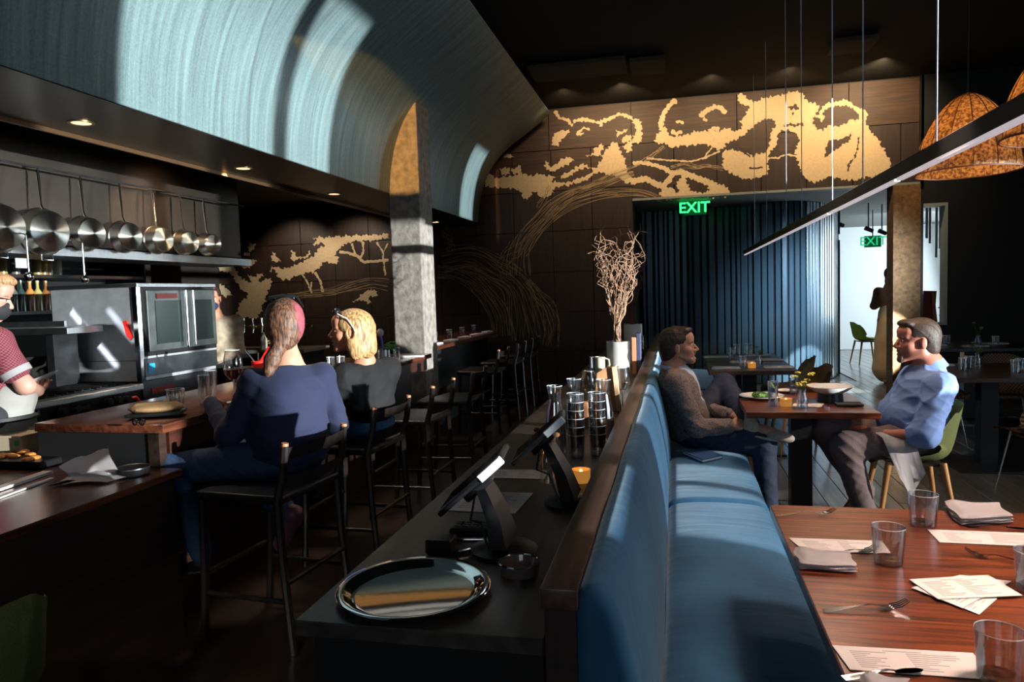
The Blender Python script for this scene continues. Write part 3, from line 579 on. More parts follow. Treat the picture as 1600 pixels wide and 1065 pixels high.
c = at_x(34, 411, -3.9); solo('price_tag', bx(c.x, c.x+.003, c.y-.045, c.y+.045, c.z-.03, c.z+.03), mat('grey_white_card', (.35, .35, .35), .8), 'small white card stuck below the hood shelf', 'tag')
c = at_x(386, 397, -3.98); solo('hood_badge', bx(c.x-.004, c.x, c.y-.05, c.y+.05, c.z-.015, c.z+.015), mat('dull_red_badge', (.20, .03, .02), .5), 'small dull red badge at the right end of the hood', 'badge')

# range
X = -3.64
t = thing('kitchen_range', 'stainless gas range with black grates and a row of knobs', 'range', (-4.0, 3.4, 0))
obj('body', bx(-4.38, X-.02, 2.55, 4.25, .10, .88, bev=.006), 'darksteel', t)
obj('front_rail', bx(X-.07, X+.03, 2.55, 4.25, .875, .918, bev=.008), 'steelH', t)
obj('control_panel', bx(X-.02, X, 2.55, 4.25, .74, .875), 'blackmetal', t)
obj('cooktop', bx(-4.38, X-.07, 2.55, 4.25, .88, .895), 'iron', t)
b = B()
for k in range(6):
    y0 = 2.62+k*.27
    for q in range(4): b.box(-4.3, X-.1, y0+.03+q*.06, y0+.042+q*.06, .915, .93)
    for x in (-4.3, -4.0, X-.11): b.box(x, x+.012, y0, y0+.25, .895, .922)
obj('grate', b, 'iron', t)
for k in range(5):
    y = 2.75+k*.28; obj('burner', B().lathe([(0, .905), (.05, .905), (.06, .895), (.07, .895)], (-3.95, y, 0), 16), 'blackmetal', t)
for u, v in ((99, 642), (120, 638), (137, 639), (170, 628), (185, 625), (199, 624)):
    c = at_x(u, v, X+.012); n = obj('knob', B().cyl((X, c.y, c.z), (X+.035, c.y, c.z), .027, .022, 18), 'iron', t)
    obj('knob_ring', B().lathe([(.029, -.003), (.037, -.003), (.037, .004), (.029, .004)], (X+.006, c.y, c.z), 24, Matrix.Rotation(PI/2, 4, 'Y')), 'chrome', n)
obj('oven_door', bx(X-.02, X+.005, 2.7, 4.15, .16, .70, bev=.004), 'darksteel', t); obj('door_handle', B().cyl((X+.04, 2.8, .66), (X+.04, 4.05, .66), .012), 'steel', t)
for y in (2.6, 4.2): obj('foot', B().cyl((-3.75, y, 0), (-3.75, y, .1), .025), 'blackmetal', t); obj('foot', B().cyl((-4.3, y, 0), (-4.3, y, .1), .025), 'blackmetal', t)
b = B(); c = at_x(212, 632, X+.03); b.tube([(X+.02, c.y-.03, c.z+.05), (X+.045, c.y-.01, c.z+.055), (X+.05, c.y+.015, c.z+.02), (X+.04, c.y+.02, c.z-.03), (X+.03, c.y+.02, c.z-.13)], .011, 10)
solo('red_oven_hose', b, 'red', 'bright red handle hanging at the end of the range knobs', 'handle')
# convection oven stack
t = thing('convection_oven', 'stainless double door convection oven with glass windows beside the range', 'oven', (-4.0, 4.7, 0))
obj('cabinet', bx(-4.36, X, 4.27, 5.12, 1.07, 1.595, bev=.006), 'panelsteel', t)
obj('top_cap', bx(-4.38, X+.015, 4.26, 5.13, 1.585, 1.615, bev=.004), 'steelH', t)
obj('lower_skirt', bx(-4.36, X-.02, 4.27, 5.12, .93, 1.07), 'panelsteel', t); obj('corner_post', bx(X-.035, X+.004, 4.262, 4.30, .93, 1.59), 'chrome', t)
for k, (a, c2) in enumerate(((4.33, 4.73), (4.75, 5.09))):
    d = obj('oven_door', bx(X, X+.03, a, c2, 1.13, 1.565, bev=.004), 'ovensteel', t)
    obj('door_window', bx(X+.028, X+.034, a+.075, c2-.05, 1.18, 1.49), mat('dark_oven_glass', (.006, .014, .011), .22, spec=.3), d)
    obj('door_handle', B().cyl((X+.06, (4.70, 4.78)[k], 1.15), (X+.06, (4.70, 4.78)[k], 1.56), .011), 'chrome', d)
    if k == 0: obj('door_badge', bx(X+.028, X+.036, 4.42, 4.64, 1.505, 1.54), mat('dark_red_badge', (.07, .012, .012), .5), d)
obj('door_gasket', bx(X-.003, X+.006, 4.30, 5.11, 1.10, 1.585), 'black', t)
o_ = Vector((-3.0, 2.1, 2.25)); t_ = Vector((-4.04, 4.262, 1.27)); dz_ = (o_-t_).normalized(); lx = Vector((.62, .0, -.70)); lx = (lx-dz_*lx.dot(dz_)).normalized(); ly = dz_.cross(lx)
for w_, e_, off in ((.022, .40, 0), (.03, .12, .26)):       # stray streaks of sun thrown on the oven flank
    s_ = lamp('sun_streak', 'AREA', o_, t_, e_, (.86, .93, 1), shape='RECTANGLE', size=.62 if not off else .3, size_y=w_, spread=math.radians(1.2)); p_ = o_+Vector((off, 0, .06 if off else 0))
    s_.matrix_world = Matrix(((lx.x, ly.x, dz_.x, p_.x), (lx.y, ly.y, dz_.y, p_.y), (lx.z, ly.z, dz_.z, p_.z), (0, 0, 0, 1)))
obj('lower_oven', bx(-4.34, X-.01, 4.28, 5.12, .30, .93, bev=.004), 'darksteel', t)
obj('lower_panel', bx(X-.01, X+.004, 4.29, 5.11, .955, 1.085), 'darksteel', t); c = at_x(237, 575, X+.006); obj('blue_sticker', bx(X+.004, X+.007, c.y-.035, c.y+.035, c.z-.035, c.z+.035), mat('blue_sticker', (.02, .30, .62), .4), t)
c = at_x(258, 607, X+.006); obj('lower_badge', bx(X-.01, X-.004, c.y-.12, c.y+.12, c.z-.02, c.z+.02), mat('dark_red_badge', (.2, .02, .02), .45), t)
for y in (4.35, 5.05): obj('leg', B().cyl((-3.75, y, 0), (-3.75, y, .3), .03), 'blackmetal', t); obj('leg', B().cyl((-4.25, y, 0), (-4.25, y, .3), .03), 'blackmetal', t)
b = B(); c = at_y(200, 516, 4.262); b.prism([(c.x-.035, c.z+.065), (c.x-.005, c.z+.068), (c.x+.04, c.z-.05), (c.x+.02, c.z-.065), (c.x-.01, c.z-.04)], 1, 4.255, 4.266)
solo('red_label_tag', b, 'red', 'bright red tag stuck on the steel side of the oven', 'tag')
# steel shelf and small appliance in front of the oven flank
p0, p1 = at_y(-60, 520, 3.95), at_y(115, 514, 3.95)
t = thing('steel_shelf', 'narrow steel shelf reaching across in front of the oven side', 'shelf', (p1.x-.4, 3.95, 1.28)); obj('board', bx(p0.x, p1.x, 3.90, 4.2, p1.z-.03, p1.z+.012, bev=.003), 'steelH', t)
obj('rear_rail', bx(p0.x, p1.x-.3, 4.18, 4.2, p1.z+.012, p1.z+.05), 'steelH', t); obj('bracket', bx(p1.x-.28, p1.x-.22, 4.0, 4.2, .93, p1.z-.03), 'darksteel', t)
t = thing('grill_press', 'dark steel counter grill with a ridged lid beside the oven side', 'grill', (-4.2, 3.75, .93))
obj('body', bx(-4.36, -4.12, 3.50, 3.86, .932, 1.10, bev=.01), 'darksteel', t)
for k in range(4): obj('lid_ridge', bx(-4.35+k*.05, -4.33+k*.05, 3.51, 3.85, 1.10, 1.115), 'steel', t)
# plate the cook is wiping
c = at_x(54, 600, -3.36); t = thing('oval_plate', 'pale oval plate held tilted by the cook over the range', 'plate', c)
R = Matrix.Rotation(-.35, 4, 'Y') @ Matrix.Rotation(.2, 4, 'X') @ Matrix.Diagonal((1, 1.25, 1, 1))
obj('plate_body', B().lathe([(0, 0), (.07, 0), (.11, .018), (.113, .022), (.108, .021), (.07, .006), (0, .006)], c, 32, R), 'porcelain', t)
# bottle shelves far left
t = thing('bottle_shelf', 'dark wall shelf holding spirit bottles behind the cook', 'shelf', (-5.75, 5.2, 1.1))
for z in (1.44, 1.76): obj('board', bx(-6.0, -5.5, 3.8, 6.6, z-.03, z), 'darkwood', t)
obj('back_panel', bx(-6.05, -6.0, 3.8, 6.6, 1.0, 2.3), 'black', t)
for y in (3.8, 6.58): obj('side', bx(-6.0, -5.5, y, y+.02, 0, 2.1), 'black', t)
for k, (u, z, r, col) in enumerate(((22, 1.44, .035, (.10, .12, .10)), (34, 1.44, .035, (.03, .06, .05)), (48, 1.44, .042, (.50, .22, .06)), (60, 1.44, .038, (.40, .36, .12)), (73, 1.44, .04, (.36, .14, .04)), (8, 1.44, .036, (.05, .06, .06)), (8, 1.76, .036, (.35, .25, .07)), (28, 1.76, .036, (.12, .13, .12)), (62, 1.76, .036, (.42, .30, .08)), (72, 1.76, .036, (.40, .25, .06)), (80, 1.76, .036, (.30, .20, .06)), (92, 1.76, .045, (.55, .50, .38)))):
    p = at_x(u, 470, -5.62); y = p.y
    bm_ = B().lathe([(0, z), (r, z), (r, z+.14), (r*.9, z+.165), (r*.35, z+.20), (r*.33, z+.25), (r*.42, z+.252), (r*.42, z+.27), (0, z+.27)], (-5.62, y, 0), 14)
    solo('liquor_bottle', bm_, mat('bottle_glass', col, .2, spec=.8, coat=.6), ('liquor bottle with ' + ['grey glass', 'dark green glass', 'a tall amber body', 'yellow green liquor', 'brown liquor', 'almost black glass', 'a golden label', 'smoky clear glass', 'honey liquor', 'orange liquor', 'light brown liquor', 'a big pale label'][k] + (' on the lower dark shelf' if z < 1.5 else ' on the upper dark shelf')), 'bottle', 'spirit bottles behind the cook')

# back bar: counter, tap rail, small things
t = thing('back_bar_counter', 'dark back bar counter beneath the beer taps', 'counter', (-4.7, 7.5, 0)); obj('top', bx(-5.6, -4.0, 7.15, 7.75, .88, .92, bev=.004), mat('grey_bar_top', (.10, .095, .085), .35), t); obj('front', bx(-5.55, -4.05, 7.2, 7.7, 0, .88), 'black', t)
t = thing('beer_tap_tower', 'polished steel beer tower with a long rail of taps', 'beer taps', (-4.55, 7.4, .92))
c = at_y(432, 505, 7.4); c0 = at_y(358, 511, 7.4); c1 = at_y(474, 502, 7.4)
obj('column', B().cyl((c.x, 7.4, .92), (c.x, 7.4, c.z+.06), .036), 'chrome', t); obj('column', B().cyl((c.x-.055, 7.4, .92), (c.x-.055, 7.4, c.z+.05), .03), 'chrome', t); obj('rail', B().cyl((c0.x, 7.4, c0.z), (c1.x+.1, 7.4, c0.z), .022), 'brass', t)
for u in (372, 382, 396, 410, 425, 437, 450, 464, 474):
    q = at_y(u, 508, 7.36); n = obj('tap', B().cyl((q.x, 7.36, c0.z+.01), (q.x, 7.34, c0.z-.07), .010, .007), 'chrome', t); obj('tap_knob', B().tube([(q.x, 7.36, c0.z+.01), (q.x, 7.35, c0.z+.07), (q.x, 7.35, c0.z+.10)], [.006, .006, .014], 8), 'linen', n)
solo('drip_tray', bx(-5.2, -4.2, 7.22, 7.34, .921, .94), 'brass', 'narrow brass drip tray below the beer taps', 'tray')
c = at_y(419, 588, 7.25); solo('squeeze_bottle', B().lathe([(0, .921), (.036, .921), (.038, 1.04), (.022, 1.07), (.008, 1.12), (0, 1.12)], (c.x, 7.20, 0), 16), mat('cloudy_plastic', (.42, .38, .30), .5), 'cloudy squeeze bottle on the back bar left of the beer tower', 'squeeze bottle')
for k, u in enumerate((417, 425, 432)):
    q = at_y(u, 545, 7.6); solo('bitters_bottle', B().lathe([(0, .921), (.022, .921), (.022, .99), (.008, 1.01), (.008, 1.04), (0, 1.04)], (q.x+.42, 7.3, 0), 12), mat('dropper_bottle', (.03, .025, .02), .2), 'little dark dropper bottle on the back bar, the %s of three' % ('left one', 'middle one', 'right one')[k], 'bottle', 'dropper bottles on the back bar')
c = at_y(372, 560, 7.3); solo('glass_decanter', B().lathe([(.03, .921), (.04, .93), (.036, .99), (.012, 1.04), (.012, 1.10), (.016, 1.11)], (c.x, 7.3, 0), 16), 'glass', 'slim clear decanter on the back bar beneath the taps', 'decanter')
c = at_y(383, 573, 7.0); t = thing('garnish_bowl', 'wide dark bowl heaped with orange chips on the back bar', 'bowl', (c.x+.1, 7.28, .921)); c.x += .1; obj('bowl_body', B().lathe([(0, .921), (.07, .921), (.15, .98), (.145, .98), (.07, .93), (0, .93)], (c.x, 7.4, 0), 20), 'blackmetal', t)
b = B()
for k in range(60): a, r = rng.uniform(0, 6.28), rng.uniform(0, .12); q = Vector((c.x+r*math.cos(a), 7.4+r*math.sin(a), .975+rng.uniform(0, .03))); b.box(q.x-.02, q.x+.02, q.y-.015, q.y+.015, q.z, q.z+.006, rot=tuple(rng.uniform(-.6, .6, 3)))
n = obj('chips', b, mat('orange_chips', (.42, .22, .06), .6), t, kind='stuff')

# ============================================================ THE BAR
BX0, BX1 = -2.86, -2.18
t = thing('wooden_bar', 'long glossy red brown wooden bar the two women sit at', 'bar', (-2.5, 4.4, 0))
obj('bar_top', bx(BX0, BX1, 2.66, 6.18, .90, .94, bev=.006, seg=2), 'barwood', t)
obj('front_panel', bx(-2.42, -2.38, 2.70, 6.15, 0, .90), 'darkwood', t); obj('apron', bx(-2.25, -2.20, 2.72, 6.1, .80, .90), mat('dark_red_apron_wood', (.045, .014, .008), .4, var=.4, scale=6, stretch=(1, .2, 8)), t)
obj('end_panel', bx(-2.84, -2.22, 2.66, 2.69, 0.0, .90), 'black', t); obj('end_post', bx(-2.255, -2.20, 2.655, 2.70, 0, .90), 'darkwood', t); obj('back_panel', bx(-2.84, -2.80, 2.7, 6.15, 0, .90), 'black', t)
t = thing('lower_counter', 'dark low counter with a glossy top at the near end of the bar', 'counter', (-2.6, 1.8, 0))
obj('top', bx(-3.3, -2.08, .3, 2.645, .725, .755, bev=.004), 'barwood', t); obj('front_panel', bx(-2.16, -2.12, .32, 2.64, 0, .725), 'darkwood', t); obj('side_panel', bx(-3.25, -3.2, .32, 2.64, 0, .725), 'black', t)
t = thing('far_bar_counter', 'far dark bar counter set with napkins beyond the concrete column', 'counter', (-2.8, 8.4, 0))
obj('top', bx(-3.1, -2.42, 7.0, 9.85, .90, .94, bev=.004), 'barwood', t); obj('front_panel', bx(-2.66, -2.62, 7.05, 9.8, 0, .90), 'black', t); obj('back_panel', bx(-3.08, -3.04, 7.05, 9.8, 0, .9), 'black', t)
# shared small objects
def napkin_mesh(L_=.20, W_=.09, z=.0, t_=.016):
    b = B(); rows = []
    b.box(-L_/2, L_/2, -W_/2, W_/2, z, z+t_*.55, bev=.004, seg=2); b.box(-L_/2+.006, L_/2-.004, -W_/2+.004, W_/2-.006, z+t_*.5, z+t_, bev=.005, seg=2, rot=(0, .012, .02)); return b
def rotz(b, c, a): bmesh.ops.rotate(b.bm, verts=b.bm.verts, cent=(0, 0, 0), matrix=Matrix.Rotation(a, 3, 'Z')); bmesh.ops.translate(b.bm, verts=b.bm.verts, vec=c); return b
def napkin(loc, a, lb, grp=None, L_=.20, W_=.09): return solo('folded_napkin', rotz(napkin_mesh(L_, W_), loc, a), 'linen', lb, 'napkin', grp, loc=loc)
def tumbler(loc, lb, grp=None, r=.038, h=.095, water=0, mt='glass', name='water_tumbler', cat='glass'):
    x, y, z = loc; prof = [(0, z), (r*.80, z), (r*.84, z+.004), (r, z+h), (r-.002, z+h), (r*.82-.001, z+.012), (0, z+.010)]
    t = thing(name, lb, cat, loc, grp); obj('glass_wall', B().lathe(prof, (x, y, 0), 28), mt, t)
    obj('rim', B().lathe([(r-.0018, z+h-.001), (r-.0009, z+h+.0008), (r, z+h-.001)], (x, y, 0), 28), 'rimglass', t); obj('thick_base', B().lathe([(0, z+.002), (r*.80, z+.002), (r*.81, z+.010), (0, z+.010)], (x, y, 0), 24), 'baseglass', t)
    if water: obj('water', B().lathe([(0, z+.012), (r*.80, z+.012), (r*.80+(r*.16)*water-.002, z+h*water), (0, z+h*water)], (x, y, 0), 24), 'water', t)
    return t
M['rimglass'] = mat('bright_glass_rim', (.8, .85, .88), .1, alpha=.75, spec=1); M['baseglass'] = glassmat('thick_glass_base', (.86, .88, .9))
# far counter: napkins and tumblers in a row
for k in range(5):
    y = 7.35+k*.55; napkin((-2.55, y, .941), 1.45, 'white folded napkin on the far bar, ' + ('nearest the column', 'second from the column', 'third from the column', 'fourth from the column', 'farthest along')[k], 'napkins along the far bar', .24, .09)
    tumbler((-2.78, y+.12, .941), 'water glass on the far bar, ' + ('nearest the column', 'second from the column', 'third from the column', 'fourth from the column', 'farthest along')[k], 'water glasses along the far bar')
# things on the bar near the pad
c = at_z(245, 648, .95); t = thing('serving_board', 'tan padded roll on a black tray with steel feet at the bar end', 'tray', (c.x, c.y, .941))
ln = (at_z(288, 650, .95)-at_z(207, 652, .95)).length; d = (at_z(288, 648, .95)-at_z(207, 653, .95)).normalized(); ang = math.atan2(d.y, d.x)
b = B(); b.box(-ln/2, ln/2, -.07, .07, .0, .016, bev=.006, seg=2); obj('tray_base', rotz(b, (c.x, c.y, .952), ang), 'blackmetal', t)
t2 = soft('padded_roll', [ell_((c.x, c.y, .985), (ln*.5, .075, .021), Matrix.Rotation(ang, 3, 'Z'), .01), cap_((c.x-d.x*ln*.33, c.y-d.y*ln*.33, .985), .022, (c.x+d.x*ln*.33, c.y+d.y*ln*.33, .987), .02, .02)], .006, mat('tan_suede', (.33, .20, .09), .85, bump=.3, scale=200, var=.2), t)
q = at_z(217, 662, .95); b = B()
for s in (-.018, .018): b.lathe([(.009, -.004), (.014, -.004), (.014, .004), (.009, .004)], (q.x+s, q.y, .957), 14, Matrix.Rotation(PI/2, 4, 'X'))
b.cyl((q.x-.018, q.y, .957), (q.x+.018, q.y, .957), .004); obj('metal_ring', b, 'chrome', t)
c = at_z(247, 634, .95); t = thing('tealight_tin', 'small metal candle tin behind the tan roll on the bar', 'candle', (c.x, c.y, .941)); obj('tin', B().lathe([(0, .941), (.034, .941), (.034, .972), (.031, .972), (.030, .95), (0, .95)], (c.x, c.y, 0), 20), 'brass', t); obj('wax', B().lathe([(0, .962), (.030, .962)], (c.x, c.y, 0), 20), 'kraft', t)
c = at_z(275, 636, .95); tumbler((c.x, c.y, .941), 'half full water glass behind the tan roll on the bar', None, .045, .10, .55)
c = at_z(300, 633, .95); tumbler((c.x+.0, c.y+.10, .941), 'tall empty glass beside the half full water glass on the bar', None, .03, .15)
c = at_z(330, 618, .95); tumbler((c.x, c.y, .941), 'tall narrow glass on the bar left of the red wine', None, .032, .15)
def wine_glass(loc, lb, s=1.0, wine=False, grp=None, rb=.043):
    x, y, z = loc; t = thing('wine_glass', lb, 'wine glass', loc, grp)
    obj('bowl', B().lathe([(.004, z+.10*s), (.02*s, z+.104*s), (rb*.92*s, z+.135*s), (rb*s, z+.16*s), (rb*.9*s, z+.20*s), (rb*.72*s, z+.235*s)], (x, y, 0), 28), 'glass', t)
    obj('rim', B().lathe([(rb*.72*s-.0012, z+.235*s), (rb*.72*s, z+.2365*s), (rb*.72*s+.001, z+.235*s)], (x, y, 0), 28), 'rimglass', t)
    obj('stem', B().lathe([(.004, z+.102*s), (.0035, z+.05*s), (.005, z+.008), (.02*s, z+.004)], (x, y, 0), 12), 'rimglass', t); obj('foot', B().lathe([(0, z+.006), (.02*s, z+.004), (.037*s, z+.002), (.037*s, z), (0, z)], (x, y, 0), 24), 'rimglass', t)
    if wine: obj('red_wine', B().lathe([(0, z+.103*s), (.019*s, z+.106*s), (rb*.88*s, z+.137*s), (rb*.93*s, z+.150*s), (0, z+.150*s)], (x, y, 0), 24), mat('dark_red_wine', (.10, .004, .008), .1, spec=.8), t)
c = at_z(367, 625, .95); wine_glass((c.x, c.y, .941), 'wine glass with red wine at the elbow of the pink haired woman', 1.15, True)
for k, (u, v, r, h) in enumerate(((517, 572, .033, .08), (533, 571, .033, .08), (628, 566, .03, .09), (620, 560, .03, .10))):
    c = at_z(u, v, .95); tumbler((min(c.x, BX1-.06), c.y, .941), ('water glass at the face of the blond woman, left', 'water glass at the face of the blond woman, right', 'small glass right behind the blond woman', 'taller glass behind the blond woman')[k], 'glasses around the blond woman', r, h, .4 if k < 2 else 0)
c = at_z(600, 568, .95); t = thing('utensil_jar', 'steel canister with a brush and green sprig behind the blond woman', 'jar', (c.x, c.y, .941)); obj('canister', B().lathe([(0, .941), (.05, .941), (.05, 1.06), (.054, 1.065), (.048, 1.065), (.045, .95), (0, .95)], (c.x, c.y, 0), 24), 'steel', t)
obj('brush_head', B().sph((c.x-.03, c.y+.02, 1.19), .042, 16, (.6, 1, .75)), mat('pale_pink_brush', (.55, .38, .34), .6), t); obj('brush_handle', B().cyl((c.x, c.y, 1.05), (c.x-.02, c.y+.01, 1.16), .008), mat('blue_handle', (.03, .08, .45), .3), t)
b = B()
for k in range(26): a = rng.uniform(0, 6.28); q = Vector((c.x+.05+.035*math.cos(a), c.y+.02+.035*math.sin(a), 1.06+rng.uniform(0, .06))); b.sph(q, .014, 6, (1, 1, .35))
obj('green_sprig', b, mat('bright_green_leaf', (.03, .28, .03), .5), t)
c = at_z(648, 556, .95); napkin((c.x-.03, c.y, .941), .3, 'white napkin at the far end of the bar by the column', None, .22, .10)
c = at_z(400, 596, .95)
t = thing('hot_plate_caddy', 'steel container with a red cup of utensils left of the pink haired woman', 'container', (-3.05, 4.9, .93)); cx, cy_ = -2.68, 4.15
t.location = (cx, cy_, .941)
obj('steel_pan', B().box(cx-.11, cx+.11, cy_-.09, cy_+.09, .941, 1.03, bev=.01, seg=2), 'steel', t); obj('pan_rim', bx(cx-.12, cx+.12, cy_-.1, cy_+.1, 1.028, 1.036, bev=.003), 'chrome', t)
obj('red_cup', B().lathe([(0, 1.036), (.04, 1.036), (.046, 1.075), (.043, 1.075), (.037, 1.045), (0, 1.045)], (cx+.03, cy_, 0), 20), 'red', t); obj('red_spatula', B().cyl((cx+.04, cy_, 1.06), (cx+.10, cy_+.03, 1.16), .011, .016), 'red', t); obj('tongs', B().cyl((cx+.02, cy_, 1.05), (cx-.05, cy_-.02, 1.15), .006), 'chrome', t); obj('spoon', B().cyl((cx+.03, cy_, 1.05), (cx+.035, cy_-.01, 1.13), .004), 'chrome', t)
# lower counter things
c = at_z(145, 752, .757); rows = []
t = thing('crumpled_napkin', 'crumpled white napkin standing up on the low dark counter', 'napkin', (c.x, c.y, .757))
u_ = Vector((.93, .36, 0)); w_ = Vector((-.36, .93, 0)); o_ = Vector((c.x-.05, c.y-.02, .757)); rows = []
for i in range(9):
    row = []; s = i/8
    for j in range(9):
        q = j/8; row.append(o_ + u_*(q*.20-.08+.02*math.sin(5*s)) + w_*(-.02+(.09*min(s, .45)/.45)) + Vector((0, 0, .006+.012*abs(math.sin(6*q+3*s)) + (0 if s < .45 else (s-.45)/.55*(.05+.06*q)))) + w_*(.02*(s > .45)*math.sin(4*q)))
    rows.append(row)
obj('standing_fold', B().sheet(rows, .003), 'linen', t, 60)
rows = []
for i in range(7):
    s = i/6; row = [o_ + u_*(.13-.22*s+.01*j) + w_*(-.05+.10*j/6) + Vector((0, 0, .006+.014*math.sin(PI*min(1, s*1.2))*abs(math.sin(2.2*j/6+.6)))) for j in range(7)]; rows.append(row)
obj('flat_fold', B().sheet(rows, .003), 'linen', t, 60)
c = at_z(208, 741, .757); t = thing('black_dish', 'round black lidded dish on the low counter beside the napkin', 'dish', (c.x, c.y, .756)); obj('dish_body', B().lathe([(0, .756), (.06, .756), (.066, .785), (.063, .788), (0, .786)], (c.x, c.y, 0), 28), 'blackmetal', t); obj('dish_rim', B().lathe([(.060, .787), (.066, .790), (.067, .786)], (c.x, c.y, 0), 28), 'darksteel', t)
for k, (v0, v1, lb) in enumerate(((765, 738, 'cream paper strip on the low counter, the broader one'), (778, 747, 'thin cream paper strip in front of the broader one'))):
    a, e = at_z(-10, v0+2, .76), at_z(75+k*6, v1, .76); d = e-a; nn = Vector((-d.y, d.x, 0)).normalized()*(.022 if k == 0 else .009); b = B(); b.prism([(a+nn)[:2], (a-nn)[:2], (e-nn)[:2], (e+nn)[:2]], 2, .7565, .768 if k == 0 else .763); solo('paper_strip', b, 'paper', lb, 'paper strip', 'paper strips on the low counter')
c = at_z(15, 728, .77); t = thing('food_tray', 'dark tray of browned food at the left edge of the low counter', 'tray', (c.x, c.y+.12, .757)); cx, cy_ = c.x, c.y+.12
obj('tray_body', bx(cx-.2, cx+.16, cy_-.12, cy_+.10, .757, .79, bev=.006), 'blackmetal', t); b = B()
for k in range(22): q = Vector((cx-.18+rng.uniform(0, .32), cy_-.1+rng.uniform(0, .18), .795)); b.sph(q, .022, 7, (1.3, 1, .5))
obj('browned_food', b, mat('browned_food', (.50, .19, .04), .6), t, kind='stuff')
c = at_z(18, 700, .80); c.y -= .10; t = thing('takeout_carton', 'tan cardboard box with a green mark at the left edge of the counter', 'box', (c.x, c.y+.1, .757)); obj('carton_body', bx(c.x-.22, c.x+.10, c.y+.06, c.y+.2, .757, .86, bev=.003, rot=None), mat('tan_cardboard', (.52, .42, .30), .8), t)
obj('lid', bx(c.x-.225, c.x+.105, c.y+.055, c.y+.205, .86, .868), mat('tan_cardboard_lid', (.60, .48, .34), .8), t); obj('green_mark', B().lathe([(0, 0), (.014, 0), (.014, .002), (0, .002)], (c.x+.085, c.y+.054, .835), 16, Matrix.Rotation(PI/2, 4, 'X')), mat('green_ink', (.02, .35, .12), .5), t)
for k in range(3): obj('printed_line', bx(c.x+.045+.012*k, c.x+.051+.012*k, c.y+.058, c.y+.06, .78, .80), 'ink', t)

# ============================================================ COUNTER CHAIRS AT THE BAR
def bar_chair(cx, cy_, rz, lb):
    t = thing('counter_chair', lb, 'chair', (0, 0, 0), 'dark wooden chairs along the bar'); S = .64
    # built facing -X at the origin
    for y, n_ in ((-.22, 0), (.22, 1)):
        obj('leg', B().tube([(.24, y, 0), (.21, y, .4), (.20, y, S), (.235, y, S+.12), (.25, y, S+.235)], [.016, .018, .019, .018, .017], 8), 'chairwood', t)
        obj('post_top', B().cyl((.249, y, S+.232), (.251, y, S+.246), .0165, .014), 'endgrain', t)
        obj('leg', B().tube([(-.21, y, 0), (-.19, y, .3), (-.18, y, S-.01)], .018, 8), 'chairwood', t)
        obj('stretcher', B().cyl((.225, y, .22), (-.20, y, .22), .011), 'chairwood', t)
    for x in (.225, -.195): obj('stretcher', B().cyl((x, -.22, .30), (x, .22, .30), .012), 'chairwood', t)
    obj('seat', bx(-.21, .22, -.235, .235, S-.015, S+.025, bev=.015, seg=3), mat('black_seat_leather', (.012, .012, .013), .4), t)
    for z0, z1 in ((S+.175, S+.225), (S+.06, S+.11)):
        b = B(); rows = []
        for j in range(9): y = -.21+.42*j/8; x = .235+.035*math.sin(PI*j/8)+(z0-S-.06)*.12; rows.append([(x, y, z0), (x+.012, y, z1)])
        obj('back_slat', b.sheet(rows, .014), 'chairwood', t, 50)
    t.location = (cx, cy_, 0); t.rotation_euler = (0, 0, rz); return t
ch1 = bar_chair(-1.78, 2.83, -.10, 'dark wooden counter chair the pink haired woman sits on')
dup(ch1, (-1.80, 3.72, 0), -.05, 'dark wooden counter chair the blond woman sits on')
dup(ch1, (-1.78, 4.55, 0), .0, 'empty dark counter chair right behind the blond woman')
dup(ch1, (-1.76, 5.38, 0), .05, 'empty dark counter chair in front of the concrete column')
dup(ch1, (-2.05, 7.4, 0), .0, 'empty dark chair at the far bar, nearest the column'); dup(ch1, (-2.05, 8.3, 0), .0, 'second empty dark chair at the far bar'); dup(ch1, (-2.05, 9.2, 0), .0, 'farthest empty dark chair at the far bar')
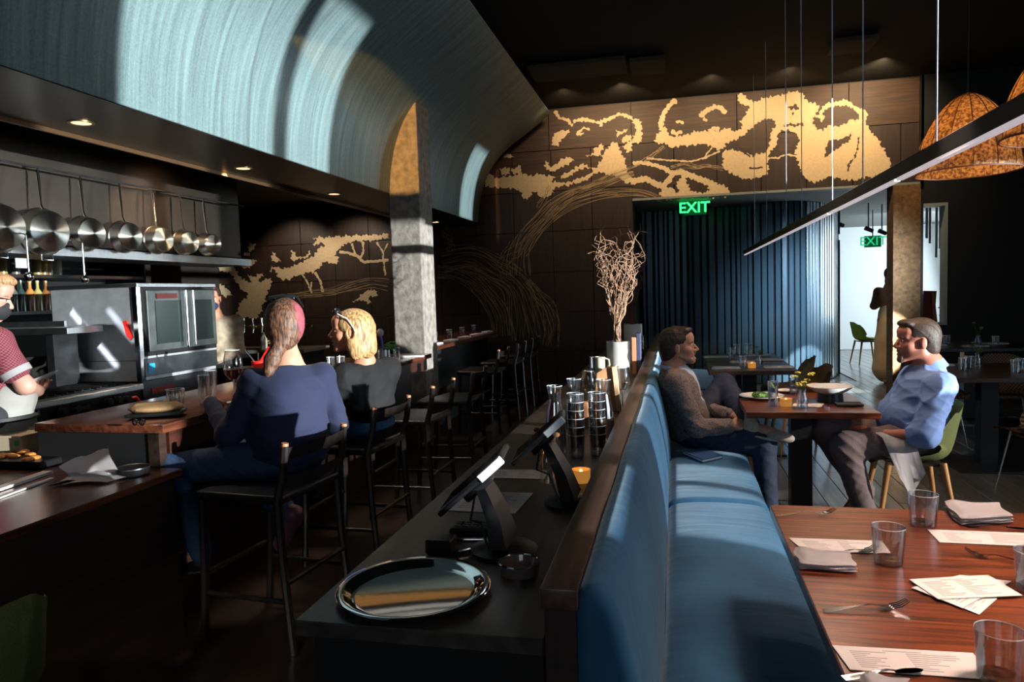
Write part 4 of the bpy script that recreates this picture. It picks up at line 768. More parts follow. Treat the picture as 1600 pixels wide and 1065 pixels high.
# far low table by the wall, hardly lit
# ============================================================ SERVICE COUNTER AND BANQUETTE
CZ = .785
t = thing('service_counter', 'long dark service counter behind the blue banquette back', 'counter', (-.52, 4.5, 0))
obj('top', bx(-.80, -.262, 1.33, 8.6, CZ-.035, CZ, bev=.003), 'counter', t)
obj('front_panel', bx(-.77, -.74, 1.38, 8.55, 0, CZ-.035), 'black', t); obj('end_panel', bx(-.77, -.27, 1.36, 1.39, 0, CZ-.035), 'black', t)
def loft(prof, y0, y1, n, wr=None, r=.05, m='velvet', name='cushion', parent=None):
    pr = smoothp(list(prof)+[prof[0]], 2)[:-1]; c = Vector((sum(p[0] for p in pr)/len(pr), sum(p[1] for p in pr)/len(pr))); bm = bmesh.new(); rings = []
    P2 = [Vector(p) for p in pr]; K = len(P2); nr = []
    for i in range(K): d = P2[(i+1) % K]-P2[i-1]; q = Vector((d.y, -d.x)).normalized(); nr.append(q if q.dot(P2[i]-c) > 0 else -q)
    ss = sorted({*[q*r/(y1-y0) for q in (.0, .05, .15, .3, .5, .75)], *[1-q*r/(y1-y0) for q in (.0, .05, .15, .3, .5, .75)], *[r/(y1-y0)+(1-2*r/(y1-y0))*k/n for k in range(n+1)]})
    for s in ss:
        y = y0+(y1-y0)*s; e = min(y-y0, y1-y); ins = r-math.sqrt(max(0, r*r-(r-e)**2)) if e < r else 0
        rings.append([bm.verts.new((p.x-q.x*(ins+(wr(y, p.x, p.y) if wr else 0)), y, p.y-q.y*(ins+(wr(y, p.x, p.y) if wr else 0)))) for p, q in zip(P2, nr)])
    for a, b_ in zip(rings, rings[1:]):
        for i in range(K): bm.faces.new((a[i], a[(i+1) % K], b_[(i+1) % K], b_[i]))
    bm.faces.new(rings[0][::-1]); bm.faces.new(rings[-1]); bmesh.ops.recalc_face_normals(bm, faces=bm.faces)
    me = bpy.data.meshes.new(name); bm.to_mesh(me); bm.free(); return obj(name, me, m, parent, 60)
bq = thing('banquette', 'long blue velvet banquette with a dark wooden back rail', 'banquette', (.05, 4.6, 0))
obj('back_rail', bx(-.262, -.190, 1.30, 9.2, .86, .902, bev=.004, seg=2), 'capwood', bq)
obj('back_board', bx(-.255, -.195, 1.31, 9.2, 0, .86), 'darkwood', bq); obj('seat_base', bx(-.19, .34, 1.30, 9.2, 0, .30), 'black', bq)
bp = [(-.205, .32), (-.205, .60), (-.205, .86), (-.192, .893), (-.165, .905), (-.135, .895), (-.112, .85), (-.088, .75), (-.064, .62), (-.052, .50), (-.050, .40), (-.06, .32), (-.12, .31)]
sp = [(-.06, .30), (-.062, .38), (-.05, .438), (.02, .455), (.16, .462), (.30, .458), (.385, .445), (.412, .41), (.415, .35), (.40, .305), (.3, .295), (.1, .295)]
def wrk(seed, amp):
    r = np.random.default_rng(seed); ph = r.uniform(0, 6.28, 8)
    def f(y, x, z): return amp*(.25*max(0, math.sin(31*y+6*x+ph[0]+2*math.sin(3*y+ph[1])))**4 * (.5+.5*math.sin(5*x*3+2*y+ph[2])) + .6*math.sin(9*y+7*z+ph[3])*math.sin(8*x+ph[4]+y) + .12*max(0, math.sin(70*y+9*x+ph[5]))**6*(.5+.5*math.sin(9*x+ph[6]-y*2)))
    return f
for k, (a, c2) in enumerate(((1.32, 3.44), (3.455, 5.35), (5.365, 7.25), (7.265, 9.15))):
    loft(sp, a, c2, 210 if k < 2 else 60, wrk(k+3, .0035), .04, name='seat_cushion', parent=bq)
for k, (a, c2) in enumerate(((1.31, 4.30), (4.31, 6.7), (6.71, 9.15))):
    loft(bp, a, c2, 200 if k == 0 else 90, wrk(k+13, .004), .03, name='back_cushion', parent=bq)

# point of sale tablets
def tablet(u, v, y, bu, bv, lb, L_=.235, Wd=.20):
    c = at_y(u, v, y); f = at_z(bu, bv, CZ); t = thing('counter_tablet', lb, 'tablet', (f.x, f.y, CZ), 'tablets on swivel stands')
    th = math.radians(41); R = (Matrix.Rotation(.12, 4, 'Z') @ Matrix.Rotation(-th, 4, 'Y'))
    b = B(); b.box(-L_/2, L_/2, -Wd/2, Wd/2, -.008, .008, bev=.004, seg=2); bmesh.ops.transform(b.bm, matrix=Matrix.Translation(c) @ R, verts=b.bm.verts); o = obj('tablet_body', b, 'blackmetal', t)
    b = B(); b.box(-L_/2+.012, L_/2-.012, -Wd/2+.012, Wd/2-.012, .008, .0095); bmesh.ops.transform(b.bm, matrix=Matrix.Translation(c) @ R, verts=b.bm.verts); obj('dark_screen', b, mat('dark_tablet_screen', (.01, .012, .016), .08), o)
    b = B(); b.box(L_*.16, L_/2+.004, -Wd/2-.004, -Wd/2+.012, -.012, .012, bev=.002); bmesh.ops.transform(b.bm, matrix=Matrix.Translation(c) @ R, verts=b.bm.verts); n = obj('card_reader', b, mat('white_plastic', (.72, .74, .8), .35), t)
    b = B(); b.box(-.05, .05, -.05, .05, -.035, -.008, bev=.008, seg=2); bmesh.ops.transform(b.bm, matrix=Matrix.Translation(c) @ R, verts=b.bm.verts); obj('tablet_mount', b, 'blackmetal', t)
    top = c + (R @ Vector((.01, 0, -.03))) ; base = Vector((f.x, f.y, CZ+.03)); mid = top.lerp(base, .45)+Vector((.012, 0, .0))
    b = B(); rows = []
    for s, w in ((0, .045), (.15, .05), (.6, .058), (1, .07)):
        p = top.lerp(mid, min(1, s*2)) if s < .5 else mid.lerp(base, s*2-1); rows.append((p, w))
    prev = None; bm = b.bm
    for p, w in rows:
        q = [bm.verts.new(p+Vector((sx*w*.32, sy*w, 0))) for sx, sy in ((-1, -1), (1, -1), (1, 1), (-1, 1))]
        if prev:
            for i in range(4): bm.faces.new((prev[i], prev[(i+1) % 4], q[(i+1) % 4], q[i]))
        else: bm.faces.new(q[::-1])
        prev = q
    bm.faces.new(prev); obj('stand_arm', b, 'blackmetal', t, 30)
    b = B(); b.lathe([(0, CZ+.001), (.085, CZ+.001), (.088, CZ+.012), (.05, CZ+.026), (0, CZ+.034)], (f.x, f.y, 0), 28); obj('stand_base', b, 'blackmetal', t)
    b = B(); b.tube([top+Vector((-.02, -.03, -.02)), top+Vector((-.03, -.05, -.09)), mid+Vector((-.03, -.06, -.02)), base+Vector((-.02, -.07, -.02))], .0035, 6); obj('cable', b, 'black', t)
tablet(742, 748, 1.95, 788, 862, 'near black tablet on a swivel stand on the service counter')
tablet(842, 682, 2.45, 893, 788, 'farther black tablet on a swivel stand, in front of the carafes')
# papers
def paper(pts, z, lb, cat='paper', name='menu_sheet', lines=12, grp=None, m='paper', title=True):
    P = [at_z(u, v, z) for u, v in pts]; c = sum(P, Vector())/4; t = thing(name, lb, cat, (c.x, c.y, z-.0005), grp)
    obj('sheet', B().prism([(p.x, p.y) for p in P], 2, z-.0005, z+.0008), m, t, 0); b = B()
    def bl(s, w): return P[0].lerp(P[1], s).lerp(P[3].lerp(P[2], s), w)
    for k in range(lines):
        w0 = .12+.8*k/lines
        for s0, s1 in ((.10, rng.uniform(.2, .42)), (.5, rng.uniform(.6, .9))):
            if k == 0 and title: s0, s1 = .35, .62
            q = [bl(s0, w0), bl(s1, w0), bl(s1, w0+.25/lines), bl(s0, w0+.25/lines)]; b.prism([(p.x, p.y) for p in q], 2, z+.0009, z+.0012)
            if k == 0: break
    obj('printed_lines', b, 'ink', t, 0); return t
paper([(768, 733), (858, 734), (850, 748), (765, 746)], CZ+.002, 'printed sheet on the service counter between the tablets', lines=5)
paper([(730, 767), (833, 770), (805, 802), (700, 797)], CZ+.002, 'printed sheet lying behind the near tablet stand', lines=9)
# steel tray
c = Vector((-.595, 1.505, CZ)); t = thing('steel_tray', 'round polished steel serving tray at the near end of the counter', 'tray', c)
obj('tray_body', B().lathe([(0, CZ+.002), (.132, CZ+.002), (.146, CZ+.006), (.158, CZ+.017), (.174, CZ+.019), (.1765, CZ+.0165), (.1745, CZ+.0145), (.160, CZ+.014), (.148, CZ+.0025), (.132, CZ), (0, CZ)], c*1.0-Vector((0, 0, CZ)), 96), mat('mirror_steel', (.62, .62, .62), .06, 1, bump=.04, scale=60), t, 60)
# clutter between tray and tablets
t = thing('card_terminal', 'black card terminal with keys lying on the service counter', 'terminal', at_z(738, 832, CZ)); q = at_z(735, 832, CZ)
obj('terminal_body', bx(q.x-.055, q.x+.06, q.y-.03, q.y+.04, CZ+.001, CZ+.022, bev=.005, rot=(0, 0, .08)), 'blackmetal', t)
for i in range(4):
    for j in range(3): obj('key', bx(q.x-.04+i*.024, q.x-.025+i*.024, q.y-.018+j*.018, q.y-.008+j*.018, CZ+.022, CZ+.026), 'darksteel', t)
q = at_z(733, 843, CZ); solo('chrome_pen', B().cyl((q.x-.05, q.y-.02, CZ+.006), (q.x+.06, q.y-.006, CZ+.006), .005), 'chrome', 'slim chrome pen in front of the card terminal', 'pen')
q = at_z(690, 862, CZ); solo('black_box', bx(q.x-.035, q.x+.035, q.y-.03, q.y+.03, CZ+.001, CZ+.04, bev=.004), 'blackmetal', 'small black box behind the steel tray', 'box')
q = at_z(738, 862, CZ); solo('brass_opener', B().tube([(q.x-.03, q.y-.03, CZ+.006), (q.x, q.y, CZ+.008), (q.x+.02, q.y+.035, CZ+.006)], [.008, .005, .009], 8), 'chrome', 'bottle opener lying behind the steel tray', 'opener')
q = at_z(818, 895, CZ); t = thing('glass_ashtray', 'low round glass dish right of the steel tray', 'dish', (q.x-.01, q.y, CZ)); obj('dish_body', B().lathe([(0, CZ+.003), (.04, CZ+.003), (.047, CZ+.028), (.051, CZ+.028), (.047, CZ+.001), (0, CZ+.001)], (q.x-.01, q.y, 0), 28), mat('smoky_glass', (.10, .08, .075), .08, spec=.9), t)
obj('dish_rim', B().lathe([(.047, CZ+.028), (.049, CZ+.031), (.051, CZ+.028)], (q.x-.01, q.y, 0), 28), 'chrome', t)
def candle(loc, lb, r=.032, h=.045, grp='tea lights on the tables', on=True):
    x, y, z = loc; t = thing('tea_light', lb, 'candle', loc, grp)
    obj('candle_cup', B().lathe([(0, z), (r, z), (r*1.08, z+h), (r*.98, z+h), (r*.92, z+.006), (0, z+.006)], (x, y, 0), 20), 'amber' if on else 'brass', t)
    obj('wax', B().lathe([(0, z+h*.5), (r*.9, z+h*.5)], (x, y, 0), 16), 'kraft', t)
    if on: obj('flame', B().sph((x, y, z+h*.5+.012), .006, 8, (1, 1, 1.8)), 'flame', t)
    return t
q = at_z(908, 752, CZ); candle((q.x, q.y, CZ), 'glowing tea light behind the farther tablet stand')
def carafe(loc, lb, h=.27, r=.045):
    x, y, z = loc; t = thing('glass_carafe', lb, 'carafe', loc, 'glass carafes on the service counter')
    pr = [(r*.92, z+.004), (r, z+.02), (r*.97, z+h*.35), (r*.80, z+h*.58), (r*.58, z+h*.74), (r*.52, z+h*.80), (r*.62, z+h*.92), (r*.72, z+h)]
    obj('carafe_wall', B().lathe([(0, z)]+pr+[(p[0]-.002, p[1]) for p in pr[::-1]]+[(0, z+.008)], (x, y, 0), 30), 'glassb', t, 50)
    obj('rim', B().lathe([(r*.72-.0015, z+h), (r*.72, z+h+.0015), (r*.72+.001, z+h)], (x, y, 0), 30), 'rimglass', t); obj('thick_base', B().lathe([(0, z+.001), (r*.9, z+.001), (r*.96, z+.012), (0, z+.016)], (x, y, 0), 24), 'baseglass', t); return t
for (u, v), lb in zip(((869, 708), (899, 690), (945, 693)), ('clear carafe, leftmost, behind the farther tablet', 'clear carafe behind the left stack of glasses', 'clear carafe behind the right stack of glasses')):
    q = at_z(u, v, CZ); carafe((q.x, q.y, CZ), lb, .285)
for s, (u, v) in enumerate(((901, 712), (934, 710))):
    q = at_z(u, v, CZ)
    for k in range(6): tumbler((q.x, q.y, CZ+.001+k*.034), 'glass in the %s stack on the service counter, %s' % (('left', 'right')[s], ('at the bottom', 'second from the bottom', 'third from the bottom', 'third from the top', 'second from the top', 'on top')[k]), 'stacked glasses by the carafes', .036, .088, mt='glassb', name='stacked_tumbler')
def wb_(lb, u, v, z0, z1, w, d, m, name, cat, rot=0):
    q = at_z(u, v, CZ); return solo(name, rotz(bx(-w/2, w/2, -d/2, d/2, z0, z1, bev=.003), (q.x, q.y, 0), rot), m, lb, cat)
t = thing('menu_holder', 'tall tan wooden menu wedge leaning behind the wine glasses', 'menu holder', at_z(950, 640, CZ)); q = at_z(948, 642, CZ)
b = B(); b.prism([(q.x-.07, CZ+.001), (q.x+.075, CZ+.001), (q.x+.045, CZ+.24), (q.x+.01, CZ+.25), (q.x-.05, CZ+.215)], 1, q.y, q.y+.06); obj('wooden_body', b, 'kraft', t, 0)
b = B(); b.prism([(q.x+.058, CZ+.002), (q.x+.08, CZ+.002), (q.x+.055, CZ+.255), (q.x+.035, CZ+.25)], 1, q.y-.012, q.y+.05); obj('pale_front_board', b, mat('pale_wood_board', (.74, .50, .30), .6), t, 0)
wb_('low tan wooden block behind the stacked glasses', 905, 668, CZ, CZ+.13, .10, .05, 'kraft', 'wooden_block', 'block')
for (u, v), lb, s in zip(((921, 640), (973, 638)), ('empty wine glass left of the tan menu wedge', 'empty wine glass right of the tan menu wedge, before the planter'), (.95, 1.05)):
    q = at_z(u, v, CZ); wine_glass((q.x, q.y, CZ), lb, s, False, 'empty wine glasses on the counter', .047)
q = at_z(938, 600, CZ); t = thing('ceramic_mug', 'pale ceramic mug with a looped handle behind the menu wedge', 'mug', (q.x, q.y, CZ)); obj('mug_body', B().lathe([(0, CZ), (.035, CZ), (.038, CZ+.20), (.033, CZ+.20), (.030, CZ+.01), (0, CZ+.01)], (q.x, q.y, 0), 20), mat('pale_ceramic', (.52, .49, .36), .4), t)
obj('mug_handle', B().tube([(q.x+.036, q.y, CZ+.19), (q.x+.065, q.y, CZ+.18), (q.x+.07, q.y, CZ+.14), (q.x+.04, q.y, CZ+.11)], .006), mat('pale_ceramic_handle', (.6, .56, .42), .4), t)
q = at_z(926, 600, CZ); solo('rolled_towel', B().cyl((q.x, q.y, CZ), (q.x, q.y, CZ+.20), .022, .02, 12), mat('grey_towel', (.35, .36, .42), .9), 'pale grey rolled towel standing left of the ceramic mug', 'towel')
def planter(u, v, r, h, lb, nst, m, hh, sd, spread):
    q = at_z(u, v, CZ); x, y = q.x, q.y; t = thing('twig_planter', lb, 'planter', (x, y, CZ), 'cylinder planters of twigs'); obj('pot', B().lathe([(0, CZ), (r, CZ), (r, CZ+h), (r-.008, CZ+h), (r-.008, CZ+h-.05), (0, CZ+h-.05)], (x, y, 0), 36), 'planter', t)
    rg = np.random.default_rng(sd); z0 = CZ+h-.05
    for k in range(nst):
        a = rg.uniform(0, 6.28); bx_, by_ = x+r*.5*math.cos(a), y+r*.5*math.sin(a); b2 = a+rg.uniform(-.8, .8); H = hh*rg.uniform(.72, 1.0); pts = []; rr = []
        ph = rg.uniform(0, 6.28, 4); n = 26; cl = rg.uniform(.03, .075)*spread
        for i in range(n+1):
            s = i/n; env = .30+1.35*math.sin(min(1, max(0, s-.28)/.72)*2.2)*spread; sq = -.5*r*math.sin(min(1, s/.35)*PI)
            cx_ = bx_+math.cos(b2)*(r*.9*env*s+sq*.9); cy2 = by_+math.sin(b2)*(r*.9*env*s+sq*.9); w = max(0, s-.34)*1.6
            top = 1-.25*max(0, s-.8)*5*rg.uniform(0, .3)
            pts.append(Vector((cx_+cl*w*math.sin(19*s+ph[0])+.5*cl*w*math.sin(41*s+ph[1]), cy2+cl*w*math.cos(23*s+ph[2]), z0+H*(s-.06*w*math.sin(17*s+ph[3]))*top))); rr.append(.0042*(1-.6*s))
        obj('twig', B().tube(pts, rr, 5), m, t, 60)
        if k % 3 < 2:
            i0 = int(n*rg.uniform(.45, .75)); p = pts[i0]; q2 = [p]; dd = rg.uniform(0, 6.28); rad = rg.uniform(.02, .05)
            for i in range(14): an = i/14*5.2; q2.append(p+Vector((math.cos(dd)*rad*math.sin(an)*1.1, math.sin(dd)*rad*math.sin(an), rad*(1-math.cos(an))*1.1+.004*i)))
            obj('curled_twig', B().tube(q2, .0026, 5), m, t, 60)
planter(967, 596, .085, .30, 'pale grey cylinder planter holding tall pale curly twigs', 34, 'twig', .95, 5, 1.0)
planter(990, 566, .085, .36, 'second grey planter, with rust red twigs, behind the first', 14, 'rust', .95, 9, .9)
for k, (u, w, h, m) in enumerate(((990, .035, .30, mat('copper_book_spine', (.62, .27, .14), .5)), (997, .03, .33, mat('navy_book_spine', (.05, .06, .12), .6)))):
    q = at_z(u, 588, CZ); solo('tall_book', bx(q.x-w/2, q.x+w/2, 5.75, 5.95, CZ+.001, CZ+h, bev=.002), m, ('copper coloured book spine beside the twig planter', 'dark navy book beside the copper coloured one')[k], 'book', 'books by the planters')
for k in range(4): tumbler((-.34, 6.7, CZ+.001+k*.05), 'glass in the far stack behind the planters, ' + ('bottom one', 'second from bottom', 'second from top', 'top one')[k], 'far stack of glasses behind the planters', .042, .10, mt='glassb', name='stacked_tumbler')
q = at_z(856, 752, CZ); t = thing('bud_vase', 'clear vase with dried flowers behind the farther tablet', 'vase', (q.x, q.y, CZ)); obj('vase_body', B().lathe([(0, CZ), (.028, CZ), (.03, CZ+.08), (.018, CZ+.11), (.02, CZ+.13)], (q.x, q.y, 0), 20), 'glass', t)
for k in range(7):
    a = k*.9; p = Vector((q.x+.035*math.cos(a), q.y+.035*math.sin(a), CZ+.17+.02*math.sin(k*2))); s = obj('stem', B().tube([(q.x, q.y, CZ+.02), (q.x, q.y, CZ+.1), p], .0018, 5), 'leaf', t)
    obj('dried_bloom', B().sph(p, .013, 8, (1, 1, .7)), ('kraft', 'rust', 'yellow')[k % 3], s)

# ============================================================ TABLES
def table(x0, x1, y0, y1, lb, mtop='tablewood', th=.035, zt=.752, name='dining_table', leg=None):
    cx, cy2 = (x0+x1)/2, (y0+y1)/2; t = thing(name, lb, 'table', (cx, cy2, 0), 'square wooden dining tables')
    obj('tabletop', bx(x0, x1, y0, y1, zt-th, zt, bev=.003), mtop, t); lx = leg or cx
    obj('pedestal', bx(lx-.06, lx+.06, cy2-.06, cy2+.06, .02, zt-th), 'blackmetal', t); obj('base_plate', bx(lx-.28, lx+.28, cy2-.28, cy2+.28, .0, .02, bev=.004), 'blackmetal', t); return t
table(.285, 1.75, .55, 2.41, 'reddish wooden table laid with menus, nearest the camera')
table(.375, 1.075, 4.20, 4.98, 'reddish brown table between the two talking men', leg=.72)
table(.26, .98, 6.27, 7.05, 'dark laid table before the blue ribbed wall, the nearer half', 'darkwood')
table(.26, .98, 7.07, 7.85, 'dark laid table before the blue ribbed wall, the farther half', 'darkwood')
TZ = .753
# near table: menus, napkins, glasses, forks
paper([(1232, 840), (1378, 845), (1392, 864), (1258, 862)], TZ+.001, 'printed menu on the near table behind the napkin at the banquette side', lines=9, grp='single menus on the near table')
paper([(1449, 827), (1640, 834), (1650, 855), (1468, 847)], TZ+.001, 'printed menu at the far right of the near table', lines=9, grp='single menus on the near table')
paper([(1300, 1008), (1520, 1020), (1556, 1062), (1328, 1046)], TZ+.001, 'printed menu at the bottom edge of the photo on the near table', lines=10, grp='single menus on the near table')
for k, (pt, lb) in enumerate((([(1436, 922), (1510, 902), (1558, 935), (1530, 960)], 'printed card at the bottom of the fanned stack of three'), ([(1424, 918), (1500, 898), (1580, 908), (1504, 950)], 'printed card in the middle of the fanned stack of three'), ([(1420, 905), (1544, 898), (1598, 930), (1466, 936)], 'printed card on top of the fanned stack of three'))):
    paper(pt, TZ+.0012+k*.0022, lb, lines=11, name='menu_card', grp='fanned menu cards on the near table')
def big_napkin(pts, lb, h=.022, folds=True, grp='linen napkins on the near table'):
    P = [at_z(u, v, TZ+h*.6) for u, v in pts]; c = sum(P, Vector())/4; t = thing('linen_napkin', lb, 'napkin', (c.x, c.y, TZ), grp); n = 16
    def lay(z0, am, sh, nm):
        rows = []
        for i in range(n+1):
            s = i/n; row = []
            for j in range(n+1):
                w = j/n; p = P[0].lerp(P[1], w).lerp(P[3].lerp(P[2], w), s); e = min(s, 1-s, w, 1-w); p = p.lerp(c, .0)
                p.z = TZ + z0 + am*(math.sin(3.1*w+sh)*math.sin(2.7*s+.4)*.5+.5)*min(1, e*6+.25) ; p.x += .004*math.sin(7*s+sh); p.y += .004*math.sin(6*w+sh); row.append(p)
            rows.append(row)
        obj(nm, B().sheet(rows, -.004), 'linen', t, 60)
    lay(.004, h*.3, .2, 'lower_fold'); lay(h*.35, h*.4, 1.1, 'middle_fold'); lay(h*.62, h*.75, 2.0, 'top_fold')
big_napkin([(1240, 858), (1327, 862), (1338, 886), (1248, 882)], 'folded linen napkin on the banquette side of the near table', .026)
big_napkin([(1474, 785), (1560, 786), (1583, 808), (1500, 812)], 'folded linen napkin at the far edge of the near table', .030)
big_napkin([(1350, 1052), (1420, 1062), (1425, 1085), (1345, 1080)], 'folded linen napkin cut off by the bottom of the photo', .02)
def fork(u0, v0, u1, v1, lb, knife=False):
    a, e = at_z(u0, v0, TZ), at_z(u1, v1, TZ); a.z = e.z = TZ; d = (e-a).normalized(); L_ = min(.21, max(.15, (e-a).length)); s = Vector((-d.y, d.x, 0)); t = thing('table_knife' if knife else 'dinner_fork', lb, 'knife' if knife else 'fork', a, 'cutlery on the near table')
    z = lambda f, h, w: a+d*(L_*f)+s*w+Vector((0, 0, h))
    b = B(); rows = []
    for f, h, w in ((0, .004, .0085), (.12, .005, .009), (.35, .010, .005), (.55, .013, .0034), (.66, .010, .0036)): rows.append([z(f, h, -w), z(f, h, 0), z(f, h, w)])
    obj('handle', b.sheet(rows, .0028), 'chrome', t, 60); b = B(); rows = []
    if knife:
        for f, w in ((.64, .005), (.8, .009), (.95, .007), (1.0, .001)): rows.append([z(f, .008, -w), z(f, .008, w)])
        obj('blade', b.sheet(rows, .0015), 'chrome', t); return
    for f, h, w in ((.65, .010, .004), (.71, .006, .011), (.78, .005, .0125), (.82, .006, .0125)): rows.append([z(f, h, -w), z(f, h, -w/3), z(f, h, w/3), z(f, h, w)])
    obj('fork_head', b.sheet(rows, .002), 'chrome', t, 60)
    for k in range(4): w = -.0105+.007*k; obj('tine', B().tube([z(.81, .007, w), z(.9, .009, w), z(1.0, .019, w*.8)], [.0017, .0015, .0008], 5), 'chrome', t)
fork(1212, 807, 1305, 803, 'fork lying alone at the far left corner of the near table')
fork(1287, 956, 1418, 950, 'fork lying alone in the middle of the banquette side')
fork(1290, 870, 1362, 862, 'fork tucked beneath the banquette side napkin')
fork(1620, 885, 1553, 874, 'fork at the right edge of the near table'); fork(1510, 822, 1600, 830, 'knife beneath the far edge napkin', True)
fork(1318, 1062, 1368, 1058, 'knife at the bottom edge of the photo', True)
for (u, v), lb in zip(((1388, 880), (1442, 822), (1562, 1066), (1616, 925)), ('empty tumbler in the middle of the near table', 'empty tumbler near the far edge beside the napkin', 'empty tumbler at the bottom right corner of the photo', 'tumbler cut by the right edge beside the menu cards')):
    q = at_z(u, v-2, TZ); tumbler((q.x, q.y, TZ+.001), lb, 'empty tumblers on the near table', .0405, .092)
# men's table
q = at_z(1208, 634, TZ); tumbler((q.x, q.y, TZ+.001), 'tall glass of water with a lime slice on the table between the men', None, .031, .145, .8, name='highball_glass'); g_ = [o for o in COL.objects if o.name.startswith('highball_glass')][0]
obj('lime_slice', B().cyl((q.x-.008, q.y-.01, TZ+.12), (q.x-.002, q.y-.012, TZ+.124), .02, None, 16), mat('lime', (.45, .60, .12), .5), g_)
q = at_z(1190, 622, TZ); t = thing('salad_plate', 'wide pale plate with a leafy salad before the man in the jacket', 'plate', (q.x, q.y, TZ)); obj('plate_body', B().lathe([(0, TZ+.003), (.06, TZ+.003), (.12, TZ+.018), (.135, TZ+.022), (.134, TZ+.019), (.06, TZ), (0, TZ)], (q.x, q.y, 0), 36), 'porcelain', t)
b = B()
for k in range(70): a, r = rng.uniform(0, 6.28), rng.uniform(0, .055); b.box(q.x+r*math.cos(a)-.012, q.x+r*math.cos(a)+.012, q.y+r*math.sin(a)-.007, q.y+r*math.sin(a)+.007, TZ+.012+rng.uniform(0, .02), TZ+.014+rng.uniform(0, .02), rot=tuple(rng.uniform(-.9, .9, 3)))
obj('salad_leaves', b, 'leaf', t, kind='stuff')
q = at_z(1229, 612, TZ); t = thing('side_plate', 'small white side plate behind the tall water glass', 'plate', (q.x, q.y, TZ)); obj('plate_body', B().lathe([(0, TZ+.003), (.05, TZ+.003), (.075, TZ+.014), (.074, TZ+.011), (.05, TZ), (0, TZ)], (q.x, q.y, 0), 28), 'porcelain', t)
q = at_z(1228, 634, TZ); candle((q.x, q.y, TZ), 'tea light in a dark cup between the tall glass and the small vase')
paper([(1240, 630), (1288, 630), (1283, 636), (1237, 636)], TZ+.001, 'pink toned menu slip between the candle and the bowl', lines=3)
def flower_vase(x, y, z, lb, n, h, m='yellow', r=.03, grp='small glass flower vases'):
    t = thing('flower_vase', lb, 'vase', (x, y, z), grp); obj('vase_body', B().lathe([(0, z), (r, z), (r*1.05, z+.05), (r*.6, z+.085), (r*.62, z+.11)], (x, y, 0), 20), 'glass', t); obj('vase_water', B().lathe([(0, z+.004), (r*.93, z+.004), (r*.97, z+.045), (0, z+.045)], (x, y, 0), 16), 'water', t)
    for k in range(n):
        a = k*2.4; p = Vector((x+h*.32*math.cos(a)*(.4+.6*k/n), y+h*.32*math.sin(a)*(.4+.6*k/n), z+h*(.8+.2*math.sin(k*1.7)))); s = obj('stem', B().tube([(x, y, z+.02), (x, y, z+.10), p], .0018, 5), 'leaf', t)
        b = B()
        for j in range(8): an = j*PI/4; b.sph(p+Vector((.012*math.cos(an), .012*math.sin(an), .003*math.sin(3*an))), .007, 6, (1, 1, .6))
        b.sph(p, .008, 6); obj('bloom', b, m, s)
q = at_z(1254, 636, TZ); flower_vase(q.x, q.y, TZ, 'small clear vase of yellow flowers between the two men', 9, .20)
q = at_z(1240, 615, TZ); tumbler((q.x, q.y, TZ), 'half full glass behind the vase of yellow flowers', None, .03, .11, .5)
q = at_z(1297, 626, TZ); t = thing('serving_bowl', 'wide white bowl on a dark foot before the man in the blue shirt', 'bowl', (q.x, q.y, TZ)); z = TZ+.04
obj('bowl_body', B().lathe([(0, z), (.05, z), (.095, z+.022), (.13, z+.048), (.134, z+.052), (.128, z+.051), (.09, z+.03), (.05, z+.008), (0, z+.006)], (q.x, q.y, 0), 40), 'porcelain', t); obj('dark_foot', B().lathe([(0, TZ), (.075, TZ), (.07, z+.008), (0, z+.008)], (q.x, q.y, 0), 28), 'blackmetal', t)
q = at_z(1270, 611, TZ); t = soft('bread_roll', [ell_((q.x, q.y, TZ+.028), (.05, .04, .03), None, .02), ell_((q.x+.04, q.y+.01, TZ+.025), (.035, .03, .025), None, .02)], .007, mat('brown_bread', (.42, .17, .07), .8, var=.3)); t.data.transform(Matrix.Translation((-q.x, -q.y, -TZ))); t.location = (q.x, q.y, TZ); tag(t, 'brown bread roll behind the flower vase and the white bowl', 'bread')
q = at_z(1322, 633, TZ); solo('bill_folder', bx(q.x-.06, q.x+.085, q.y-.05, q.y+.06, TZ+.001, TZ+.014, bev=.003), 'black', 'black bill folder at the corner by the man in the blue shirt', 'folder')
q = at_z(1292, 637, TZ); solo('key_ring', B().lathe([(.014, .002), (.02, .002), (.02, .007), (.014, .007)], (q.x, q.y, TZ), 20), 'chrome', 'steel key ring at the table edge below the white bowl', 'key ring')
# far tables
for (x, y, a), lb in zip(((.38, 7.5, .05), (.41, 6.45, .0), (.80, 7.65, .3), (.85, 7.15, .1), (.85, 6.5, .05), (.60, 6.95, .05)), ('napkin at the far left of the laid dark tables', 'napkin at the near left of the laid dark tables', 'tilted napkin at the far right corner of the laid dark tables', 'long napkin at the middle right of the laid dark tables', 'napkin at the near right of the laid dark tables', 'napkin in the middle of the laid dark tables')): napkin((x, y, .753), a, 'white ' + lb, 'napkins on the laid dark tables', .24, .10)
for (x, y, h), lb in zip(((.52, 7.3, .11), (.56, 6.55, .10), (.71, 7.7, .12), (.60, 7.75, .11)), ('beside the far left napkin', 'beside the near left napkin', 'in front of the far right napkin', 'at the far edge in the middle')): tumbler((x, y, .753), 'water glass on the laid dark tables ' + lb, 'glasses on the laid dark tables', .036, h)
candle((.63, 6.50, .753), 'glowing tea light on the laid dark table before the ribbed wall'); flower_vase(.70, 6.62, .753, 'small vase with dark stems on the laid dark table', 5, .17, 'leaf')

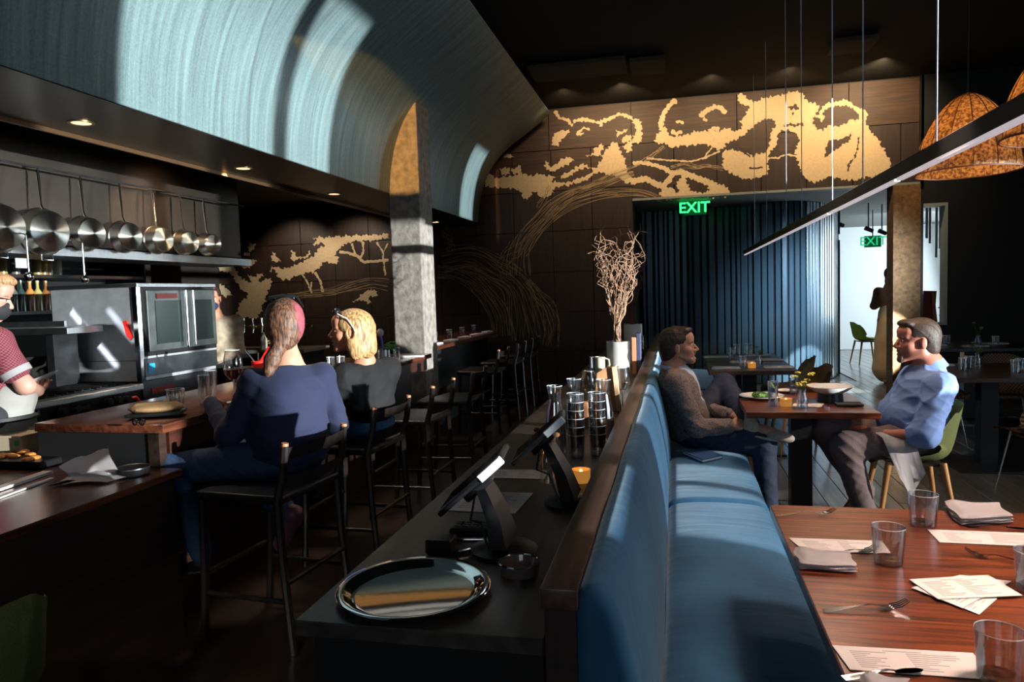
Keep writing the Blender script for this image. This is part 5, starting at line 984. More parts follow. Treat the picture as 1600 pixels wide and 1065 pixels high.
# ============================================================ CHAIRS
def shell(w=.235, th=.028, back=.765, wing=.12, m='greenfab', name='shell', parent=None):
    ctr = [(.235, .425), (.20, .440), (.10, .432), (-.04, .420), (-.14, .425), (-.205, .465), (-.232, .54), (-.247, .62), (-.262, .69), (-.272, back)]
    wid = [.20, .225, .235, .238, .238, .235, .228, .215, .19, .13]; wg = [.0, .01, .03, .06, .09, .13, .13, .11, .07, .02]
    ctr = smoothp(ctr, 1); t0 = np.linspace(0, 1, len(wid)); t1 = np.linspace(0, 1, len(ctr)); wid = np.interp(t1, t0, wid); wg = np.interp(t1, t0, wg)*wing/.12; rows = []
    for i, (x, z) in enumerate(ctr):
        p0, p1 = ctr[max(0, i-1)], ctr[min(len(ctr)-1, i+1)]; dx, dz = p1[0]-p0[0], p1[1]-p0[1]; l = math.hypot(dx, dz); nx, nz = dz/l, -dx/l
        rows.append([(x+nx*wg[i]*abs(u)**2.2 + (0 if nz < .5 else 0), wid[i]*math.sin(u*PI/2*.92)*1.01, z+nz*wg[i]*abs(u)**2.2 - (.03*abs(u)**4 if i > len(ctr)-3 else 0)) for u in np.linspace(-1, 1, 15)])
    return obj(name, B().sheet(rows, th), m, parent, 70)
def shell_chair(lb, loc, rz, m='greenfab', legs='oak', name='shell_chair', grp=None, r0=.019, r1=.010, back=.765):
    t = thing(name, lb, 'chair', (0, 0, 0), grp); shell(m=m, name='upholstered_shell' if legs == 'oak' else 'woven_shell', parent=t, back=back)
    if legs == 'oak': obj('seat_cushion', B().lathe([(0, .445), (.17, .447), (.195, .462), (.18, .475), (0, .48)], (.01, 0, 0), 28, Matrix.Diagonal((1, 1, 1, 1))), m, t)
    for sx, sy in ((1, 1), (1, -1), (-1, 1), (-1, -1)): obj('leg', B().cyl((sx*.14-.01, sy*.15, .425 if legs == 'oak' else .43), (sx*.21-.01, sy*.21, 0), r0, r1, 12), legs, t)
    b = B(); b.box(-.15, .13, -.15, .15, .405, .42); obj('under_frame', b, legs if legs != 'oak' else 'darkwood', t)
    t.location = loc; t.rotation_euler = (0, 0, rz); return t
gch = shell_chair('olive green shell chair with oak legs holding the man in the blue shirt', (1.315, 4.60, 0), PI-.04, grp='green shell chairs')
dup(gch, (-1.83, 1.33, 0), PI-.10, 'green shell chair back at the bottom left corner of the photo')
dup(gch, (3.32, 13.9, 0), .15, 'green shell chair in the bright side room')
tch = shell_chair('tan shell chair at the laid dark table, the nearer one', (1.02, 6.62, 0), PI+.12, 'tanfab', grp='tan shell chairs at the dark tables')
dup(tch, (1.04, 7.45, 0), PI-.1, 'tan shell chair at the laid dark table, the farther one')
M['wicker'] = weave('woven_wicker', (.05, .03, .02), (.34, .25, .17), 230, .7, (1, 2))
M['wickerd'] = weave('dark_woven_wicker', (.03, .015, .01), (.22, .12, .07), 230, .7, (1, 2))
wch = shell_chair('light woven wicker chair cut by the right edge of the photo', (2.36, 5.32, 0), PI*.5+.15, 'wicker', 'chrome', 'wicker_chair', 'wicker chairs in the dark corner', .007, .006)
wc2 = shell_chair('brown woven wicker chair just right of the man in the blue shirt', (2.24, 7.12, 0), -PI*.5+.1, 'wickerd', 'chrome', 'wicker_chair', 'wicker chairs in the dark corner', .007, .006)
dup(wc2, (2.86, 7.2, 0), -PI*.5-.2, 'brown woven wicker chair behind the small flower vase in the dark corner')
table(1.98, 2.72, 5.72, 6.5+.25, 'dark table in the right corner, nearer the man in the blue shirt', 'darkwood'); table(2.55, 3.6, 8.2, 9.1, 'dark table at the right edge before the black wall', 'darkwood')
for (x, y, a), lb in zip(((2.12, 6.55, .2), (2.62, 6.1, .1)), ('by the shoulder of the seated man', 'at the right edge of the photo')): napkin((x, y, .753), a, 'white napkin on the nearer corner table ' + lb, 'napkins on the corner tables', .2, .09)
for (x, y), lb in zip(((2.17, 6.2), (2.25, 6.32), (2.45, 6.0), (2.52, 6.1)), ('leftmost', 'second from the left', 'third from the left', 'rightmost')): tumbler((x, y, .753), 'water glass on the nearer corner table, ' + lb, 'water glasses on the nearer corner table', .035, .10)
flower_vase(2.38, 6.5, .753, 'amber lit vase with green sprigs on the nearer corner table', 6, .19, 'leaf')
for (x, y), lb in zip(((2.72, 8.6), (3.05, 8.4), (3.35, 8.7)), ('left', 'middle', 'right')): napkin((x, y, .753), .1, 'white napkin on the dark farther table, %s' % lb, 'napkins on the corner tables', .24, .1)
for (x, y), lb in zip(((2.9, 8.75), (3.28, 8.5)), ('left', 'right')): tumbler((x, y, .753), 'water glass on the farther corner table, the %s one' % lb, 'water glasses on the farther corner table', .035, .10)
flower_vase(3.15, 8.6, .753, 'vase with one pale bloom on the farther corner table', 3, .24, mat('pale_bloom', (.55, .35, .2), .7))
# notebook on the seat
a = [at_z(u, v, .468) for u, v in ((1066, 708), (1100, 703), (1129, 715), (1098, 722))]; c = sum(a, Vector())/4; t = thing('notebook', 'navy notebook with pale page edges on the blue seat', 'notebook', (c.x, c.y, .464)); P_ = [(p.x, p.y) for p in a]
obj('lower_cover', B().prism(P_, 2, .464, .468), mat('navy_cover', (.02, .05, .14), .5), t, 0); obj('pages', B().prism([(c.x+(p[0]-c.x)*.96, c.y+(p[1]-c.y)*.96) for p in P_], 2, .468, .480), 'paper', t, 0); obj('upper_cover', B().prism(P_, 2, .480, .484), mat('navy_cover_top', (.03, .08, .2), .5), t, 0)

# ============================================================ HANGING LIGHTS
t = thing('linear_light', 'long slim black linear light hanging over the tables', 'light', (.95, 6.2, 1.91))
obj('housing', bx(.930, .970, 2.0, 10.6, 1.905, 1.965, bev=.003), 'black', t)
for k in range(6): y0 = 2.02+k*1.43; obj('diffuser', bx(.932, .956, y0, y0+1.40, 1.893, 1.905), mat('pale_diffuser', (.72, .66, .70), .4, emit=(1, .86, .92), estr=.45), t)
for y in (6.71, 5.92, 4.81, 4.07, 2.99, 8.1, 9.3): obj('suspension_cord', B().cyl((.95, y, 1.965), (.95, y, 4.0), .0032, None, 8), mat('pale_blue_cord', (.45, .52, .70), .5), t)
def pendant(x, y, z0, lb):
    t = thing('pendant_lamp', lb, 'pendant lamp', (x, y, z0), 'mottled dome pendant lamps'); s = .285/.285; H = .48
    pr = [(.285, 0), (.284, .04), (.272, .12), (.247, .21), (.205, .30), (.150, .38), (.085, .445), (.03, .475), (0, .482)]
    pr = [(r, z0+z) for r, z in smoothp(pr, 1)]; inner = [(max(0, r-.006), z-.003) for r, z in pr]
    obj('shade', B().lathe(pr, (x, y, 0), 48), 'shade', t, 60)
    for k in range(14):
        a = 2*PI*k/14; obj('rib', B().tube([(x+(r+.001)*math.cos(a), y+(r+.001)*math.sin(a), z) for r, z in pr], .0028, 5), 'rust', t)
    obj('rim_ring', B().lathe([(.282, z0-.004), (.288, z0-.004), (.288, z0+.004), (.282, z0+.004)], (x, y, 0), 48), 'rust', t)
    obj('bulb', B().sph((x, y, z0+.27), .035, 12), mat('warm_bulb', (1, .7, .4), .5, emit=(1, .62, .25), estr=8), t); obj('cord', B().cyl((x, y, z0+.48), (x, y, 4.0), .004), 'black', t)
    lamp('pendant_glow', 'POINT', (x, y, z0+.17), (x, y, 0), 11, (1, .52, .17), shadow_soft_size=.04)
pendant(1.76, 5.0, 2.12, 'dome pendant lamp fully in view at the upper right'); q = at_y(1676, 150, 3.9); pendant(q.x, 3.9, 2.12, 'dome pendant lamp cut by the right edge of the photo')
for y in (2.75, 1.6): lamp('table_pendant', 'AREA', (1.0, y, 2.05), (.75, y, .7), 8, (1, .74, .60), shape='DISK', size=.35, spread=math.radians(80))
lamp('aisle_pendant', 'AREA', (.9, 4.7, 2.6), (.75, 4.6, .7), 16, (1, .76, .58), shape='DISK', size=.4, spread=math.radians(125))
lamp('chair_fill_spot', 'SPOT', (-.7, -1.6, 2.2), (-1.56, 1.36, .55), 230, (.9, 1, .92), spot_size=math.radians(15), spot_blend=.7, shadow_soft_size=.1)  # added to brighten the green chair; no lamp hangs here
lamp('bar_pendant', 'AREA', (-2.2, 3.9, 2.40), (-2.2, 3.9, 0), 6, (1, .80, .60), shape='DISK', size=.3, spread=math.radians(80))

# ============================================================ EXIT SIGNS AND SIDE ROOM
def exit_sign(c, w, h, lb, rz=0, green=(.02, 1, .12), es=5, arrow=True):
    t = thing('exit_sign', lb, 'sign', c, 'green exit signs'); x, y, z = c
    obj('housing', bx(x-w/2, x+w/2, y, y+.03, z-h/2, z+h/2, bev=.002), mat('dark_green_sign', (.0, .03, .008), .5, emit=(.0, .25, .05), estr=.25), t)
    cu = bpy.data.curves.new('txt', 'FONT'); cu.body = 'EXIT'; cu.size = h*1.08; cu.extrude = .002; cu.offset = .002; cu.align_x = 'CENTER'; cu.align_y = 'CENTER'; tmp = bpy.data.objects.new('txt', cu); COL.objects.link(tmp)
    dg = bpy.context.evaluated_depsgraph_get(); me = bpy.data.meshes.new_from_object(tmp.evaluated_get(dg)); bpy.data.objects.remove(tmp)
    me.transform(Matrix.Translation((x-(.01 if arrow else 0), y-.003, z)) @ Matrix.Rotation(PI/2, 4, 'X')); me.materials.clear(); obj('exit_letters', me, mat('lit_green', green, .5, emit=green, estr=es), t, 0)
    if arrow: b = B(); b.prism([(x+w*.40, z+.035), (x+w*.45, z), (x+w*.40, z-.035), (x+w*.42, z-.035), (x+w*.485, z), (x+w*.42, z+.035)], 1, y-.004, y-.001); obj('arrow', b, mat('lit_green_arrow', green, .5, emit=green, estr=es*.6), t, 0)
    obj('mount', B().cyl((x, y+.015, z+h/2), (x, y+.015, 2.67), .008), 'black', t)
p0, p1 = at_y(1070, 313, 10.4), at_y(1102, 336, 10.4); exit_sign(((p0.x+p1.x)/2, 10.4, (p0.z+p1.z)/2), .30, .19, 'lit green exit sign in front of the dark ribbed wall')
p0 = at_y(1364, 377, 13.2); exit_sign((p0.x, 13.2, p0.z), .26, .19, 'paler exit sign inside the bright side room', 0, (.02, .45, .2), 1.2, False)
for k, (u, v) in enumerate(((1357, 358), (1378, 362), (1312, 350))):
    q = at_y(u, v, 12.0+k*.3); t = thing('track_spotlight', 'small black ceiling spotlight, ' + ('above the bright doorway', 'at the right of the bright doorway', 'at the end of the ribbed wall')[k], 'spotlight', (q.x, q.y, q.z), 'black spotlights by the side room')
    obj('stem', B().cyl((q.x, q.y, q.z), (q.x, q.y, 2.67), .01), 'black', t); obj('can', B().cyl((q.x-.05, q.y-.02, q.z+.02), (q.x+.06, q.y, q.z-.03), .035, .03), 'black', t)
for k, (u, v) in enumerate(((1448, 372), (1453, 380), (1463, 402), (1469, 388))):
    q = at_y(u, v, 12.0); t = solo('hanging_tube', B().cyl((q.x, 12.0, q.z), (q.x, 12.0, 2.67), .018), mat('grey_tube', (.30, .34, .33), .5), 'thin grey tube light seen through the small window, ' + ('leftmost', 'second from the left', 'the longest, third from the left', 'rightmost')[k], 'tube light', 'tube lights in the side room')
q = at_y(1447, 505, 11.0); solo('leaning_board', bx(q.x-.10, q.x+.06, 10.9, 10.93, .0, 1.32, rot=(.0, .06, 0)), mat('dark_red_board', (.10, .02, .012), .6), 'dark red board leaning behind the small window', 'board'); solo('wooden_strip', bx(q.x+.09, q.x+.12, 10.85, 10.88, 0, 1.30, rot=(0, -.10, 0)), 'oak', 'tan wooden strip leaning beside the dark red board', 'frame')
q = at_y(1469, 503, 10.4); t = thing('window_plant', 'small dark plant at the foot of the small window', 'plant', (q.x, 10.3, .93))
b = B()
for k in range(30): a = rng.uniform(0, 6.28); r = rng.uniform(.01, .09); b.sph((q.x+r*math.cos(a), 10.22+r*.4*math.sin(a), 1.0+rng.uniform(0, .12)), .016, 6, (1, 1, .5))
obj('leaves', b, mat('black_green_leaf', (.01, .015, .01), .6), t, kind='stuff'); obj('pot', B().lathe([(0, .93), (.035, .93), (.045, 1.0), (0, 1.0)], (q.x, 10.22, 0), 16), 'black', t)
# ============================================================ PEOPLE
def frame(f, up=(0, 0, 1)):
    f = V3(*f); f = f/np.linalg.norm(f); u = V3(*up); l = np.cross(u, f); l /= np.linalg.norm(l); u = np.cross(f, l); return np.stack([f, l, u], 1)
def skinmat(n, c): return mat(n, c, .5, var=.10, scale=12, bump=.15, spec=.4)
def hairmat(n, c1, c2, st=(14, 14, 2.2), extra=None):
    m, N, L, P = new_mat(n); tc = N.new('ShaderNodeTexCoord'); mp = N.new('ShaderNodeMapping'); mp.inputs['Scale'].default_value = st
    nz = N.new('ShaderNodeTexNoise'); nz.inputs['Scale'].default_value = 9; nz.inputs['Detail'].default_value = 6; nz.inputs['Distortion'].default_value = .4
    L.new(tc.outputs['Object'], mp.inputs[0]); L.new(mp.outputs[0], nz.inputs[0]); r = N.new('ShaderNodeValToRGB'); r.color_ramp.elements[0].position = .36; r.color_ramp.elements[1].position = .66
    r.color_ramp.elements[0].color = (*c1, 1); r.color_ramp.elements[1].color = (*c2, 1); L.new(nz.outputs[0], r.inputs[0]); L.new(r.outputs[0], P.inputs['Base Color'])
    b = N.new('ShaderNodeBump'); b.inputs['Strength'].default_value = .6; b.inputs['Distance'].default_value = .004; L.new(nz.outputs[0], b.inputs['Height']); L.new(b.outputs[0], P.inputs['Normal']); P.inputs['Roughness'].default_value = .58; return m
def head_prims(c, R, s=1, mouth=0, neck=None, nr=.056, fem=0):
    c = V3(*c); H = lambda x, y, z: c+s*(R @ V3(x, y, z)); e = lambda x, y, z, a, b, d, k=.012: ell_(H(x, y, z), (a*s, b*s, d*s), R, k*s)
    o = [e(-.014, 0, .032, .098, .078, .086), e(.028, 0, -.02, .064, .062, .085, .02)]
    for y in (-1, 1):
        o += [cap_(H(-.008, y*.050, -.055), .020*s, H(.066, y*.014, -.095), .016*s, .02), e(.052, y*.040, -.022, .030, .026, .026, .012), e(-.006, y*.079, -.006, .018, .008, .031, .005), cap_(H(.078, y*.012, .026), .009*s, H(.070, y*.046, .024), .008*s, .01), e(.098, y*.012, -.034, .011, .009, .009, .005)]
    o += [e(.072, 0, -.096, .020, .022, .018, .012), e(.062, 0, .055, .036, .055, .040, .02), cap_(H(.086, 0, .014), .007*s, H(.111, 0, -.026), .011*s, .008), e(.074, 0, -.060, .022, .026, .024, .012)]
    for y in (-1, 1): o.append(cut_(H(.094, y*.031, .004), (.016*s, .017*s, .010*s), R, .010*s)); o.append(e(.077, y*.031, .003, .012, .013, .011, .004))
    z0 = -.010*mouth
    o += [cap_(H(.090, -.018, -.055), .004*s, H(.097, 0, -.053), .0055*s, .005), cap_(H(.097, 0, -.053), .0055*s, H(.090, .018, -.055), .004*s, .005), cap_(H(.087, -.016, -.068+z0), .005*s, H(.094, 0, -.070+z0), .006*s, .005), cap_(H(.094, 0, -.070+z0), .006*s, H(.087, .016, -.068+z0), .005*s, .005)]
    o.append(cut_(H(.100, 0, -.0615+z0*.5), (.022*s, .017*s, (.0022+.010*mouth)*s), R, .004))
    if neck is not None: o += [cap_(H(-.022, 0, -.055), nr*s, neck, nr*s*1.08, .03)]
    return o, H
def eyes(H, R, s, t, col=(.08, .05, .03)):
    for y in (-1, 1):
        b = B(); b.sph(H(.0785, y*.031, .003), .0108*s, 12); e = obj('eyeball', b, mat('eye_white', (.55, .52, .5), .25), t)
        b = B(); b.sph(H(.0872, y*.031, .003), .0048*s, 8); obj('iris', b, mat('iris_dark', col, .2), e)
        b = B(); b.tube([H(.088, y*.014, .020), H(.090, y*.030, .0265), H(.078, y*.048, .021)], [.0022, .003, .0015], 6); obj('eyebrow', b, t['hm'] if 'hm' in t else M['rust'], t)
def hand_prims(w, d, n, thumb, s=1, curl=.8):
    w, d, n = V3(*w), V3(*d), V3(*n); d /= np.linalg.norm(d); n -= d*(n@d); n /= np.linalg.norm(n); t = np.cross(d, n)*thumb
    o = [ell_(w+d*.048*s, (.052*s, .040*s, .0155*s), np.stack([d, t, n], 1), .012), cap_(w-d*.02, .026*s, w+d*.02*s, .023*s, .02)]
    for k, (off, L_) in enumerate(((.030, .068), (.011, .076), (-.009, .070), (-.028, .055))):
        b0 = w+(d*.086+t*off)*s; c1 = curl*(.55+.08*k); a1 = b0+(d*math.cos(c1)+n*math.sin(c1))*L_*.52*s; a2 = a1+(d*math.cos(c1*2.2)+n*math.sin(c1*2.2))*L_*.48*s
        o += [cap_(b0-d*.02, .0095*s, a1, .0082*s, .004), cap_(a1, .0082*s, a2, .0068*s, .004)]
    b0 = w+(d*.025+t*.030)*s; a1 = b0+(d*.7+t*.6+n*.35)*.034*s; a2 = a1+(d*.85+t*.1+n*.5)*.03*s; o += [cap_(b0, .0125*s, a1, .0105*s, .006), cap_(a1, .0105*s, a2, .008*s, .004)]
    return o
def limb(a, ra, b, rb, c, rc, k=.03): return [cap_(a, ra, b, rb, k), cap_(b, rb, c, rc, k)]
def folds(amp, seeds=(1, 2, 3), f=1.0):
    r = np.random.default_rng(seeds[0]); A = r.normal(0, 1, (6, 3)); ph = r.uniform(0, 6.28, 6); sc = np.array([30, 44, 60, 36, 78, 52])*f
    A /= np.linalg.norm(A, axis=1)[:, None]
    def w(X, Y, Z):
        o = 0
        for k in range(6):
            s = np.sin(sc[k]*(A[k, 0]*X+A[k, 1]*Y+A[k, 2]*Z)+ph[k]+2.0*np.sin(8*Z+7*X+ph[k-1])+1.2*np.sin(13*Y-9*Z+ph[k-2])); m = .5+.5*np.sin(15*(A[k, 1]*X-A[k, 0]*Z)+11*Y+ph[k-3])
            o = o+m*(1-np.abs(s))**1.6*(1.0 if k < 3 else .6)
        return -amp*(o-.6)
    return w
def shoe(heel, toe, t, m, sole, h=.075, w=.042):
    heel, toe = V3(*heel), V3(*toe); d = toe-heel; L_ = np.linalg.norm(d); d /= L_; R = frame(d) if abs(d[2]) < .95 else np.eye(3); u = R[:, 2]
    n = soft('shoe', [ell_(heel+d*.05+u*h*.45, (.062, w*.88, h*.52), R, .02), ell_(heel+d*(L_-.06)+u*h*.28, (.085, w, h*.36), R, .03), cap_(heel+d*.05+u*h*.7, .036, heel+d*.04+u*(h+.03), .036, .02)], .006, m, t)
    rows = [cap_(heel+d*.035+u*.006, .034, heel+d*(L_-.045)+u*.006, .038, .01)]
    a = [ell_(heel+d*L_*.5+u*.006, (L_*.5, w*1.04, .014), R, .005)]; s = soft('shoe_sole', a, .006, sole, n); return n
def build_person(J):
    t = thing('person', J['label'], 'person', J['loc']); s = J.get('s', 1); sk = J['skin']
    hp, H = head_prims(J['head'], J['R'], J.get('hs', 1), J.get('mouth', 0), J['neck'], J.get('nr', .056)); g = J.get('g', 1)
    T = J['Rt']; P = []
    P += hp; P += [cap_(J['SL'], .052*g, J['SR'], .052*g, .04), cap_(J['neck'], .06*g, J['chest'], .09*g, .05), ell_(J['chest'], V3(.105, .15, .15)*g, T, .05), ell_(J['belly'], V3(.105, .135, .13)*g, T, .06), ell_(J['pelvis'], V3(.115, .155, .085)*g, T, .05)]
    for q in 'LR':
        P += limb(J['S'+q], .050*g, J['E'+q], .038*g, J['W'+q], .027*g); hd = J.get('H'+q)
        if hd: P += hand_prims(J['W'+q], hd[0], hd[1], hd[2], s, hd[3])
        P += limb(J['P'+q], .080*g, J['K'+q], .055*g, J['A'+q], .040*g); P += [cap_(J['A'+q], .038, J['T'+q], .026, .02)]
    body = soft('body', P, J.get('h', .0055), sk, t)
    t['hm'] = J['hair']; eyes(H, J['R'], J.get('hs', 1), t, J.get('iris', (.06, .04, .03))); del t['hm']
    return t, H
def hair_shell(H, R, s, prims): return [ell_(H(x, y, z), V3(a, b, d)*s, R, k) if op > 0 else cut_(H(x, y, z), V3(a, b, d)*s, R, k) for x, y, z, a, b, d, k, op in prims]
def trousers(J, t, m, g=1.0, amp=.003, r=(.098, .072, .058), name='trousers', short=0):
    P = [ell_(J['pelvis'], V3(.135, .172, .098)*g, J['Rt'], .05), ell_(V3(*J['belly'])*.35+V3(*J['pelvis'])*.65, V3(.125, .150, .07)*g, J['Rt'], .04)]
    for q in 'LR': P += limb(J['P'+q], r[0]*g, J['K'+q], r[1]*g, V3(*J['A'+q])*(1-short)+V3(*J['K'+q])*short, r[2]*g)
    return soft(name, P, .0075, m, t, folds(amp, (11,)))

# ---- man in the grey brown jacket on the banquette (faces +X)
Rt = frame((1, 0, .12)); J = dict(label='laughing man in a grey brown jacket sitting on the blue banquette with crossed legs', loc=(.05, 4.68, 0), skin=skinmat('fair_skin', (.46, .22, .15)),
    head=(.012, 4.68, 1.088), R=frame((1, -.10, .10)), mouth=1.0, neck=(-.035, 4.68, .965), chest=(.005, 4.68, .80), belly=(.05, 4.68, .66), pelvis=(.08, 4.68, .555), Rt=Rt,
    SL=(.0, 4.865, .875), SR=(-.01, 4.50, .870), EL=(.15, 4.93, .66), ER=(.105, 4.425, .615), WL=(.345, 4.66, .645), WR=(.315, 4.50, .620), HL=((.8, -.6, 0), (0, -.2, -1), -1, .9), HR=((.9, .3, .05), (0, .7, -.7), 1, 1.0),
    PL=(.10, 4.77, .56), PR=(.10, 4.59, .55), KL=(.31, 5.05, .80), KR=(.50, 4.50, .505), AL=(.43, 4.53, .605), AR=(.52, 4.47, .12), TL=(.60, 4.45, .575), TR=(.66, 4.46, .035),
    hair=hairmat('dark_brown_hair', (.008, .0045, .003), (.045, .020, .012)))
t, H = build_person(J); R = J['R']
jk = mat('grey_brown_tweed', (.17, .128, .118), .9, bump=.6, scale=110, var=.55)
P = [cap_(J['SL'], .070, J['SR'], .070, .05), ell_(J['chest'], (.135, .185, .165), Rt, .05), ell_(J['belly'], (.145, .175, .13), Rt, .06), ell_(J['pelvis'], (.150, .190, .075), Rt, .04), ell_((-.035, 4.68, .90), (.07, .12, .06), Rt, .04)]
for q in 'LR': P += limb(J['S'+q], .073, J['E'+q], .056, V3(*J['W'+q])*.9+V3(*J['E'+q])*.1, .042)
P += [cut_((.20, 4.68, .84), (.13, .050, .20), frame((1, 0, .35)), .02), cut_((.03, 4.68, .985), (.075, .075, .05), None, .02)]
jac = soft('jacket', P, .0065, jk, t, folds(.0055, (4,), .7))
for s_ in (-1, 1): obj('lapel', B().sheet([[(-.03+.00, 4.68+s_*.075, .955), (-.045, 4.68+s_*.10, .93)], [(.04, 4.68+s_*.072, .93), (.03, 4.68+s_*.118, .895)], [(.105, 4.68+s_*.060, .87), (.085, 4.68+s_*.120, .83)], [(.143, 4.68+s_*.05, .78), (.13, 4.68+s_*.075, .76)]], .008), jk, jac, 60)
b = B(); 
sh = soft('shirt', [ell_((.03, 4.68, .80), (.112, .13, .17), Rt, .04), ell_((.075, 4.68, .65), (.11, .12, .12), Rt, .05), cap_((-.03, 4.68, .955), .070, (.0, 4.68, .90), .085, .03), cut_((-.015, 4.68, 1.02), (.062, .062, .06), None, .01)], .0065, mat('pale_blue_shirt', (.45, .52, .68), .8, bump=.3, scale=60), t, folds(.002, (5,)))
Rc = Matrix.Translation((-.034, 4.68, .955)) @ Matrix.Rotation(.28, 4, 'Y'); b = B(); b.lathe([(.069, -.012), (.066, .022), (.070, .024), (.082, -.014)], (0, 0, 0), 32); bmesh.ops.transform(b.bm, matrix=Rc, verts=b.bm.verts); obj('shirt_collar', b, mat('pale_blue_collar', (.42, .52, .72), .7), sh, 60)
trousers(J, t, mat('dark_navy_denim', (.012, .020, .045), .8, bump=.4, scale=90, var=.3), amp=.003)
brn = mat('brown_leather', (.16, .07, .035), .5); tan = mat('beige_suede', (.34, .27, .23), .85, bump=.4, scale=120, var=.2)
shoe((.375, 4.535, .565), (.64, 4.435, .53), t, tan, mat('pale_shoe_sole', (.40, .35, .32), .8), .095, .052); shoe((.48, 4.47, .012), (.75, 4.47, .012), t, tan, 'blackmetal'); soft('sock', [cap_((.37, 4.56, .605), .043, (.45, 4.52, .60), .042, .02)], .007, mat('rust_brown_sock', (.25, .08, .03), .9), t)
hp = hair_shell(H, R, 1, [(-.022, 0, .045, .106, .088, .092, .02, 1), (-.052, 0, .0, .078, .086, .085, .03, 1), (-.075, 0, -.06, .045, .065, .05, .03, 1), (.045, 0, .100, .050, .060, .028, .02, 1), (.095, 0, -.01, .062, .12, .088, .015, -1), (.030, .09, -.035, .036, .04, .065, .012, -1), (.030, -.09, -.035, .036, .04, .065, .012, -1), (-.004, -.088, -.008, .022, .02, .036, .01, -1), (-.004, .088, -.008, .022, .02, .036, .01, -1)])
soft('hair', hp, .0045, J['hair'], t, folds(.0030, (6,), 1.7))
soft('stubble', [ell_(H(.060, 0, -.088), (.030, .040, .026), R, .01), cap_(H(.0, .052, -.058), .0195, H(.06, .020, -.092), .0195, .01), cap_(H(.0, -.052, -.058), .0195, H(.06, -.020, -.092), .0195, .01), cut_(H(.1, 0, -.060), (.030, .019, .013), R, .004)], .0045, mat('grey_stubble', (.24, .14, .105), .8, var=.2, scale=60), t)
obj('open_mouth', B().sph(H(.074, 0, -.067), .014, 10, (1, 1.05, .9)), mat('dark_mouth', (.06, .01, .01), .4), t)
obj('teeth', B().box(*[v for p in zip(V3(*H(.081, 0, -.060))-V3(.004, .012, .002), V3(*H(.081, 0, -.060))+V3(.004, .012, .002)) for v in p]), 'porcelain', t)

# ---- man in the blue shirt (faces -X)
Rt = frame((-1, 0, .22)); J = dict(label='smiling man in a light blue shirt sitting on the green shell chair', loc=(1.38, 4.6, 0), skin=skinmat('ruddy_skin', (.42, .16, .11)), hs=1.06,
    head=(1.362, 4.60, 1.108), R=frame((-1, -.12, .03)), mouth=.25, neck=(1.432, 4.6, .97), chest=(1.395, 4.6, .80), belly=(1.315, 4.6, .655), pelvis=(1.385, 4.6, .555), Rt=Rt, g=1.08, nr=.062,
    SL=(1.425, 4.405, .865), SR=(1.41, 4.795, .865), EL=(1.335, 4.335, .605), ER=(1.29, 4.87, .63), WL=(1.145, 4.43, .585), WR=(1.12, 4.68, .595), HL=((-.9, .45, -.1), (-.1, 0, -1), 1, .8), HR=((-.75, -.65, -.05), (-.1, 0, -1), -1, .8),
    PL=(1.34, 4.505, .55), PR=(1.34, 4.695, .55), KL=(.945, 4.44, .515), KR=(.875, 4.72, .565), AL=(1.045, 4.43, .145), AR=(1.10, 4.69, .19), TL=(.93, 4.40, .04), TR=(1.0, 4.70, .05),
    hair=hairmat('short_brown_hair', (.008, .004, .0025), (.055, .027, .015), (20, 20, 20)))
t, H = build_person(J); R = J['R']; HS = 1.06
bs = mat('light_blue_shirt_cloth', (.17, .27, .56), .8, bump=.2, scale=400)
P = [cap_(J['SL'], .072, J['SR'], .072, .05), ell_(J['chest'], (.150, .20, .175), Rt, .05), ell_(J['belly'], (.165, .195, .145), Rt, .06), ell_((1.41, 4.6, .62), (.13, .18, .12), Rt, .06), cap_((1.44, 4.6, .955), .075, (1.42, 4.6, .90), .10, .04), cut_((1.415, 4.6, 1.035), (.066, .066, .065), None, .012)]
for q in 'LR': P += limb(J['S'+q], .080, J['E'+q], .068, V3(*J['E'+q])*.78+V3(*J['W'+q])*.22, .060, .04)
shirt = soft('shirt', P, .006, bs, t, folds(.0058, (21,), 1.0))
Rc = Matrix.Translation((1.435, 4.6, .965)) @ Matrix.Rotation(-.30, 4, 'Y'); b = B(); b.lathe([(.078, -.014), (.074, .026), (.078, .028), (.094, -.020)], (0, 0, 0), 32); bmesh.ops.transform(b.bm, matrix=Rc, verts=b.bm.verts); obj('shirt_collar', b, bs, shirt, 60)
for s_ in (-1, 1): obj('collar_wing', B().sheet([[(1.365, 4.6+s_*.055, .955), (1.345, 4.6+s_*.075, .935)], [(1.350, 4.6+s_*.020, .945), (1.318, 4.6+s_*.045, .905)]], .004), bs, shirt, 60)
for z, x in ((.90, 1.29), (.82, 1.245), (.74, 1.195)): obj('button', B().sph((x, 4.575, z), .006, 8), 'porcelain', shirt)
for q in 'LR':
    e, w = V3(*J['E'+q]), V3(*J['W'+q]); d = (w-e)/np.linalg.norm(w-e); obj('rolled_cuff', B().cyl(e+d*.03, e+d*.058, .063, .060, 20), bs, shirt)
tr = trousers(J, t, mat('grey_brown_trousers', (.135, .095, .095), .85, bump=.4, scale=160, var=.15), 1.04, .004, (.105, .080, .060))
obj('belt', B().lathe([(.150, .600), (.156, .60), (.158, .632), (.150, .632)], (1.385, 4.6, 0), 40, Matrix.Diagonal((1, 1.22, 1, 1))), 'blackmetal', tr)
cv = mat('brown_striped_canvas', (.10, .07, .055), .85, bump=.5, scale=40, stretch=(1, 1, 6), var=.5)
shoe((1.075, 4.425, .055), (.865, 4.40, .012), t, cv, mat('cream_rubber_sole', (.55, .48, .40), .7)); shoe((1.145, 4.69, .13), (.985, 4.70, .015), t, cv, mat('cream_rubber_sole_far', (.55, .48, .40), .7))
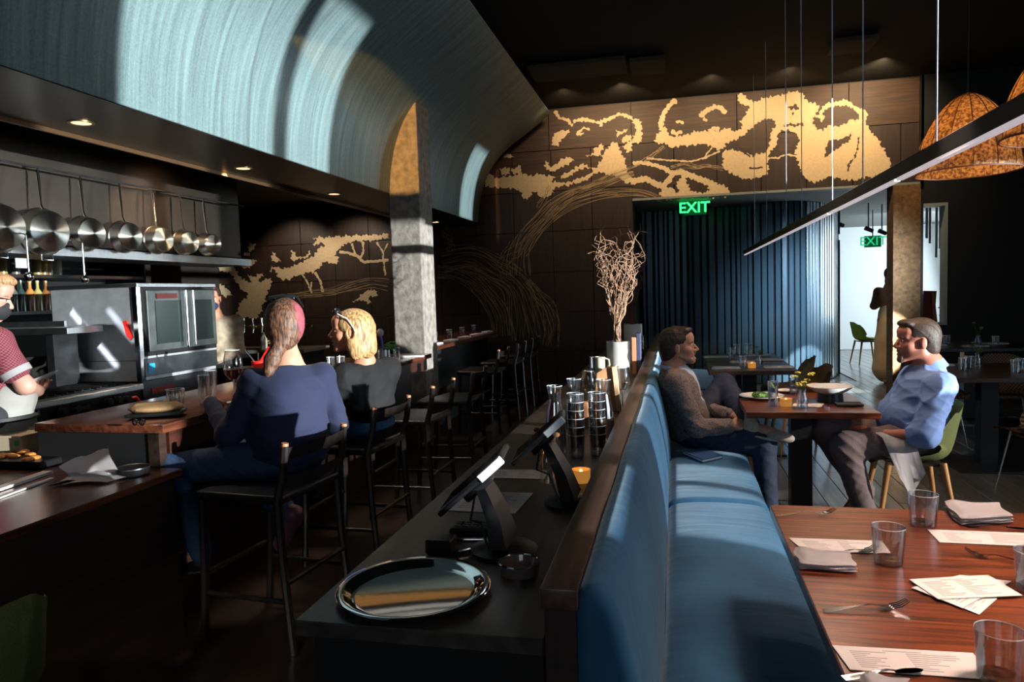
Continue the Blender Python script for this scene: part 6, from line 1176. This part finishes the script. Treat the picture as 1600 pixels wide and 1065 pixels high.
hp = hair_shell(H, R, HS, [(-.020, 0, .046, .104, .083, .088, .02, 1), (-.050, 0, .0, .070, .081, .085, .03, 1), (-.065, 0, -.045, .048, .062, .045, .03, 1), (.055, 0, .098, .045, .058, .026, .015, 1), (.093, 0, -.005, .055, .12, .090, .010, -1), (.028, .09, -.040, .034, .04, .066, .012, -1), (.028, -.09, -.040, .034, .04, .066, .012, -1), (-.004, -.088, -.008, .022, .022, .036, .01, -1), (-.004, .088, -.008, .022, .022, .036, .01, -1)])
soft('hair', hp, .0045, J['hair'], t, folds(.0018, (8,), 3))
soft('goatee', [ell_(H(.078, 0, -.100), (.020, .026, .022), R, .01), cap_(H(.083, .022, -.06), .006, H(.080, .020, -.09), .008, .008), cap_(H(.083, -.022, -.06), .006, H(.080, -.020, -.09), .008, .008)], .0045, mat('grey_brown_beard', (.16, .10, .075), .9, var=.3, scale=80), t)
# napkin on his lap
rows = []; 
for i in range(9):
    s = i/8; row = []
    for j in range(7):
        w = j/6; p = Vector((1.085, 4.37, .60)).lerp(Vector((1.27, 4.345, .585)), w) if s < .01 else None
        a = Vector((1.075+.165*w, 4.46-.05*w, .62-.005*w)); e = Vector((1.20+.13*w, 4.325, .43-.17*(1-abs(w-.45)*1.4)));  m_ = Vector((1.12+.165*w, 4.345, .585-.02*w))
        p = a.lerp(m_, s*2) if s < .5 else m_.lerp(e, s*2-1); p.y += .008*math.sin(7*w+4*s); p.z += .006*math.sin(9*w); row.append(p)
    rows.append(row)
n = solo('lap_napkin', B().sheet(rows, .003), 'linen', 'white napkin hanging from the lap of the man in the blue shirt', 'napkin', smooth=70)

# ---- woman with pink hair (back to the camera)
Rt = frame((-.60, .80, 0)); J = dict(label='woman in a navy sweater with pink streaked brown hair seen from behind', loc=(-1.76, 2.95, 0), skin=skinmat('light_skin', (.50, .27, .18)), nr=.047,
    head=(-1.805, 3.06, 1.345), R=frame((-.48, .88, -.10)), neck=(-1.775, 3.02, 1.165), chest=(-1.765, 2.985, .985), belly=(-1.76, 2.965, .85), pelvis=(-1.755, 2.95, .752), Rt=Rt, g=.98,
    SL=(-1.900, 2.925, 1.090), SR=(-1.650, 3.105, 1.100), EL=(-1.985, 2.84, .86), ER=(-1.625, 3.19, .86), WL=(-2.20, 3.02, .985), WR=(-1.88, 3.38, .93), HL=((-.5, .8, -.1), (0, 0, -1), -1, .5), HR=((-.9, .4, .1), (0, 0, -1), 1, .5),
    PL=(-1.83, 2.88, .745), PR=(-1.73, 3.03, .745), KL=(-2.23, 2.74, .725), KR=(-2.12, 3.03, .725), AL=(-2.10, 2.76, .34), AR=(-1.80, 3.02, .43), TL=(-2.24, 2.74, .30), TR=(-1.84, 3.03, .33),
    hair=hairmat('brown_hair_with_gold', (.022, .009, .006), (.22, .10, .05)))
t, H = build_person(J); R = J['R']
nv = mat('navy_knit', (.012, .017, .050), .85, bump=.3, scale=300, sheen=.08)
P = [cap_(J['SL'], .058, J['SR'], .058, .05), ell_(J['chest'], (.120, .172, .165), Rt, .05), ell_(J['belly'], (.135, .178, .14), Rt, .06), ell_((-1.745, 2.945, .775), (.14, .18, .10), Rt, .05), cap_((-1.78, 3.015, 1.12), .078, (-1.77, 3.0, 1.06), .10, .04), cut_((-1.785, 3.02, 1.20), (.085, .105, .075), Rt, .015)]
for q in 'LR': P += limb(J['S'+q], .060, J['E'+q], .050, V3(*J['W'+q])*.93+V3(*J['E'+q])*.07, .036, .03)
soft('sweater', P, .0075, nv, t, folds(.006, (31,), .55)); jn = mat('dark_blue_jeans', (.022, .045, .095), .8, bump=.4, scale=120, var=.3)
trousers(J, t, jn, .98, .003, (.092, .070, .050), 'jeans')
soft('boot', [cap_(V3(*J['AR'])+V3(.02, -.005, .02), .045, (-1.87, 3.03, .30), .036, .02), cap_(V3(*J['AR']), .043, V3(*J['AR'])+V3(-.10, 0, .11), .046, .02)], .007, mat('plum_leather_boot', (.16, .065, .10), .4), t); shoe((-2.07, 2.77, .255), (-2.30, 2.73, .245), t, 'blackmetal', 'black')
hp = hair_shell(H, R, 1, [(-.022, 0, .030, .112, .091, .098, .02, 1), (-.055, 0, -.02, .078, .086, .080, .03, 1), (-.075, 0, -.075, .045, .055, .045, .03, 1), (.11, 0, -.02, .065, .12, .10, .02, -1), (.0, -.098, -.012, .022, .022, .034, .01, -1)])
tail = [cap_(H(-.085, .02, -.09), .040, H(-.10, .045, -.135), .030, .02), cap_(H(-.10, .045, -.135), .030, H(-.105, .06, -.165), .034, .02), cap_(H(-.105, .06, -.165), .034, H(-.11, .075, -.215), .024, .02), cap_(H(-.11, .075, -.215), .024, H(-.10, .08, -.245), .010, .02)]
hr = soft('hair', hp+tail, .005, J['hair'], t, folds(.0022, (33,), 1.3)); soft('hair_tie', [ell_(H(-.10, .045, -.137), (.034, .034, .010), R, .006)], .005, 'black', hr)
hm_ = J['hair']; N, L = hm_.node_tree.nodes, hm_.node_tree.links; P_ = N['Principled BSDF']; src = P_.inputs['Base Color'].links[0].from_socket      # pink lock dyed into the hair
tc = N.new('ShaderNodeTexCoord'); pt = H(-.062, -.070, .015)-V3(*J['loc']); vs_ = N.new('ShaderNodeVectorMath'); vs_.operation = 'SUBTRACT'; vs_.inputs[1].default_value = tuple(pt); ml = N.new('ShaderNodeVectorMath'); ml.operation = 'MULTIPLY'; ml.inputs[1].default_value = (1, 1, .52); ln_ = N.new('ShaderNodeVectorMath'); ln_.operation = 'LENGTH'; mr = N.new('ShaderNodeMapRange'); mr.inputs[1].default_value = .042; mr.inputs[2].default_value = .062; mr.inputs[3].default_value = .6; mr.inputs[4].default_value = 0
L.new(tc.outputs['Object'], vs_.inputs[0]); L.new(vs_.outputs[0], ml.inputs[0]); L.new(ml.outputs[0], ln_.inputs[0]); L.new(ln_.outputs['Value'], mr.inputs[0]); mx = N.new('ShaderNodeMix'); mx.data_type = 'RGBA'; L.new(mr.outputs[0], mx.inputs[0]); L.new(src, mx.inputs[6]); mx.inputs[7].default_value = (.42, .075, .13, 1); L.new(mx.outputs[2], P_.inputs['Base Color'])
b = B(); b.tube([H(.02, .088, .085), H(-.03, .060, .130), H(-.045, 0, .136), H(-.03, -.060, .130), H(.02, -.088, .085)], [.004, .006, .007, .006, .004], 8); sg = obj('sunglasses_on_head', b, 'blackmetal', t)
for s_ in (-1, 1): obj('dark_lens', B().sph(H(.005, s_*.034, .128), .03, 14, (1.1, 1, .35)), mat('dark_lens', (.01, .01, .012), .1), sg)
b = B(); N0 = V3(-1.782, 3.02, 1.165); b.tube([N0+Rt @ V3(.055*math.cos(a)-.0, .062*math.sin(a), -.012+.028*math.cos(a)*-1) for a in np.linspace(0, 6.28, 26)], .0028, 6); obj('beaded_necklace', b, mat('dark_beads', (.03, .02, .02), .3), t); b = B(); b.tube([N0+Rt @ V3(-.058, -.02+.03*k/5, .005-.055*math.sin(k/5*PI)) for k in range(6)], .0018, 5); obj('thin_cord', b, mat('dark_cord', (.03, .02, .02), .5), t)

# ---- woman with blond hair (profile to the left)
Rt = frame((-.90, .35, 0)); J = dict(label='blond woman in a black top looking left with sunglasses on her head', loc=(-1.70, 3.72, 0), skin=skinmat('warm_skin', (.50, .22, .13)), nr=.046, hs=.97,
    head=(-1.735, 3.60, 1.285), R=frame((-.90, -.44, .0)), neck=(-1.690, 3.665, 1.11), chest=(-1.695, 3.70, .955), belly=(-1.70, 3.72, .84), pelvis=(-1.715, 3.74, .752), Rt=Rt, g=.93,
    SL=(-1.760, 3.545, 1.045), SR=(-1.620, 3.845, 1.045), EL=(-1.91, 3.50, .86), ER=(-1.72, 3.98, .85), WL=(-2.17, 3.60, .975), WR=(-2.02, 3.97, .95), HL=((-.9, .3, -.1), (0, 0, -1), 1, .5), HR=((-.9, -.2, .1), (0, 0, -1), -1, .5),
    PL=(-1.77, 3.66, .745), PR=(-1.75, 3.82, .745), KL=(-2.20, 3.62, .735), KR=(-2.19, 3.86, .735), AL=(-2.12, 3.64, .34), AR=(-2.12, 3.86, .34), TL=(-2.26, 3.62, .30), TR=(-2.26, 3.86, .30),
    hair=hairmat('blond_hair', (.16, .075, .025), (.66, .40, .17)))
t, H = build_person(J); R = J['R']
bk = mat('black_top_cloth', (.0045, .0045, .006), .85, bump=.3, scale=200)
P = [cap_(J['SL'], .062, J['SR'], .062, .05), ell_(J['chest'], (.125, .165, .155), Rt, .05), ell_(J['belly'], (.130, .155, .13), Rt, .06), cap_((-1.69, 3.675, 1.075), .068, (-1.69, 3.69, 1.0), .10, .04), cut_((-1.70, 3.655, 1.15), (.062, .066, .055), Rt, .015)]
for q in 'LR': P += limb(J['S'+q], .066, J['E'+q], .054, V3(*J['W'+q])*.9+V3(*J['E'+q])*.1, .038, .04)
soft('black_top', P, .0075, bk, t, folds(.005, (41,), .6)); trousers(J, t, mat('blue_jeans', (.035, .105, .22), .8, bump=.4, scale=120, var=.25), .95, .003, (.092, .068, .05), 'jeans')
for q in 'LR': a = V3(*J['A'+q]); shoe(a+V3(.03, 0, -.085), a+V3(-.20, 0, -.09), t, 'blackmetal', 'black')
hp = hair_shell(H, R, .97, [(-.024, 0, .036, .112, .092, .092, .02, 1), (-.070, 0, -.03, .076, .088, .095, .03, 1), (-.085, 0, -.100, .062, .080, .058, .03, 1), (-.02, .072, -.045, .045, .030, .085, .02, 1), (-.02, -.072, -.045, .045, .030, .085, .02, 1), (-.035, .070, -.115, .042, .028, .045, .02, 1), (.12, 0, -.03, .070, .13, .105, .015, -1), (.0, .100, -.010, .020, .024, .030, .008, -1)])
soft('hair', hp, .0048, J['hair'], t, folds(.0032, (44,), 1.1))
b = B()
for s_ in (-1, 1): b.tube([H(.060, s_*.066, .098), H(.01, s_*.090, .070), H(-.02, s_*.098, .02), H(-.03, s_*.098, -.005)], .0035, 8)
b.tube([H(.060, .066, .098), H(.078, .035, .112), H(.080, 0, .113), H(.078, -.035, .112), H(.060, -.066, .098)], .004, 8); sg = obj('sunglasses_on_head', b, mat('pale_frame', (.75, .70, .66), .3), t)
for s_ in (-1, 1): obj('dark_lens', B().sph(H(.066, s_*.036, .112), .026, 14, (.8, 1, .7)), mat('dark_lens', (.01, .01, .012), .1), sg)
obj('earring', B().sph(H(-.004, .080, -.045), .006, 8), 'brass', t)

# ---- cook at the left edge
Rt = frame((.55, .80, -.15)); J = dict(label='cook in a maroon shirt and black face mask cut by the left edge', loc=(-3.27, 2.88, 0), skin=skinmat('pale_skin', (.46, .25, .19)), nr=.055,
    head=(-3.335, 2.90, 1.530), R=frame((.80, .50, -.32)), neck=(-3.37, 2.86, 1.375), chest=(-3.36, 2.84, 1.22), belly=(-3.33, 2.84, 1.03), pelvis=(-3.33, 2.84, .93), Rt=Rt, g=1.02,
    SL=(-3.50, 2.93, 1.305), SR=(-3.205, 2.80, 1.300), EL=(-3.55, 3.05, 1.06), ER=(-3.105, 2.86, 1.085), WL=(-3.40, 3.16, 1.03), WR=(-3.25, 3.06, 1.035), HL=((.8, -.2, .1), (0, 0, 1), -1, .5), HR=((-.7, .5, .1), (0, 0, 1), 1, .5),
    PL=(-3.41, 2.88, .92), PR=(-3.25, 2.79, .92), KL=(-3.42, 2.90, .50), KR=(-3.24, 2.80, .50), AL=(-3.43, 2.88, .10), AR=(-3.24, 2.78, .10), TL=(-3.37, 3.0, .04), TR=(-3.17, 2.90, .04),
    hair=hairmat('sandy_hair', (.16, .07, .03), (.50, .30, .15), (20, 20, 8)))
t, H = build_person(J); R = J['R']
P = [cap_(J['SL'], .072, J['SR'], .072, .05), ell_(J['chest'], (.135, .175, .165), Rt, .05), ell_(J['belly'], (.14, .16, .15), Rt, .06), cap_((-3.37, 2.86, 1.34), .07, (-3.37, 2.86, 1.29), .09, .04), cut_((-3.36, 2.87, 1.42), (.06, .06, .05), None, .012)]
for q in 'LR': e = V3(*J['E'+q])*.62+V3(*J['S'+q])*.38; P += [cap_(J['S'+q], .078, e, .068, .04)]
soft('maroon_shirt', P, .0075, weave('maroon_dotted_cloth', (.075, .008, .02), (.22, .05, .065), 420, .8, (1, 2)), t, folds(.003, (51,), .7))
e = V3(*J['ER'])*.62+V3(*J['SR'])*.38; d = V3(*J['ER'])-V3(*J['SR']); d /= np.linalg.norm(d); obj('grey_sleeve_cuff', B().cyl(e, e+d*.032, .072, .070, 20), mat('grey_cuff', (.26, .25, .26), .8), t)
trousers(J, t, mat('dark_trousers', (.02, .02, .025), .8), 1, .002)
for q in 'LR': a = V3(*J['A'+q]); shoe(a+V3(-.04, -.06, -.095), a+V3(.09, .16, -.095), t, 'blackmetal', 'black')
soft('apron', [ell_((-3.29, 2.86, .80), (.17, .18, .24), Rt, .05), ell_((-3.26, 2.90, .60), (.15, .18, .22), Rt, .05), ell_((-3.27, 2.90, 1.02), (.13, .15, .10), Rt, .05)], .009, mat('pale_grey_apron', (.24, .235, .22), .85, var=.15, scale=6), t, folds(.004, (55,), .6)); obj('apron_tie', B().lathe([(.178, .915), (.186, .915), (.186, .94), (.178, .94)], (-3.30, 2.86, 0), 40), 'black', t)
hp = hair_shell(H, R, 1, [(-.020, 0, .046, .106, .086, .088, .02, 1), (-.055, 0, .0, .070, .082, .080, .03, 1), (.050, 0, .096, .050, .060, .032, .015, 1), (.094, 0, -.01, .055, .12, .090, .010, -1), (.028, .09, -.040, .034, .04, .066, .012, -1), (.028, -.09, -.040, .034, .04, .066, .012, -1)])
soft('hair', hp, .0048, J['hair'], t, folds(.003, (58,), 2.4))
def mask(H, R, m, t):
    n = soft('face_mask', [ell_(H(.058, 0, -.058), (.055, .060, .052), R, .01), cap_(H(.09, 0, -.02), .016, H(.088, 0, -.05), .02, .02)], .0048, m, t)
    for s_ in (-1, 1): obj('ear_loop', B().tube([H(.05, s_*.058, -.035), H(.0, s_*.080, -.005), H(-.018, s_*.088, -.02), H(.0, s_*.078, -.045), H(.04, s_*.060, -.07)], .0018, 5), m, n)
mask(H, R, mat('black_mask_cloth', (.015, .016, .018), .8), t)
b = B(); b.tube([H(.0, -.084, .01), H(.085, -.062, .012), H(.096, -.03, .012), H(.099, 0, .012), H(.096, .03, .012), H(.085, .062, .012), H(.0, .084, .01)], .0022, 6); obj('eyeglasses', b, 'blackmetal', t)

# ---- masked bartender behind the oven
q = at_y(324, 474, 5.75); hx = q.x+.04; J = dict(label='bartender in a dark face mask half hidden behind the oven', loc=(hx, 5.78, 0), skin=skinmat('tan_skin', (.42, .20, .12)),
    head=(hx, 5.75, 1.50), R=frame((.55, -.85, -.1)), neck=(hx-.01, 5.80, 1.34), chest=(hx-.01, 5.81, 1.18), belly=(hx-.01, 5.80, 1.0), pelvis=(hx-.01, 5.80, .92), Rt=frame((.45, -.9, 0)),
    SL=(hx+.15, 5.88, 1.27), SR=(hx-.18, 5.72, 1.27), EL=(hx+.17, 5.86, 1.02), ER=(hx-.22, 5.66, 1.02), WL=(hx+.08, 5.66, .95), WR=(hx-.12, 5.50, .98), HL=((-.3, -.9, 0), (0, 0, -1), -1, .5), HR=((.4, -.9, 0), (0, 0, -1), 1, .5),
    PL=(hx+.07, 5.84, .90), PR=(hx-.09, 5.77, .90), KL=(hx+.08, 5.84, .5), KR=(hx-.09, 5.76, .5), AL=(hx+.08, 5.86, .1), AR=(hx-.09, 5.80, .1), TL=(hx+.12, 5.74, .04), TR=(hx-.05, 5.66, .04), hair=hairmat('black_brown_hair', (.01, .006, .005), (.05, .025, .015)), h=.008)
t, H = build_person(J); R = J['R']; Rt = J['Rt']; P = [cap_(J['SL'], .068, J['SR'], .068, .05), ell_(J['chest'], (.125, .17, .16), Rt, .05), ell_(J['belly'], (.13, .16, .15), Rt, .06)]
for q_ in 'LR': P += limb(J['S'+q_], .070, J['E'+q_], .055, J['W'+q_], .042, .04)
soft('beige_shirt', P, .009, mat('beige_patterned_shirt', (.33, .27, .19), .85, var=.35, scale=14), t, folds(.004, (61,), .7)); trousers(J, t, 'black', 1, .002)
for q_ in 'LR': a = V3(*J['A'+q_]); shoe(a+V3(-.03, .06, -.095), a+V3(.07, -.17, -.095), t, 'blackmetal', 'black')
soft('hair', hair_shell(H, R, 1, [(-.020, 0, .046, .106, .086, .090, .02, 1), (-.055, 0, .0, .070, .082, .080, .03, 1), (.050, 0, .100, .050, .060, .036, .015, 1), (.094, 0, -.01, .055, .12, .090, .010, -1), (.028, .09, -.040, .034, .04, .066, .012, -1), (.028, -.09, -.040, .034, .04, .066, .012, -1)]), .006, J['hair'], t)
mask(H, R, mat('navy_mask_cloth', (.018, .025, .07), .8), t)

# ---- person in a long pale dress in the passage
x, y = 2.985, 11.3; J = dict(label='person in a long pale golden dress mostly hidden behind the brown column', loc=(x, y, 0), skin=skinmat('brown_skin', (.25, .12, .07)),
    head=(x+.03, y, 1.55), R=frame((-.2, -1, 0)), neck=(x, y, 1.38), chest=(x, y, 1.22), belly=(x, y, 1.03), pelvis=(x, y, .93), Rt=frame((0, -1, 0)), g=.92, h=.009,
    SL=(x+.16, y, 1.30), SR=(x-.14, y, 1.32), EL=(x+.20, y, 1.06), ER=(x-.19, y+.02, 1.12), WL=(x+.14, y-.15, 1.0), WR=(x-.04, y-.12, 1.20), PL=(x+.08, y, .9), PR=(x-.08, y, .9), KL=(x+.08, y, .5), KR=(x-.08, y, .5), AL=(x+.08, y, .09), AR=(x-.08, y, .09), TL=(x+.08, y-.14, .035), TR=(x-.08, y-.14, .035), hair=hairmat('dark_hair_far', (.01, .006, .004), (.06, .03, .02)))
t, H = build_person(J); ds = mat('pale_golden_cloth', (.48, .34, .19), .85, var=.15, scale=5)
P = [cap_((x, y, 1.0), .14, (x, y, .60), .18, .05), cap_((x, y, .60), .18, (x, y, .22), .225, .05), ell_(J['chest'], (.12, .16, .15), J['Rt'], .05)]
soft('long_dress', P, .011, ds, t, lambda X, Y, Z: .010*np.abs(np.sin(30*(X-x)+26*(Y-y)))*np.clip(1.1-Z, 0, 1)); P = [ell_(J['chest'], (.125, .165, .14), J['Rt'], .05), cap_(J['SL'], .06, J['SR'], .06, .04)]
for q_ in 'LR': P += limb(J['S'+q_], .062, J['E'+q_], .052, J['W'+q_], .045, .03)
soft('brown_cardigan', P, .010, mat('brown_knit', (.14, .055, .025), .9), t); soft('hair', hair_shell(H, J['R'], 1, [(-.03, 0, .03, .115, .095, .10, .02, 1), (-.07, 0, -.08, .07, .08, .10, .03, 1), (.11, 0, -.02, .07, .12, .10, .02, -1)]), .008, J['hair'], t)
